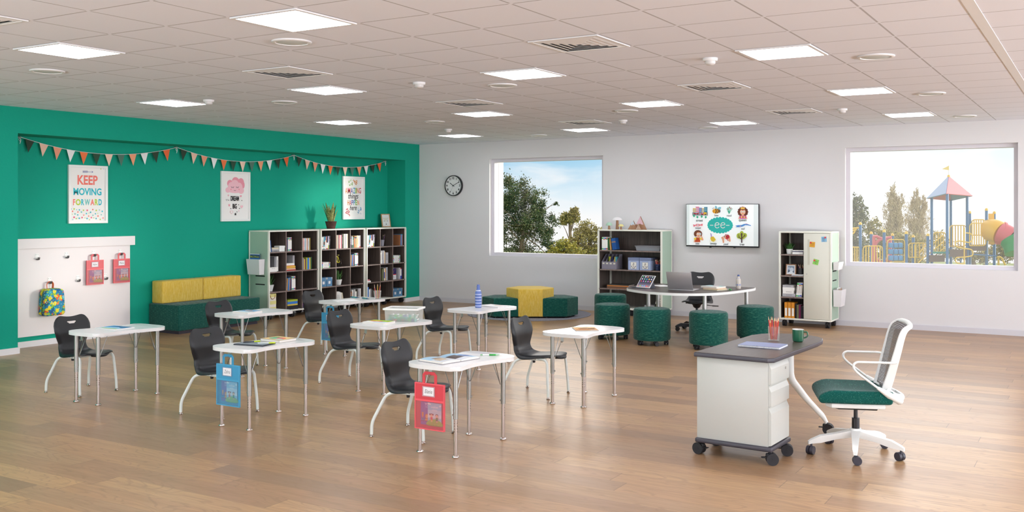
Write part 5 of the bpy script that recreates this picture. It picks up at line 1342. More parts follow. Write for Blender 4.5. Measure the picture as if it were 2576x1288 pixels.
# ---------------------------------------------------------------- pennant bunting
PC = ['#36463a', '#eec3ad', '#f0a083', '#f4f2f2', '#ef7c4c', '#34503f', '#f6d3be', '#54796a', '#f3a57f', '#f4f2f2', '#354639', '#ec6f42']
ends = [7.395, 9.85, 12.31, 14.786]
for k in range(3):
    y0, y1 = ends[k], ends[k + 1]; S2 = y1 - y0
    t = thing('pennant_bunting', 'string of twelve coloured pennants, ' + ('over the KEEP MOVING FORWARD poster', 'over the pink cloud poster', 'over the AMAZING things poster')[k], 'bunting', (RX, y0, 0), R(90), 'pennant bunting in the recess')
    zf = lambda s: 2.690 - .158 * (1 - (2 * s - 1) ** 2)
    MB().tube([(S2 * i / 36, -.052, zf(i / 36)) for i in range(37)], .0035, 6).build('cord', mat('cord_white', '#eceaea', .8), t)
    for i in range(12):
        s = .025 + (i + .33) * .95 / 12; ds = .062 / S2
        a, c = (S2 * (s - ds) + .002, zf(s - ds)), (S2 * (s + ds) + .002, zf(s + ds)); d = Vector((c[0] - a[0], 0, c[1] - a[1])).normalized()
        mid = Vector(((a[0] + c[0]) / 2, 0, (a[1] + c[1]) / 2)); tip = mid + Vector((d.z * .6, 0, -1)).normalized() * .165
        b = MB(); b.prism([a, c, (tip.x, tip.z)], -.0535, -.0515, 0, axis='y'); b.build('pennant', flat(PC[i], .9), t, smooth=0)
for k in range(4):
    t = thing('wall_hook', 'small metal screw hook holding the bunting, ' + ('beside the wall pillar', 'past the KEEP poster', 'past the cloud poster', 'in the far recess corner')[k], 'hook', (RX, ends[k], 2.690), R(90), 'bunting hooks')
    b = MB(); b.cyl((0, 0, 0), (0, -.012, 0), .012, n=12); b.tube(bent([(0, -.008, .004), (0, -.050, .016), (0, -.064, -.004), (0, -.050, -.022), (0, -.036, -.016)], .014), .0045, 8)
    b.build('hook', STEEL, t)
    b = MB(); b.tube([(.002, -.05, -.004), (.006, -.052, -.045), (-.004, -.05, -.085)], .0045, 6); b.tube([(0, -.05, 0), (-.02, -.05, -.03), (-.004, -.05, -.055)], .003, 6); b.build('knot', mat('cord_white', '#eceaea', .8), t)

# ---------------------------------------------------------------- clock
t = thing('wall_clock', 'round white wall clock with black rim on the window wall', 'clock', (-10.575, YB, 2.2185))
r = .197
b = MB(Matrix.Rotation(R(90), 4, 'X')); b.lathe([(r, 0), (r + .002, .004), (r, .048), (r - .006, .055), (r - .014, .052), (r - .016, .036)], 64, cap=False); b.build('rim', mat('clock_black', '#15161a', .35), t)
b = MB(); b.lay = -.036; b.dell(0, 0, r - .012, r - .012, '#e6e6e6', 60)
for k in range(60):
    a = R(6 * k); q = r - .026
    b.dline([(q * math.sin(a), q * math.cos(a)), ((q - (.008 if k % 5 == 0 else .004)) * math.sin(a), (q - (.008 if k % 5 == 0 else .004)) * math.cos(a))], .003 if k % 5 == 0 else .0015, '#6a6a6a' if k % 5 else '#2a2a2a')
for k in range(1, 13):
    a = R(30 * k); q = r * .735; b.dtext(str(k), q * math.sin(a) * 1.0, q * math.cos(a), h=.043, col='#14181f', bold=.03)
b.dtext('QUARTZ', 0, -.105, h=.006, col='#8a8a8a') if False else b.drect(-.02, -.107, .02, -.103, '#b9b9b9')
b.build('dial', None, t, smooth=0)
def hand(nm, ang, L_, bk, w, z, c):
    a = R(ang); b = MB(); b.lay = z; b.dline([(-bk * math.sin(a), -bk * math.cos(a)), (L_ * math.sin(a), L_ * math.cos(a))], w, c); b.build(nm, None, t, smooth=0)
hand('hour_hand', -55, .092, .03, .011, -.0425, '#14181f'); hand('minute_hand', 63, .135, .03, .009, -.044, '#14181f'); hand('second_hand', 205, .125, .05, .0025, -.0455, '#4a4a4a')

# ---------------------------------------------------------------- wall screen with the -ee- word chart
tvx0, tvx1, tvz0, tvz1, TY = -5.890, -4.674, 1.159, 1.856, YB - .085
t = thing('wall_television', 'wall screen showing the -ee- word chart', 'television', (tvx0, TY, tvz0))
Wt, Ht = tvx1 - tvx0, tvz1 - tvz0
b = MB(); b.box(0, Wt, 0, .045, 0, Ht, .004); b.build('housing', mat('tv_black', '#16171d', .35), t)
for x in (.40, .80): MB().box(x, x + .03, .0, .03, -.014, .002, .002).build('foot', BLACKP, t, smooth=0)
MB().box(.35, .86, .045, .084, .15, .52).build('wall_bracket', BLACKP, t, smooth=0)
SCR = mat('screen_white', '#e4e8e8', .25, emit=.32); SCRE = mat('screen_edge', '#d2d9d8', .25, emit=.28)
mp = lambda x, y: ((x - 226) / (1793 - 226) * Wt, Ht * (1 - (y - (200 - 8 * (x - 226) / 1567)) / ((1105 + 33 * (x - 226) / 1567) - (200 - 8 * (x - 226) / 1567))))
b = MB(); b.lay = -.0003; b.drect(.008, .022, Wt - .008, Ht - .008, SCR); b.drect(.008, .022, .058, Ht - .008, SCRE); b.drect(Wt - .082, .022, Wt - .014, Ht - .008, SCRE)
KX, KY = Wt / 1567, Ht / 915
E = lambda x, y, rx, ry, c, **k: (lambda p: b.dell(p[0], p[1], rx * KX, ry * KY, c, **k))(mp(x, y))
Pq = lambda pts, c: b.dpoly([mp(*p) for p in pts], c)
Rq = lambda x0, y0, x1, y1, c: Pq([(x0, y0), (x1, y0), (x1, y1), (x0, y1)], c)
Lq = lambda pts, w, c: b.dline([mp(*p) for p in pts], w * KX, c)
def Tq(s, x, y, hh, c='#2c2f36', w=None, bo=.012, sh=.08): p = mp(x, y); b.dtext(s, p[0], p[1], h=hh * KY, w=w * KX if w else None, col=c, bold=bo, shear=sh)
# scalloped teal label
TEAL = '#33bdb2'
E(975, 652, 252, 158, TEAL, n=48)
for k in range(24): a = 2 * PI * k / 24; E(975 + 246 * math.cos(a), 652 + 150 * math.sin(a), 32, 30, TEAL, n=14)
Rq(758, 646, 830, 660, '#f7f2f2'); Rq(1103, 648, 1178, 662, '#f7f2f2')
for x in (910, 1035):
    Lq([(x - 48, 655), (x + 46, 640), (x + 40, 612), (x + 14, 596), (x - 14, 598), (x - 38, 622), (x - 46, 660), (x - 36, 694), (x - 8, 712), (x + 22, 708), (x + 46, 688)], 13, '#f7f2f2')
Tq('bee', 898, 440, 44); Tq('reed', 1170, 445, 42); Tq('street', 524, 553, 45, w=150); Tq('queen', 1458, 557, 58, w=160); Tq('sweet', 497, 713, 38, w=125); Tq('eel', 1466, 725, 44, w=72)
Tq('see', 482, 1050, 34, w=85); Tq('sweep', 830, 1058, 52, w=145); Tq('peel', 1103, 1062, 56, w=100); Tq('tree', 1443, 1066, 44, w=100)
# street: buildings, road, cars, trees
for x0, x1, y0, c in ((380, 452, 290, '#e4bb5a'), (450, 522, 265, '#ef8fa6'), (520, 582, 280, '#5b5fa8'), (580, 632, 290, '#e4bb5a'), (632, 704, 262, '#2f7f98')):
    Rq(x0, y0, x1, 380, c)
    for r_ in range(3):
        for q in range(3): xx = x0 + 8 + q * (x1 - x0 - 14) / 3; yy = y0 + 16 + r_ * 28; Rq(xx, yy, xx + 12, yy + 16, '#a9d8ea')
Rq(440, 258, 522, 268, '#d94a73'); Rq(372, 378, 712, 445, '#8c8d90'); Rq(530, 408, 565, 413, '#eeeeee')
Rq(405, 390, 514, 415, '#d92f46'); Pq([(432, 392), (445, 376), (485, 376), (496, 392)], '#8fd0e4'); E(428, 412, 13, 12, '#2a2a30'); E(487, 412, 13, 12, '#2a2a30')
Rq(620, 374, 684, 424, '#e4b93f'); Pq([(565, 424), (565, 402), (578, 380), (620, 376), (620, 426)], '#d92f46'); Rq(582, 384, 612, 402, '#8fd0e4'); E(588, 424, 13, 12, '#2a2a30'); E(660, 424, 13, 12, '#2a2a30')
for x, y in ((409, 452), (484, 477), (580, 466), (668, 478)): E(x, y, 22, 24, '#3eb98e'); Lq([(x, y - 8), (x, y + 34)], 4, '#2c5a50')
# bee
E(893, 272, 22, 38, '#8cc7d8', rot=18); E(960, 292, 46, 26, '#8cc7d8', rot=28); E(890, 350, 78, 52, '#efa92c', n=28)
for x, hh in ((885, 50), (930, 46), (966, 34)): Pq([(x - 10, 350 - hh), (x + 10, 350 - hh), (x + 22, 350), (x + 8, 350 + hh), (x - 12, 350 + hh), (x + 4, 350)], '#23283a')
Pq([(962, 335), (992, 352), (962, 368)], '#3a3a3a'); E(834, 342, 5, 6, '#23283a'); E(852, 340, 4, 5, '#23283a'); Lq([(830, 312), (818, 292)], 4, '#6a5230'); Lq([(846, 305), (842, 282)], 4, '#6a5230'); E(818, 290, 7, 7, '#4a3a2a'); E(842, 280, 7, 7, '#4a3a2a'); E(838, 366, 12, 5, '#b06a2a')
# reeds
for x in (1120, 1145, 1165, 1190, 1215, 1248): Lq([(1174, 408), ((1174 + x) / 2 - 4, 340), (x, 290 - 30 * (x in (1145, 1190, 1165)))], 8, '#3bb08c')
for x, y, a in ((1150, 300, 18), (1184, 270, 0), (1212, 292, -18)): E(x, y, 8, 22, '#8f3a30', rot=a)
# queen
for k in range(12): a = 2 * PI * k / 12; E(1465 + 84 * math.cos(a), 365 + 82 * math.sin(a), 30, 28, '#6b3526', n=12)
E(1465, 350, 84, 84, '#6b3526'); Pq([(1368, 514), (1392, 452), (1440, 440), (1490, 440), (1540, 452), (1562, 514)], '#f0b593'); Rq(1398, 448, 1536, 514, '#d0549a'); E(1465, 366, 58, 62, '#f0b593', n=24); Rq(1446, 415, 1484, 450, '#f0b593')
Pq([(1407, 350), (1414, 318), (1465, 332), (1516, 318), (1524, 350), (1522, 320), (1465, 298), (1410, 320)], '#6b3526')
for x in (1441, 1489): E(x, 362, 19, 18, '#ffffff'); E(x, 362, 9, 9, '#3f7a3a')
E(1465, 392, 9, 6, '#d88a70'); Pq([(1424, 308), (1412, 262), (1440, 282), (1446, 244), (1466, 278), (1474, 246), (1486, 282), (1512, 258), (1504, 308)], '#f0c05a')
for x, y in ((1412, 262), (1446, 242), (1473, 244), (1496, 254)): E(x, y, 6, 6, '#e0508a')
Pq([(1468, 478), (1426, 456), (1426, 502)], '#efd84a'); Pq([(1468, 478), (1512, 456), (1512, 502)], '#efd84a'); E(1468, 478, 8, 9, '#b4323a')
# sweet
E(495, 650, 54, 28, '#f08a92', n=24); Pq([(445, 652), (388, 632), (398, 660), (404, 690), (440, 668)], '#ee7c88'); Pq([(548, 640), (600, 618), (604, 642), (598, 668), (548, 658)], '#ee7c88'); E(495, 650, 20, 15, '#f6f0f0'); E(495, 650, 11, 8, '#3fa6b8')
# eel
Pq([(1306, 660), (1370, 650), (1440, 648), (1490, 625), (1540, 618), (1600, 640), (1640, 655), (1632, 666), (1570, 652), (1520, 648), (1470, 676), (1400, 692), (1308, 694), (1340, 678)], '#4f8fd2'); Pq([(1480, 628), (1540, 614), (1600, 636), (1540, 624)], '#e08a94'); E(1412, 672, 14, 9, '#e79aa6')
# see: child with magnifying glass
for k in range(10): a = R(-20 + 26 * k); E(500 + 66 * math.cos(a), 838 - 58 * math.sin(a), 28, 26, '#7a4630', n=12)
E(495, 835, 60, 60, '#7a4630'); E(512, 850, 48, 54, '#efae88', n=24); Pq([(430, 1014), (450, 912), (540, 912), (552, 1014)], '#c5522c'); Rq(488, 890, 520, 922, '#efae88')
Pq([(404, 1014), (420, 955), (445, 955), (432, 1014)], '#efae88'); E(437, 940, 27, 24, '#efd24a'); E(560, 942, 26, 24, '#efd24a'); Lq([(572, 955), (612, 970), (580, 895), (560, 878)], 26, '#efae88')
for x, rr_ in ((497, 18), (549, 24)): E(x, 840, rr_, rr_, '#ffffff'); E(x, 840, rr_ * .45, rr_ * .45, '#2f7f98')
E(516, 882, 9, 6, '#b45a4a'); Pq([(455, 810), (470, 780), (540, 775), (578, 790), (560, 812), (520, 800)], '#7a4630'); Lq([(565, 868), (580, 884)], 7, '#4a4a52')
# broom
Lq([(782, 826), (800, 895)], 13, '#4d45a0'); Pq([(776, 868), (802, 858), (810, 900), (786, 906)], '#c39ad8'); Pq([(778, 905), (838, 890), (870, 930), (892, 968), (868, 985), (850, 1008), (815, 1000), (790, 985), (772, 940)], '#e6c83f')
for x, y in ((752, 970), (762, 990), (748, 1008), (772, 1015), (892, 990), (880, 945)): E(x, y, 5, 5, '#d9c79a')
# peel: hands with apple
Pq([(1004, 912), (1050, 890), (1068, 930), (1070, 1030), (1042, 1030), (1030, 960)], '#efae88'); Pq([(1178, 862), (1200, 900), (1210, 1000), (1176, 1006), (1162, 950)], '#efae88'); E(1128, 898, 56, 52, '#d33a40', n=24); E(1140, 892, 42, 44, '#b8303a')
Pq([(1085, 880), (1100, 872), (1105, 930), (1090, 930)], '#f3dd9a'); Lq([(1108, 905), (1130, 950), (1160, 985)], 14, '#d33a40'); Lq([(1066, 892), (1150, 846)], 8, '#bfe3e2'); Lq([(1058, 896), (1080, 886)], 12, '#2c2a30'); Lq([(1098, 840), (1112, 856)], 6, '#6a4a30')
# tree
for x, y, rx, ry in ((1384, 880, 48, 58), (1445, 832, 42, 56), (1508, 868, 46, 50), (1445, 900, 72, 56)): E(x, y, rx, ry, '#b5c34a', n=24)
Lq([(1445, 1028), (1443, 820)], 24, '#4b2a3c'); Lq([(1443, 960), (1400, 915), (1370, 905)], 11, '#4b2a3c'); Lq([(1445, 935), (1492, 890), (1520, 870)], 12, '#4b2a3c'); Lq([(1395, 912), (1374, 850)], 9, '#4b2a3c'); Lq([(1490, 892), (1510, 842)], 9, '#4b2a3c'); Lq([(1443, 880), (1420, 850)], 8, '#4b2a3c'); Lq([(1443, 860), (1466, 835)], 8, '#4b2a3c')
b.build('screen', None, t, smooth=0)

# ---------------------------------------------------------------- hanging book bags
def book_bag(label, loc, rz, red=True, name='', group=None, where_='', lean=0.0):
    m = mat('bag_red', '#cf3a46', .4) if red else mat('bag_blue', '#3f93bb', .4); md = mat('bag_red_edge', '#e25560', .4) if red else mat('bag_blue_edge', '#4a9dc4', .4)
    w, h = .262, .335
    base = thing('book_bag', label, 'bag', loc, rz, group)
    b = MB(); b.box(-w / 2 + .004, w / 2 - .004, .004, .0056, -h + .004, -.002); b.box(-w / 2 + .004, w / 2 - .004, -.0075, -.006, -.118, -.002)
    b.build('sleeve', m, base, smooth=0)
    b = MB(); e = .008
    for q in ((-w / 2, -w / 2 + e, -h, 0), (w / 2 - e, w / 2, -h, 0), (-w / 2 + e, w / 2 - e, -h, -h + e), (-w / 2 + e, w / 2 - e, -e, 0)): b.box(q[0], q[1], -.0092, .0062, q[2], q[3])
    b.box(-w / 2 + e, w / 2 - e, -.0092, -.0062, -.132, -.118); b.build('binding', md, base, smooth=0)
    MB().box(-w / 2 + e, w / 2 - e, -.0085, -.0078, -h + e, -.132).build('pocket_film', FILMR if red else FILMB, base, smooth=0)
    b = MB(); q = .048; pts = [(-q - .016, .0), (-q - .016, .062), (-q + .006, .084), (q - .006, .084), (q + .016, .062), (q + .016, 0), (q - .008, 0), (q - .008, .060), (-q + .008, .060), (-q + .008, 0)]
    b.prism(pts, -.0035, -.001, 0, axis='y'); b.build('handle', m, base, smooth=0)
    b = MB(); b.lay = -.0094; b.drect(-.062, -.096, .050, -.022, '#b98d94' if red else '#6f8aa6'); b.drect(-.052, -.089, .040, -.028, '#ebe9ec')
    if name: b.dtext(name, -.006, -.058, h=.028, w=.066, col='#4a4a4e', shear=.28)
    b.build('name_card', None, base, smooth=0)
    Mx = Matrix.Translation(loc) @ Matrix.Rotation(rz, 4, 'Z')
    for k in (0, 1):
        b = MB()
        if k == 0:
            b.use(flat('#7b6fb4')); b.box(-.082, .035, .000, .0032, -.302, -.135); b.lay = -.0002
            b.dtext('YOU', -.022, -.152, h=.018, w=.05, col='#ece8f4', bold=.02); b.dtext('TALES', -.02, -.172, h=.012, w=.05, col='#d9d4ea')
            b.drect(-.078, -.272, -.048, -.254, '#3f86b4'); b.drect(-.042, -.272, -.010, -.258, '#e0a64a'); b.drect(-.079, -.258, -.010, -.2555, '#4a3a4a')
            b.dell(-.064, -.232, .008, .012, '#e3a04a'); b.drect(-.067, -.252, -.061, -.236, '#e3a04a'); b.dell(-.064, -.218, .009, .006, '#e3a04a')
            b.dell(-.026, -.240, .017, .018, '#d9803a'); b.dell(-.026, -.241, .011, .012, '#f0bf6a'); b.dell(-.030, -.239, .0015, .002, '#3a2a2a'); b.dell(-.022, -.239, .0015, .002, '#3a2a2a')
            for x in (-.072, -.054, -.036, -.016): b.dell(x, -.275, .005, .005, '#8a4a5a')
            lab = 'purple animal train storybook in the ' + where_
        else:
            b.use(flat('#9ed2ea')); b.box(-.016, .104, -.0045, -.0012, -.304, -.138); b.lay = -.0047
            b.drect(-.016, -.226, .104, -.190, '#c6e4f0'); b.drect(-.016, -.245, .104, -.222, '#e2f0f2')
            b.dtext('The', .044, -.158, h=.006, col='#f6fbfd'); b.dtext('AWESOME', .044, -.169, h=.011, w=.062, col='#f6fbfd', bold=.03); b.dtext('Book of', .044, -.181, h=.006, col='#f6fbfd'); b.dtext('WORDS', .044, -.191, h=.010, w=.046, col='#f6fbfd', bold=.03)
            for x, z, r_ in ((-.006, -.146, .010), (.005, -.148, .008), (.094, -.156, .009)): b.dell(x, z, r_, r_ * .6, '#f4f8fa')
            b.dell(.044, -.300, .075, .046, '#8fc24a', a0=4, a1=176); b.drect(-.016, -.304, .104, -.296, '#6ca53a')
            for x, hc, sc, tc_ in ((.018, '#7a3a34', '#c8433f', '#e8a83a'), (.066, '#2c2a30', '#3f9a4a', '#3a4a80')):
                b.drect(x - .006, -.276, x - .001, -.258, '#f0bf98'); b.drect(x + .002, -.276, x + .007, -.258, '#f0bf98'); b.drect(x - .008, -.264, x + .009, -.255, tc_); b.drect(x - .008, -.258, x + .009, -.240, sc); b.dline([(x - .008, -.242), (x - .017, -.252)], .004, '#f0bf98'); b.dline([(x + .009, -.242), (x + .018, -.25)], .004, '#f0bf98')
                b.dell(x, -.226, .013, .012, hc); b.dell(x, -.230, .0115, .0105, '#f4cba6')
                b.dell(x - .004, -.229, .001, .0015, '#3a2a2a'); b.dell(x + .004, -.229, .001, .0015, '#3a2a2a')
                if sc == '#c8433f': b.dell(x - .014, -.221, .006, .006, hc); b.dell(x + .014, -.221, .006, .006, hc)
            for i_ in range(12): b.dell(-.010 + .0098 * i_, -.292 + .010 * ((i_ * 5) % 3) * .6, .002, .002, ('#e0b43a', '#c8433f', '#8a4a9a')[i_ % 3])
            lab = 'blue two-children wordbook in the ' + where_
        o = b.build('picture_book', None, smooth=0); o.matrix_basis = Mx; tag(o, lab, 'book', 'picture books in the hanging bags')
    return base
book_bag('red book bag on the panel hook further from the bench', (RX + .052, 8.470, 1.167 - .0905), R(90), True, 'Adeline', 'red book bags on the wall hooks', 'red wall bag further from the bench')
book_bag('red book bag on the panel hook next to the bench', (RX + .052, 8.893, 1.167 - .0905), R(90), True, 'Maria', 'red book bags on the wall hooks', 'red wall bag next to the bench')
for q, red, nm in (('F', True, 'Elanie'), ('E', False, 'Zahra'), ('D', False, 'Leo')):
    p = DESKS[q]
    book_bag({'F': 'red book bag with name card hanging under the open picture book desk', 'E': 'blue book bag with name card hanging under the dark slate desk', 'D': 'blue book bag hanging under the pencil glass desk, half hidden'}[q],
             (p[0] - .042, p[1] - .3585, DT - .1343), 0, red, nm, 'book bags under the desks', {'F': 'red desk bag', 'E': 'blue bag at the dark slate desk', 'D': 'blue bag at the pencil glass desk'}[q])

# ---------------------------------------------------------------- backpack on the panel hook
bp = thing('backpack', 'blue children backpack with bright animal print hanging on a panel hook', 'backpack', (RX + .024, 7.797, .386), R(90))
m, t_, b_ = new_mat('animal_print')
co_ = t_.coords('Object')
base_ = t_.mix(t_.ramp(t_.noise(co_, 7, 2), [(.45, (0, 0, 0, 1)), (.6, (1, 1, 1, 1))]), rgb('#1b5f93'), rgb('#2787ad'))
col_ = base_
for k, (c, sc, off, th_) in enumerate((('#1f7a4a', 19, 15, .33), ('#2fb3c4', 15, 11, .36), ('#8cc63f', 17, 7, .34), ('#ef6a2c', 15, 3, .35), ('#e8d92f', 13, 0, .36), ('#f4f4f0', 36, 5, .20))):
    vv = t_.n('ShaderNodeVectorMath', {0: co_, 1: (off * .37, off * .11, off * .23)}, operation='ADD')
    dd = t_.n('ShaderNodeVectorMath', {0: vv, 1: t_.n('ShaderNodeVectorMath', {0: t_.n('ShaderNodeTexNoise', {'Vector': vv, 'Scale': 30.0}, out=1), 1: (.05, .05, .05)}, operation='MULTIPLY')}, operation='ADD')
    v_ = t_.n('ShaderNodeTexVoronoi', {'Vector': dd, 'Scale': float(sc), 'Randomness': .8})
    col_ = t_.mix(t_.m('LESS_THAN', v_, th_), col_, rgb(c))
t_.nt.links.new(col_, b_.inputs[0]); b_.inputs['Roughness'].default_value = .75
BPM = m
def slab(x0, x1, y0, y1, z0, z1, tap):
    b = MB(); n_ = 10
    def rnd_rect(w, h, z):
        return None
    lay_ = []
    for y, ins in ((y0, .012), (y0 + (y1 - y0) * .2, 0), (y0 + (y1 - y0) * .75, 0), (y1, .018)):
        pts = []; r_ = .055
        xa, xb, za, zb = x0 + ins, x1 - ins, z0 + ins, z1 - ins
        for cx_, cz_, a0 in ((xb - r_, zb - r_, 0), (xa + r_, zb - r_, 90), (xa + r_, za + r_, 180), (xb - r_, za + r_, 270)):
            for q in range(6):
                a = R(a0 + 18 * q); X_, Z_ = cx_ + r_ * math.cos(a), cz_ + r_ * math.sin(a)
                s_ = 1 - tap * (Z_ - z0) / (z1 - z0); pts.append((X_ * s_, Z_))
        lay_.append([b.v((px, -y, pz)) for px, pz in pts])
    for A_, B_ in zip(lay_, lay_[1:]):
        for i in range(len(A_)): b.f([A_[i], A_[(i + 1) % len(A_)], B_[(i + 1) % len(A_)], B_[i]])
    b.f(lay_[0]); b.f(lay_[-1])
    return b
slab(-.148, .148, 0.0, .075, 0, .352, .14).build('back_compartment', BPM, bp, smooth=60)
slab(-.150, .150, .077, .165, 0.002, .346, .14).build('front_compartment', BPM, bp, smooth=60)
b = MB(); b.tube([(x * .99, -.076, z) for x, z in [(-.148, .03), (-.143, .2), (-.134, .30), (-.11, .345), (0, .353), (.11, .345), (.134, .30), (.143, .2), (.148, .03)]], .004, 6); b.build('zipper', mat('zip_green', '#9ab13a', .6), bp)
b = MB(); b.tube(bent([(-.035, -.03, .345), (-.04, -.03, .41), (-.02, -.032, .437), (.03, -.032, .437), (.05, -.03, .41), (.045, -.03, .345)], .03), .012, 8, flatten=.35); b.build('loop_handle', mat('loop_orange', '#cf5a2a', .7), bp)
# ---------------------------------------------------------------- things on the student desks
def lying(name, label, cat, c, rz, w, d, th, col, draw=None, group=None, pages=True, z=DT):
    """thin book or magazine lying flat; local x right, y away"""
    b = MB(); b.use(PAGES if pages else flat(col))
    if pages:
        k = min(.002, th * .2); b.box(-w / 2 + .002, w / 2 - .002, -d / 2 + .002, d / 2 - .002, k, th - k)
        b.use(flat(col, .4)); b.box(-w / 2, w / 2, -d / 2, d / 2, 0, k); b.box(-w / 2, w / 2, -d / 2, d / 2, th - k, th); b.box(-w / 2, -w / 2 + .002, -d / 2, d / 2, k, th - k)
    else: b.box(-w / 2, w / 2, -d / 2, d / 2, 0, th)
    if draw:
        b.T = Matrix.Translation((0, 0, th)) @ Matrix.Rotation(R(-90), 4, 'X'); b.lay = -.0002
        draw(b, w, d)
    o = b.build(name, None, None, (c[0], c[1], z + .0004), rz, smooth=0)
    return tag(o, label, cat, group)
def sea(b, w, d):
    b.drect(-w * .46, -d * .44, w * .46, d * .44, '#dfe9ee'); b.drect(-w * .46, -d * .1, w * .46, d * .44, '#4f9fd0'); b.drect(-w * .2, .0, w * .46, d * .44, '#2c6f9c'); b.dpoly([(-w * .46, -d * .2), (w * .1, d * .1), (w * .46, -d * .15), (w * .46, -d * .3), (-w * .46, -d * .3)], '#9fcfe4'); b.drect(-w * .3, -d * .42, w * .44, -d * .30, '#a9c24a')
b = MB()
def page_fan(b, w, d, th, colL):
    pass
lying('magazine', 'glossy sea-coloured magazine on the desk by the coat hook panel', 'magazine', (-7.975, 5.945), R(2), .285, .22, .008, '#e8ecee', sea)
def islandp(b, w, d): b.drect(-w * .48, -d * .48, w * .48, d * .48, '#e9eef0'); b.drect(-w * .44, -d * .1, w * .44, d * .44, '#3f8fc0'); b.dell(0, d * .1, w * .25, d * .12, '#c8a884'); b.drect(-w * .44, -d * .4, w * .44, -d * .12, '#b7d4de')
lying('book', 'thin pale book with a sea picture on the desk in front of the bench', 'book', (-7.945, 7.588), R(0), .23, .215, .018, '#f0f0ee', islandp)
def flower(b, w, d): b.drect(-w * .48, -d * .48, w * .48, d * .48, '#f1f1ee'); b.drect(-w * .48, -.02, w * .48, d * .48, '#a8c93a'); b.dell(-w * .1, .0, w * .3, d * .16, '#d95a34'); b.dell(-w * .15, .02, w * .14, d * .09, '#e8a83a'); b.drect(-w * .1, -d * .46, w * .48, -d * .1, '#cfe2ec')
lying('book', 'white picture book with green and orange cover beside the marker box', 'book', (-6.095, 7.545), R(4), .25, .20, .020, '#f0f0ee', flower)
def slate(b, w, d): b.drect(-w * .46, -d * .44, w * .46, d * .44, '#7f8b93')
lying('writing_slate', 'dark grey writing slate on the blue bag desk', 'writing slate', (-6.03, 5.835), R(10), .29, .175, .009, '#2f3338', slate, pages=False)
for k, (p, a, nm) in enumerate((((-6.095, 5.865, .0132), 62, 'lime'), ((-5.935, 5.875, .0132), 40, 'lime and clear'))):
    t = thing('highlighter', 'lime highlighter pen lying on the dark slate, %s' % ('wall side' if k == 0 else 'bag side'), 'pen', (p[0], p[1], DT + .0045 + .0098), R(a), 'highlighters on the slate')
    MB().cyl((-.07, 0, 0), (.02, 0, 0), .0052, n=12).build('barrel', flat('#33363a' if k == 0 else '#cfd6d2', .3), t)
    MB().cyl((.02, 0, 0), (.072, 0, 0), .0056, n=12).build('cap', flat('#c3d82c', .4), t)
def kids(b, w, d): b.drect(-w * .48, -d * .48, w * .48, d * .48, '#e8c98a'); b.dell(-w * .1, 0, w * .3, d * .3, '#6fae8a'); b.dell(w * .1, d * .05, w * .2, d * .2, '#e0604a'); b.dell(w * .22, -d * .2, w * .16, d * .14, '#9fd0dc'); b.dell(-w * .28, d * .2, w * .12, d * .14, '#5fa86a')
lying('book', 'hardback picture book with warm coloured cover at the back of the slate desk', 'book', (-6.02, 6.10), R(-3), .235, .19, .022, '#8f8b88', kids)
# open picture book
ob = thing('open_book', 'open picture book of sea photographs on the red bag desk', 'book', (-4.168, 5.985, DT + .0006), R(79))
b = MB(); b.box(-.195, .195, -.128, .128, 0, .003); b.build('cover', flat('#8f8b90'), ob, smooth=0)
for s in (-1, 1):
    b = MB(); n_ = 8
    pr = [(s * (.004 + .184 * i / n_), .003 + .020 * math.sin(PI * (.12 + .5 * i / n_)) ** .8 - .006 * (i / n_) ** 3) for i in range(n_ + 1)]
    poly = [(pr[0][0], .003)] + pr + [(pr[-1][0], .003)]
    b.use(PAGES); b.prism(poly, -.122, .122, 0, axis='y')
    o = b.build('page_block', None, ob, smooth=30)
    b = MB()
    def strip(y0, y1, i0, i1, c, lift):
        b.use(flat(c, .35))
        for i in range(i0, i1): b.poly3([(pr[i][0], y0, pr[i][1] + lift), (pr[i + 1][0], y0, pr[i + 1][1] + lift), (pr[i + 1][0], y1, pr[i + 1][1] + lift), (pr[i][0], y1, pr[i][1] + lift)])
    if s < 0:
        strip(-.118, .118, 0, n_, '#d9dfe6', .0005); strip(.0, .118, 0, n_, '#a9cde4', .0008); strip(-.03, .05, 2, 6, '#9a8570', .0011); strip(-.07, .0, 3, 7, '#c9b59a', .0014)
    else:
        strip(-.118, .118, 0, n_, '#9ec7e2', .0005); strip(-.118, -.02, 0, 5, '#dfe3ea', .0008); strip(-.06, .05, 0, 4, '#4a3a38', .0011); strip(-.06, .02, 4, n_, '#2f5fa8', .0008)
    b.build('printed_page', None, o, smooth=0)
t = thing('pen', 'green and clear ballpoint pen on the red bag desk', 'pen', (-4.024, 6.319, DT + .007), R(31))
MB().cyl((-.005, 0, 0), (.045, 0, 0), .0062, n=12).build('grip', flat('#2f9a3c', .35), t)
b = MB(); b.use(flat('#e9efe9', .2)); b.cyl((-.055, 0, 0), (-.005, 0, 0), .0056, n=12); b.use(flat('#7fbf86', .2)); b.cyl((-.074, 0, 0), (-.055, 0, 0), .003, .0056, n=12); b.use(flat('#8fc796', .2)); b.cyl((.045, 0, 0), (.074, 0, 0), .0056, .002, n=12); b.build('barrel', None, t)
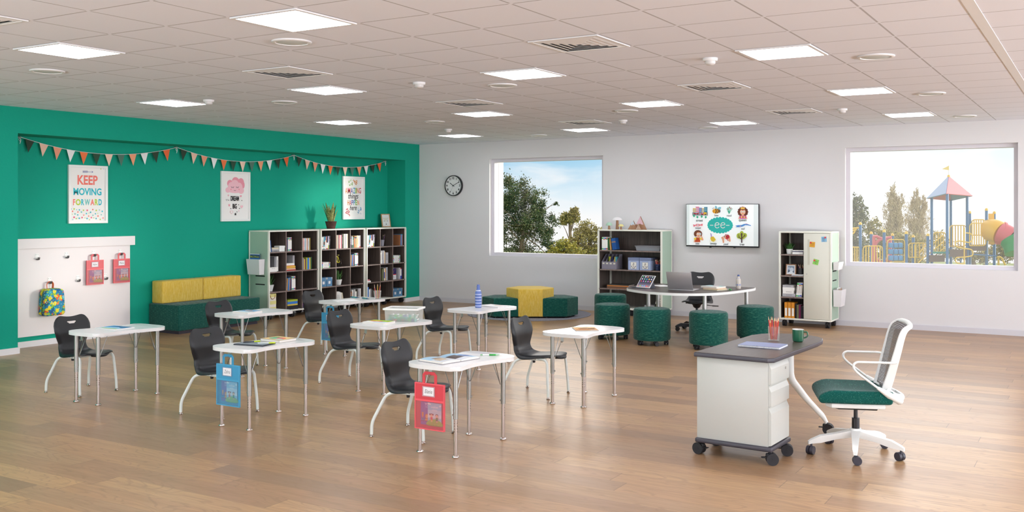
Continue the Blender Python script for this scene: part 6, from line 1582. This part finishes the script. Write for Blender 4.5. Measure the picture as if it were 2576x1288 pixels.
def house(b, w, d):
    b.drect(-w * .49, -d * .49, w * .49, d * .49, '#d9a468'); b.drect(-w * .49, d * .2, w * .49, d * .49, '#e3cd9a'); b.drect(-w * .3, -d * .2, w * .4, d * .1, '#b5763f'); b.drect(-w * .45, -d * .45, w * .1, -d * .2, '#c9925c'); b.drect(w * .1, -d * .15, w * .4, .0, '#4f4034'); b.drect(-w * .2, d * .05, w * .1, d * .15, '#6a5a4a'); b.drect(w * .15, -d * .45, w * .47, -d * .38, '#efe6dc')
    b.dtext('House Beautiful', 0, d * .42, h=.020, w=w * .9, col='#5b86c9', bold=.02)
lying('magazine', 'house magazine with warm brown cover on the desk before the round stools', 'magazine', (-4.145, 8.168), R(36), .215, .275, .006, '#b9b4b0', house)
# bottle and notebook
def bottle(label, loc, body, h, r, bands, cap, group=None):
    t = thing('water_bottle', label, 'bottle', loc, 0, group)
    b = MB(); pr = [(r * .9, 0), (r, .008), (r, h * .60), (r * .92, h * .68), (r * .55, h * .80), (r * .45, h * .85), (r * .45, h * .90)]
    b.use(flat(body, .25)); b.lathe(pr, 32)
    bands(b, r, h); b.build('body', None, t)
    MB().lathe([(r * .52, h * .885), (r * .54, h * .92), (r * .44, h * .93), (r * .44, h * .97), (r * .40, h), (.002, h)], 24).build('cap', flat(cap, .35), t)
    return t
def stripes(b, r, h):
    for k in range(5): z = h * (.06 + .125 * k); b.use(flat('#bcc6e2', .25)); b.lathe([(r + .0006, z), (r + .0006, z + h * .035)], 32, cap=False)
    b.use(flat('#c3cbe2', .25)); b.lathe([(r * .80 + .0006, h * .716), (r * .66 + .0006, h * .766)], 32, cap=False)
bottle('striped blue bottle on the desk near the hexagon seats', (-6.106, 9.345, DT + .0005), '#5f74b2', .262, .0375, stripes, '#5f74b4')
def notes(b, w, d): b.drect(-w * .48, -d * .48, w * .48, d * .48, '#f7f6f4'); b.drect(-w * .1, .0, w * .3, d * .3, '#e8d9c9'); b.dtext('my story', 0, d * .1, h=.02, col='#b9a6b4') if False else b.drect(-w * .3, d * .3, w * .3, d * .36, '#d9c9d4')
lying('notebook', 'thin white notebook beside the striped bottle', 'notebook', (-6.02, 9.55), R(-12), .30, .19, .010, '#e9e6ea', notes)
# desk with pencil glass
pencil_pot(None, (-7.77, 9.585, DT + .0005), 'ribbed grey glass of pencils on the desk near the bookcases', CUPG, .034, .044, .105, 6, .175, 'pencils in the ribbed desk glass', 'in the ribbed glass on the desk near the bookcases', ['#e8604a', '#e9a43a', '#e8604a', '#5a4a9c', '#e8604a', '#d9c04e'], ribbed=True, seed=12)
for k, (x, y, a) in enumerate(((-8.10, 9.545, -12), (-7.885, 9.495, -22))):
    t = thing('marker_pen', 'teal patterned marker pen, %s on the pencil glass desk' % ('lying further from the glass', 'lying nearer the glass')[k], 'pen', (x, y, DT + .0085), R(a), 'teal marker pens')
    b = MB(); b.use(flat('#20506a', .3)); b.tube([(-.09, 0, 0), (-.06, 0, 0), (.0, 0, 0), (.05, 0, 0), (.10, 0, 0)], .008, 12, rs=[.006, .008, .008, .006, .0015])
    for q in range(5): b.use(flat(('#2fb39a', '#2a7fb4', '#6fd08a')[q % 3], .3)); b.tube([(-.055 + q * .02, 0, 0), (-.045 + q * .02, 0, 0)], .0084, 12)
    b.build('barrel', None, t)
o = MB().box(-.10, .10, -.14, .14, 0, .0012).build('paper_sheet', flat('#fafafa', .5), None, (-7.965, 9.215, DT + .0004), R(-28), smooth=0); tag(o, 'blank white sheet of paper on the pencil glass desk', 'paper')
# frosted marker box with markers
bx = thing('marker_box', 'frosted white plastic box full of green markers on a student desk', 'box', (-6.036, 7.872, DT + .0006), R(20))
w, d, h = .335, .245, .128
b = MB(); A = [(-w / 2, -d / 2), (w / 2, -d / 2), (w / 2, d / 2), (-w / 2, d / 2)]
lo = [b.v((x * .95, y * .95, 0)) for x, y in A]; hi = [b.v((x, y, h)) for x, y in A]; b.f(lo)
for i in range(4): b.f([lo[i], lo[(i + 1) % 4], hi[(i + 1) % 4], hi[i]])
b.build('body', FROST, bx, smooth=0)
b = MB()
for q in ((-w / 2 - .016, w / 2 + .016, -d / 2 - .012, -d / 2 + .003), (-w / 2 - .016, w / 2 + .016, d / 2 - .003, d / 2 + .012), (-w / 2 - .016, -w / 2 + .003, -d / 2, d / 2), (w / 2 - .003, w / 2 + .016, -d / 2, d / 2)): b.box(*q, h - .014, h + .004, .002, 1)
b.build('rim', mat('frost_rim', '#f3f3f1', .35), bx)
b = MB(); b.box(-w / 2 + .002, w / 2 - .002, -d / 2 + .002, d / 2 - .002, h - .006, h - .003); b.build('lid', FROST, bx, smooth=0)
rr = random.Random(4); MC = ['#2fae9a', '#2f9a5a', '#4fae4a', '#3a8f6a', '#4f9f5a', '#7fc95a', '#b98a5a', '#c8484a', '#4a4f9a', '#e05a4a', '#2f8a6a']
T0 = Matrix.Translation(bx.location) @ Matrix.Rotation(R(20), 4, 'Z')
n = 0
for L_, cnt, z in ((0, 12, .0125), (1, 11, .0335), (2, 6, .0545)):
    for i in range(cnt):
        x = -.137 + (.0248 * i if L_ == 0 else .0248 * (i + .5) if L_ == 1 else .05 * i + .02)
        b = MB(); cl = MC[(i * 3 + L_ * 5) % len(MC)] if L_ != 1 else MC[(i * 2 + 1) % 5]
        b.use(flat(cl, .4)); b.cyl((0, -.072, 0), (0, -.030, 0), .0092, n=12); b.use(flat('#e9ece8', .4)); b.cyl((0, -.030, 0), (0, .050, 0), .0086, n=12); b.use(flat(cl, .4)); b.cyl((0, .050, 0), (0, .064, 0), .0088, n=12)
        o = b.build('marker', None); o.matrix_basis = T0 @ Matrix.Translation((x, -.012 + .02 * ((i * 7) % 3 - 1) * .4, z)) @ Matrix.Rotation(R(3 * ((i * 5) % 3 - 1)) * 0, 4, 'Z')
        tag(o, 'marker with coloured cap lying inside the frosted box', 'marker', 'markers in the frosted box')

# ---------------------------------------------------------------- teacher desk
TT = .7456
def local_td(x, y):
    c, s = math.cos(DA), math.sin(DA); return (-2.525 + x * c - y * s, 6.70 + x * s + y * c)
nb = thing('spiral_notebook', 'blue spiral notebook on the teacher desk', 'notebook', (-2.183, 7.232, TT + .0006), R(0))
b = MB(); b.use(PAPER); b.box(-.155, .155, -.108, .112, .002, .013); b.use(flat('#8c98bd', .4)); b.box(-.157, .157, -.110, .114, .0, .002); b.box(-.157, .157, -.110, .114, .013, .0148); b.build('cover', None, nb, smooth=0)
b = MB()
for k in range(26): x = -.148 + .0118 * k; b.tube([(x, -.104 + .0095 * math.cos(a) - .004, .0085 + .0085 * math.sin(a)) for a in [2 * PI * q / 10 for q in range(10)]], .0012, 5, closed=True)
b.build('spiral', mat('spiral_grey', '#a9adba', .4, .4), nb)
pencil_pot(None, (-2.213, 7.618, TT + .0005), 'clear glass of red pencils on the teacher desk', CUPG, .042, .044, .108, 11, .168, 'pencils in the teacher glass', 'in the clear glass on the teacher desk', ['#e0484a', '#e8703a', '#d83a44', '#c86a4a', '#b8503f', '#e86a5a'], seed=21)
mg = thing('mug', 'dark green mug on the teacher desk', 'mug', (-2.030, 7.640, TT + .0005))
GM = mat('mug_green', '#155a3f', .18, coat=.5)
b = MB(); b.use(GM); b.lathe([(.034, 0), (.041, .006), (.044, .03), (.0445, .094)], 36, cap=False); b.f([b.v((.034 * math.cos(2 * PI * k / 36), .034 * math.sin(2 * PI * k / 36), .0)) for k in range(36)])
b.use(mat('mug_inside', '#eceae6', .25)); b.lathe([(.0445, .094), (.0425, .0955), (.0408, .093), (.040, .02), (.002, .012)], 36, cap=False); b.build('cup', None, mg)
a = R(20); b = MB(Matrix.Rotation(a, 4, 'Z')); b.tube(bent([(.042, 0, .075), (.07, 0, .078), (.073, 0, .04), (.043, 0, .028)], .02), .0055, 10); b.build('handle', GM, mg)

# ---------------------------------------------------------------- half-round table
ta = thing('tablet', 'white tablet leaning on a dark folding cover on the half-round table', 'tablet', (-5.455, 12.50, TZ + .0006), R(-20))
lean = R(38)
MB().box(-.145, .125, -.075, .13, 0, .006, .002).build('cover_flap', mat('cover_navy', '#23283a', .6), ta, smooth=0)
T_ = Matrix.Translation((0, 0.0, .0075)) @ Matrix.Rotation(-lean, 4, 'X')
b = MB(T_); b.box(-.128, .128, 0, .007, 0, .206, .003); b.build('body', mat('tablet_white', '#ecebec', .25), ta, smooth=30)
b = MB(T_); b.lay = -.0004; b.use(mat('tablet_screen', '#3f3f52', .2)); X0, X1, Z0, Z1 = -.117, .117, .010, .196
def grad(k): return ('#b58a86', '#8d7d8a', '#6b6577', '#555366', '#48475a', '#403f52')[k]
for k in range(6): zz0, zz1 = Z0 + (Z1 - Z0) * (k * .09 if k < 5 else .45), Z0 + (Z1 - Z0) * (.09 * (k + 1) if k < 5 else 1.0); b.drect(X0, zz0, X1, zz1, mat('tablet_glow_%d' % k, grad(k), .15, emit=.35))
IC = ['#4fc96a', '#f2f2f2', '#e8a06a', '#6a6f7a', '#a9c9b4', '#f2f2f2', '#7fd0b4', '#3fb3d9', '#f0d060', '#f5f5f5', '#d94a4a', '#c98ad0', '#7fc99a', '#d98ad9', '#f0a03a']
for r_ in range(3):
    for q in range(5): x, z = -.086 + .043 * q, .178 - .037 * r_; b.drect(x - .0085, z - .0085, x + .0085, z + .0085, mat('icon' + IC[r_ * 5 + q], IC[r_ * 5 + q], .2, emit=.5))
for q, c in enumerate(('#5fd07a', '#4aa3e8', '#4f9fe0', '#e85a6a')): x = -.062 + .041 * q; b.drect(x - .0085, .018, x + .0085, .035, mat('icon' + c, c, .2, emit=.5))
b.build('screen', None, ta, smooth=0)
b = MB(); b.prism([(.035, .006), (.155, .006), (.108, .11), (.102, .11)], -.09, .09, 0, axis='x'); b.build('cover_stand', mat('cover_navy', '#23283a', .6), ta, smooth=0)
lp = thing('laptop', 'open silver laptop on the half-round table, screen turned to the task chair', 'laptop', (-4.861, 12.395, TZ + .0006), R(0))
MB().box(-.178, .178, 0.0, .25, 0, .014, .004).build('base', ALU, lp)
b = MB(); b.lay = 0; b.box(-.15, .15, .03, .13, .0141, .0150); b.build('keyboard', mat('keys_dark', '#4a4a50', .5), lp, smooth=0)
T_ = Matrix.Translation((0, .006, .014)) @ Matrix.Rotation(R(17), 4, 'X')
b = MB(T_); b.box(-.178, .178, -.007, 0, 0, .25, .003); b.build('screen_lid', ALU, lp, smooth=30)
b = MB(T_); b.box(-.170, .170, .0001, .0008, .010, .243); b.build('display', mat('display_dark', '#1c1d22', .2), lp, smooth=0)
o = MB().box(-.10, .10, -.14, .14, 0, .0012).build('paper_sheet', flat('#f2f1f0', .6), None, (-5.385, 13.02, TZ + .0004), R(52), smooth=0); tag(o, 'white paper lying behind the tablet', 'paper')
def teal_c(b, w, d): b.drect(-w * .48, -d * .48, w * .48, d * .48, '#dfe9ea'); b.drect(-w * .48, 0, w * .48, d * .48, '#a9d6d8'); b.dell(.02, .03, .05, .04, '#e2b5b0')
def warm_c(b, w, d): b.drect(-w * .48, -d * .48, w * .48, d * .48, '#e3cf9a')
GT = 'books on the half-round table'
lying('book', 'yellow-edged paperback at the bottom of the pile beside the laptop', 'book', (-4.505, 12.76), R(-24), .26, .20, .012, '#c9c27a', warm_c, GT, z=TZ)
lying('book', 'orange-edged paperback in the middle of the pile beside the laptop', 'book', (-4.515, 12.775), R(-18), .25, .19, .011, '#d9924a', warm_c, GT, z=TZ + .0125)
lying('book', 'pale teal book on top of the pile beside the laptop', 'book', (-4.545, 12.80), R(-20), .27, .20, .022, '#cfdad9', teal_c, GT, z=TZ + .024)
t = thing('marker_pen', 'white marker with green cap beside the pile of books', 'pen', (-4.338, 12.815, TZ + .0085), R(-36))
MB().cyl((-.06, 0, 0), (.015, 0, 0), .0075, n=12).build('barrel', flat('#e6e8e6', .3), t); MB().cyl((.015, 0, 0), (.06, 0, 0), .008, n=12).build('cap', flat('#2f9a3c', .35), t)
def blossoms(b, r, h):
    for k in range(7):
        a = 2 * PI * k / 7; z = h * (.28 if k % 2 else .60) if False else h * .28
        T_ = b.T; b.T = Matrix.Rotation(a, 4, 'Z') @ Matrix.Translation((0, -r - .0007, z)); b.lay = 0
        b.dell(0, 0, .010, .014, '#8c9cc8', 12); b.dell(0, 0, .004, .005, '#5a6aa0', 8); b.T = T_
        T_ = b.T; b.T = Matrix.Rotation(a + .4, 4, 'Z') @ Matrix.Translation((0, -r * .78 - .001, h * .705)); b.lay = 0; b.dell(0, 0, .007, .010, '#8c9cc8', 10); b.T = T_
bottle('cream bottle with blue flowers on the half-round table', (-4.293, 13.10, TZ + .0005), '#cfc8be', .192, .0335, blossoms, '#5b6ba0')
# ---------------------------------------------------------------- grounds outside the windows
FW, RT = Vector((-math.sin(R(31.1875)), math.cos(R(31.1875)), 0)), Vector((math.cos(R(31.1875)), math.sin(R(31.1875)), 0))
def out(px, py, Z):
    """point outdoors that lies Z metres ahead of the camera position"""
    return Vector((0, 0, 1.774)) + FW * Z + RT * ((px - 1288) / 2459.33 * Z) + Vector((0, 0, (525.852 - py) / 2459.33 * Z))
GZ = -1.7
b = MB(); b.box(-70, 20, YB + .6, 70, GZ - .2, GZ)
lm, t_, b_ = new_mat('lawn'); nv = t_.noise(t_.coords('Object'), 3, 5, .7); t_.nt.links.new(t_.ramp(nv, [(.3, rgb('#7d8f56')), (.7, rgb('#a5b178'))]), b_.inputs[0]); b_.inputs['Roughness'].default_value = 1
struct(b.build('ground_outside', lm, smooth=0))
def leaf_mat(nm, c):
    m, t_, b_ = new_mat(nm); b_.inputs[0].default_value = rgb(c); b_.inputs['Roughness'].default_value = .55; b_.inputs['Specular IOR Level'].default_value = .3
    return m
LV = {k: [leaf_mat('leaf_%s_%d' % (k, i), c) for i, c in enumerate(v)] for k, v in dict(
    green=('#4b5c3a', '#66784c', '#394a30', '#8d8a68'), dark=('#5f6a48', '#7a835b', '#4a5340', '#9c9a78'), olive=('#9a9256', '#b5a65f', '#7d7a4a', '#c4b878'), tan=('#b5a283', '#c9b796', '#a08e72', '#d6c7a9'), yellow=('#a8a047', '#c2b553', '#8f9048', '#9fa566')).items()}
BARK = mat('bark', '#8a7a68', .9)
def tree_(name, label, blobs, n, leaf, pal, seed, group, base, thin=1.0, twigs=14):
    """blobs: (px, py, Z, radius across, radius up, radius deep)"""
    rr = random.Random(seed); ctr = [out(*q[:3]) for q in blobs]; g0 = out(*base); g0.z = GZ
    t = thing(name, label, 'tree', g0, 0, group); O = g0
    b = MB(); top = max(c.z for c in ctr)
    mid = sum(ctr, Vector()) / len(ctr)
    b.tube([Vector((0, 0, 0)), (mid - O) * .5, mid - O], .12, 8, rs=[.16, .12, .05])
    for k in range(twigs):
        q = rr.choice(range(len(blobs))); c = ctr[q] - O; d = Vector((rr.gauss(0, 1), rr.gauss(0, 1), rr.gauss(0, .8))).normalized()
        e = c + Vector((d.x * blobs[q][3], d.y * blobs[q][3], d.z * blobs[q][4])) * .9
        s_ = (mid - O) * rr.uniform(.3, 1); b.tube([s_, (s_ + e) / 2 + Vector((0, 0, .1)), e], .03, 5, rs=[.035, .022, .008])
    b.build('trunk', BARK, t)
    b = MB(); mats = LV[pal]
    vol = [q[3] * q[4] for q in blobs]; tot = sum(vol)
    for q, c, v_ in zip(blobs, ctr, vol):
        c = c - O; nc = max(3, int(26 * v_ / tot * len(blobs) / max(1, len(blobs))))
        cl_ = []
        for k in range(max(14, int(230 * v_ / tot))):
            d = Vector((rr.gauss(0, 1), rr.gauss(0, 1), rr.gauss(0, 1))).normalized() * rr.uniform(.3, 1.0)
            cl_.append(d)
        for k in range(int(n * v_ / tot)):
            d = rr.choice(cl_) + Vector((rr.gauss(0, .12), rr.gauss(0, .12), rr.gauss(0, .12)))
            p = c + RT * (d.x * q[3]) + FW * (d.y * q[5]) + Vector((0, 0, d.z * q[4]))
            if p.z < .05: continue
            a = Vector((rr.gauss(0, 1), rr.gauss(0, 1), rr.gauss(-.3, .7))).normalized(); s_ = a.cross(Vector((rr.gauss(0, 1), rr.gauss(0, 1), rr.gauss(0, 1)))).normalized()
            L_ = leaf * rr.uniform(.6, 1.3); w = L_ * .30 * thin
            if thin < .5: a = (a * .5 + Vector((0, 0, .7)) + RT * d.x * .5).normalized(); s_ = a.cross(FW).normalized()
            b.use(mats[min(3, int(rr.random() ** 1.3 * 4))])
            b.f([b.v(p - a * L_ / 2), b.v(p + s_ * w), b.v(p + a * L_ / 2), b.v(p - s_ * w)])
    b.build('crown', None, t, smooth=0, recalc=False)
    return t
TG = 'trees outside the windows'
tree_('broadleaf_tree', 'large dense green tree filling the clock-side half of the first window', [(1250, 485, 46, 1.0, 1.0, 1.2), (1295, 495, 46, 1.15, 1.05, 1.2), (1335, 520, 46, .95, 1.1, 1.2), (1345, 560, 46, 1.0, 1.0, 1.0), (1275, 545, 46, 1.3, 1.1, 1.2), (1290, 595, 46, 1.7, 1.0, 1.4), (1368, 590, 46, .72, 1.0, .8), (1358, 515, 46, .5, .55, .5), (1225, 560, 46, 1.0, 1.4, 1.2), (1385, 625, 46, .5, .5, .5), (1320, 650, 46, 1.9, .6, 1.2), (1398, 512, 46, .16, .2, .15)], 40000, .085, 'green', 1, TG, (1300, 640, 46))
tree_('round_tree', 'small round-topped tree standing alone against the sky in the first window', [(1432, 548, 58, .62, .42, .5), (1445, 533, 58, .36, .32, .3), (1418, 558, 58, .3, .25, .3)], 3000, .12, 'olive', 2, TG, (1440, 640, 58))
tree_('olive_tree', 'olive coloured tree at the bookcase side of the first window', [(1470, 590, 54, .75, .75, .7), (1493, 585, 54, .55, .60, .5), (1450, 620, 54, .6, .6, .6), (1485, 630, 54, .9, .5, .7), (1512, 610, 54, .5, .8, .5)], 7000, .12, 'olive', 3, TG, (1475, 640, 54))
tree_('yellow_shrub', 'yellow-green shrub low in the middle of the first window', [(1420, 622, 40, .55, .36, .4), (1400, 645, 40, .6, .3, .4), (1440, 640, 40, .5, .3, .4)], 3000, .11, 'yellow', 4, TG, (1420, 650, 40), twigs=4)
tree_('dark_tree', 'dark leafy tree at the cabinet edge of the second window', [(2150, 510, 52, .48, .62, .5), (2140, 560, 52, .7, .9, .6), (2165, 545, 52, .4, .7, .4), (2150, 620, 52, .9, .9, .6)], 6000, .125, 'dark', 5, TG, (2150, 660, 52))
for k, (x, y, rx, rz_, l) in enumerate(((2250, 545, .80, 1.45, 'tall feathery pale tree beside the playground tower, cabinet side'), (2308, 550, .85, 1.35, 'tall feathery pale tree just behind the playground tower'))):
    tree_('feathery_tree', l, [(x, y, 64 + 2.5 * k, rx, rz_, .6), (x - 6, y - 45, 64 + 2.5 * k, rx * .45, rz_ * .6, .3), (x + 12, y - 30, 64 + 2.5 * k, rx * .35, rz_ * .6, .3), (x, y + 60, 64 + 2.5 * k, rx * 1.1, rz_ * .9, .6)], 6500, .24, 'tan', 11 + k, TG, (x, 660, 64 + 2.5 * k), .22, twigs=24)
tree_('bushy_tree', 'broad olive bush behind the low playground rails', [(2200, 575, 56, .9, .62, .6), (2240, 600, 56, 1.2, .62, .7), (2290, 612, 56, 1.2, .55, .7), (2190, 640, 56, 1.3, .7, .6), (2270, 650, 56, 1.8, .6, .6)], 10000, .125, 'olive', 21, TG, (2230, 660, 56))
tree_('far_hedge_tree', 'low pale bush beyond the tower and slide', [(2365, 610, 60, .5, .7, .5), (2400, 640, 60, 1.0, .5, .6), (2470, 640, 60, 1.4, .55, .6), (2530, 630, 60, 1.0, .7, .6)], 7000, .13, 'olive', 22, TG, (2450, 660, 60))

# playground -------------------------------------------------------
PB, PY, PR, PGn = mat('play_blue', '#2f6fae', .4), mat('play_yellow', '#efc64e', .4), mat('play_pink', '#dc6f7c', .4), mat('play_green', '#2f9a5f', .35)
PLB, PBR, PYS = mat('play_pale_blue', '#7f9fd0', .45), mat('play_deck', '#6b5654', .7), mat('play_slide_yellow', '#eebb3e', .35)
ZP = 30.0
Wc = lambda a, c, Z=ZP: out(2100 + .2795 * a, 340 + .2795 * c, Z)
pg = thing('playground_structure', 'blue and yellow playground with roofed tower and tube slide outside the second window', 'playground', Wc(1000, 1160)); pg.location.z = GZ
PO = Vector(pg.location)
Q = lambda a, c, Z=ZP: Wc(a, c, Z) - PO
def post(a, top, Z=ZP, r=.045, cap=True):
    p = Q(a, top, Z); o = MB().cyl((p.x, p.y, 0), p, r, n=12).build('post', PB, pg)
    if cap: MB().lathe([(r * 1.12, 0), (r * 1.12, .03), (r * .8, .07), (.002, .085)], 12, p, cap=False).build('post_cap', PY, o)
for a, top in ((230, 806), (328, 890), (444, 874), (520, 906), (644, 890), (706, 920), (838, 908)): post(a, top, ZP + (.8 if a in (328, 520, 706) else 0))
for a, top in ((1215, 705), (1366, 680), (1436, 708)): post(a, top, ZP + (.9 if a != 1366 else 0))
for a, top, Z in ((873, 560, 30.0), (1012, 528, 29.0), (1045, 585, 31.0), (1192, 548, 30.0)): post(a, top, Z, .042, False)
ap = Q(1025, 372, 30.0); ring_ = [Q(830, 570, 30.0), Q(1002, 528, 28.9), Q(1238, 548, 30.0), Q(1045, 590, 31.1)]
for k, m in enumerate((PLB, PR, PLB, PR)):
    b = MB(); b.poly3([ap, ring_[k], ring_[(k + 1) % 4]]); b.build('roof_panel', m, pg, smooth=0, solidify=.03)
MB().cyl(ap - Vector((0, 0, .02)), ap + Vector((0, 0, .05)), .05, .03, n=10).build('roof_cap', PY, pg)
f0 = Q(1027, 275, 30.0); b = MB(); b.cyl(ap, f0 + Vector((0, 0, .02)), .006, n=6)
b.build('flag_pole', mat('pole_pale', '#dcdcd8', .5), pg); b = MB(); b.poly3([f0, Q(965, 305, 30.0), Q(1028, 316, 30.0)]); b.build('flag', mat('flag_yellow', '#f2dc8a', .7), pg, smooth=0, solidify=.01)
def rails(pts_list, nm='guard_rail', r=.017, m=None, Z=ZP, closed=False):
    b = MB()
    for pts in pts_list: b.tube(bent([Q(a, c, Z) for a, c in pts], .12) if len(pts) > 2 else [Q(a, c, Z) for a, c in pts], r, 7)
    return b.build(nm, m or PY, pg)
def barred(x0, x1, y0, y1, n, Z=ZP): rails([[(x0, y1), (x0, y0), (x1, y0), (x1, y1), (x0 + 1, y1)]] + [[(x0 + (x1 - x0) * k / (n + 1), y0), (x0 + (x1 - x0) * k / (n + 1), y1)] for k in range(1, n + 1)], Z=Z)
barred(120, 240, 1008, 1240, 5); barred(255, 432, 998, 1240, 6); barred(1035, 1185, 812, 1000, 5, 30.6); barred(1215, 1360, 792, 995, 6, 29.9); barred(1232, 1358, 760, 900, 5, 30.9); barred(885, 1000, 875, 1050, 4, 30.5); barred(665, 828, 972, 1100, 4, 30.7)
rails([[(470, 1150), (470, 940), (620, 940), (632, 970), (628, 1150)], [(500, 1150), (500, 1140), (620, 1140)]])
rails([[(845, 1010), (975, 900)], [(845, 1070), (985, 955)], [(850, 1130), (990, 1010)], [(720, 990), (722, 1180)], [(750, 1150), (820, 1085)], [(760, 1060), (820, 990)]])
rails([[(1180, 880), (1230, 885), (1245, 930), (1220, 970), (1120, 950), (1082, 960), (1088, 1005), (1165, 1020), (1240, 1030), (1246, 1085), (1170, 1098), (1085, 1100), (1088, 1150), (1160, 1160)], [(1165, 830), (1165, 1180)]], 'curly_climber', .02, Z=29.2)
for r_ in range(3):
    for q in range(3):
        p0, p1 = Q(484 + 43 * q, 968 + 57 * r_), Q(522 + 43 * q, 1014 + 57 * r_); u = (p1 - p0); ctr_ = (p0 + p1) / 2; hw = abs(u.dot(RT)) / 2; hh_ = abs(u.z) / 2
        Tm = Matrix(((RT.x, FW.x, 0, ctr_.x), (RT.y, FW.y, 0, ctr_.y), (0, 0, 1, ctr_.z), (0, 0, 0, 1)))
        MB(Tm).box(-hw, hw, -.06, .06, -hh_, hh_, .03, 2).build('game_block', mat('play_block_blue', '#3f8fd0', .4), pg)
b = MB(); Pn = [Q(428 + 72 * math.cos(2 * PI * k / 28), 1040 + 105 * math.sin(2 * PI * k / 28), 30.5) for k in range(28)]; b.tube(Pn, .05, 8, closed=True)
b.prism([(0, 0)] * 0 or [(-.1, 0), (.1, 0), (.1, .02), (-.1, .02)], -.01, .01) if False else None
for a in (352, 500): b.tube([Q(a, 915, 30.5), Q(a, 1160, 30.5)], .05, 8)
b.tube([Q(345, 915, 30.5), Q(375, 912, 30.5), Q(428, 935, 30.5), Q(480, 925, 30.5), Q(508, 922, 30.5)], .05, 8); b.build('ring_panel', PR, pg)
def slab_(a0, a1, c0, c1, Z0, Z1, m, nm):
    b = MB(); lo_ = [Q(a0, c1, Z0), Q(a1, c1, Z0), Q(a1, c1, Z1), Q(a0, c1, Z1)]; h_ = abs((c1 - c0) * .2795 / 2459.33 * ZP)
    A_ = [b.v(p) for p in lo_]; B_ = [b.v(p + Vector((0, 0, h_))) for p in lo_]; b.f(A_); b.f(B_)
    for i in range(4): b.f([A_[i], A_[(i + 1) % 4], B_[(i + 1) % 4], B_[i]])
    b.build(nm, m, pg, smooth=0)
slab_(1220, 1362, 985, 1040, 29.9, 30.9, PBR, 'deck'); slab_(1035, 1190, 1030, 1095, 29.2, 30.9, PBR, 'deck'); slab_(850, 990, 1080, 1140, 29.8, 30.6, PBR, 'ramp'); slab_(880, 1060, 1048, 1066, 29.9, 30.6, mat('play_teal', '#3aa59a', .4), 'ramp_edge')
slab_(1382, 1436, 705, 985, 30.1, 30.16, PYS, 'slide_plate')
def tube_part(pts, m, nm, r):
    b = MB(); b.tube(bez([Q(*p) for p in pts], 5), r, 22); o = b.build(nm, m, pg)
tube_part([(1395, 855, 30.0), (1440, 858, 29.8), (1500, 885, 29.6)], PYS, 'slide_tube', .34)
tube_part([(1492, 882, 29.6), (1535, 900, 29.5), (1585, 930, 29.4)], PR, 'slide_tube', .33)
tube_part([(1580, 925, 29.4), (1620, 985, 29.3), (1640, 1060, 29.2)], PGn, 'slide_tube', .34)
for p, m, d in (((1497, 884, 29.6), PR, 1), ((1583, 928, 29.4), PGn, 1)):
    c_ = Q(*p); dd = Vector((RT * .85 + Vector((0, 0, -.35)) - FW * .2)).normalized(); b = MB(); b.cyl(c_ - dd * .03, c_ + dd * .03, .37, n=24); b.build('slide_collar', m, pg)
rails([[(1230, 1072), (1460, 1088)], [(1140, 1100), (1128, 1180)]], 'beam', .022, PB, 29.6); rails([[(1455, 1095), (1500, 1098), (1535, 1170)], [(1472, 1100), (1475, 1170)]], 'handle_rail', .03)
rails([[(148, 840), (215, 835)], [(150, 862), (195, 850)], [(152, 890), (178, 878), (180, 850)]], 'handle_rail', .025)
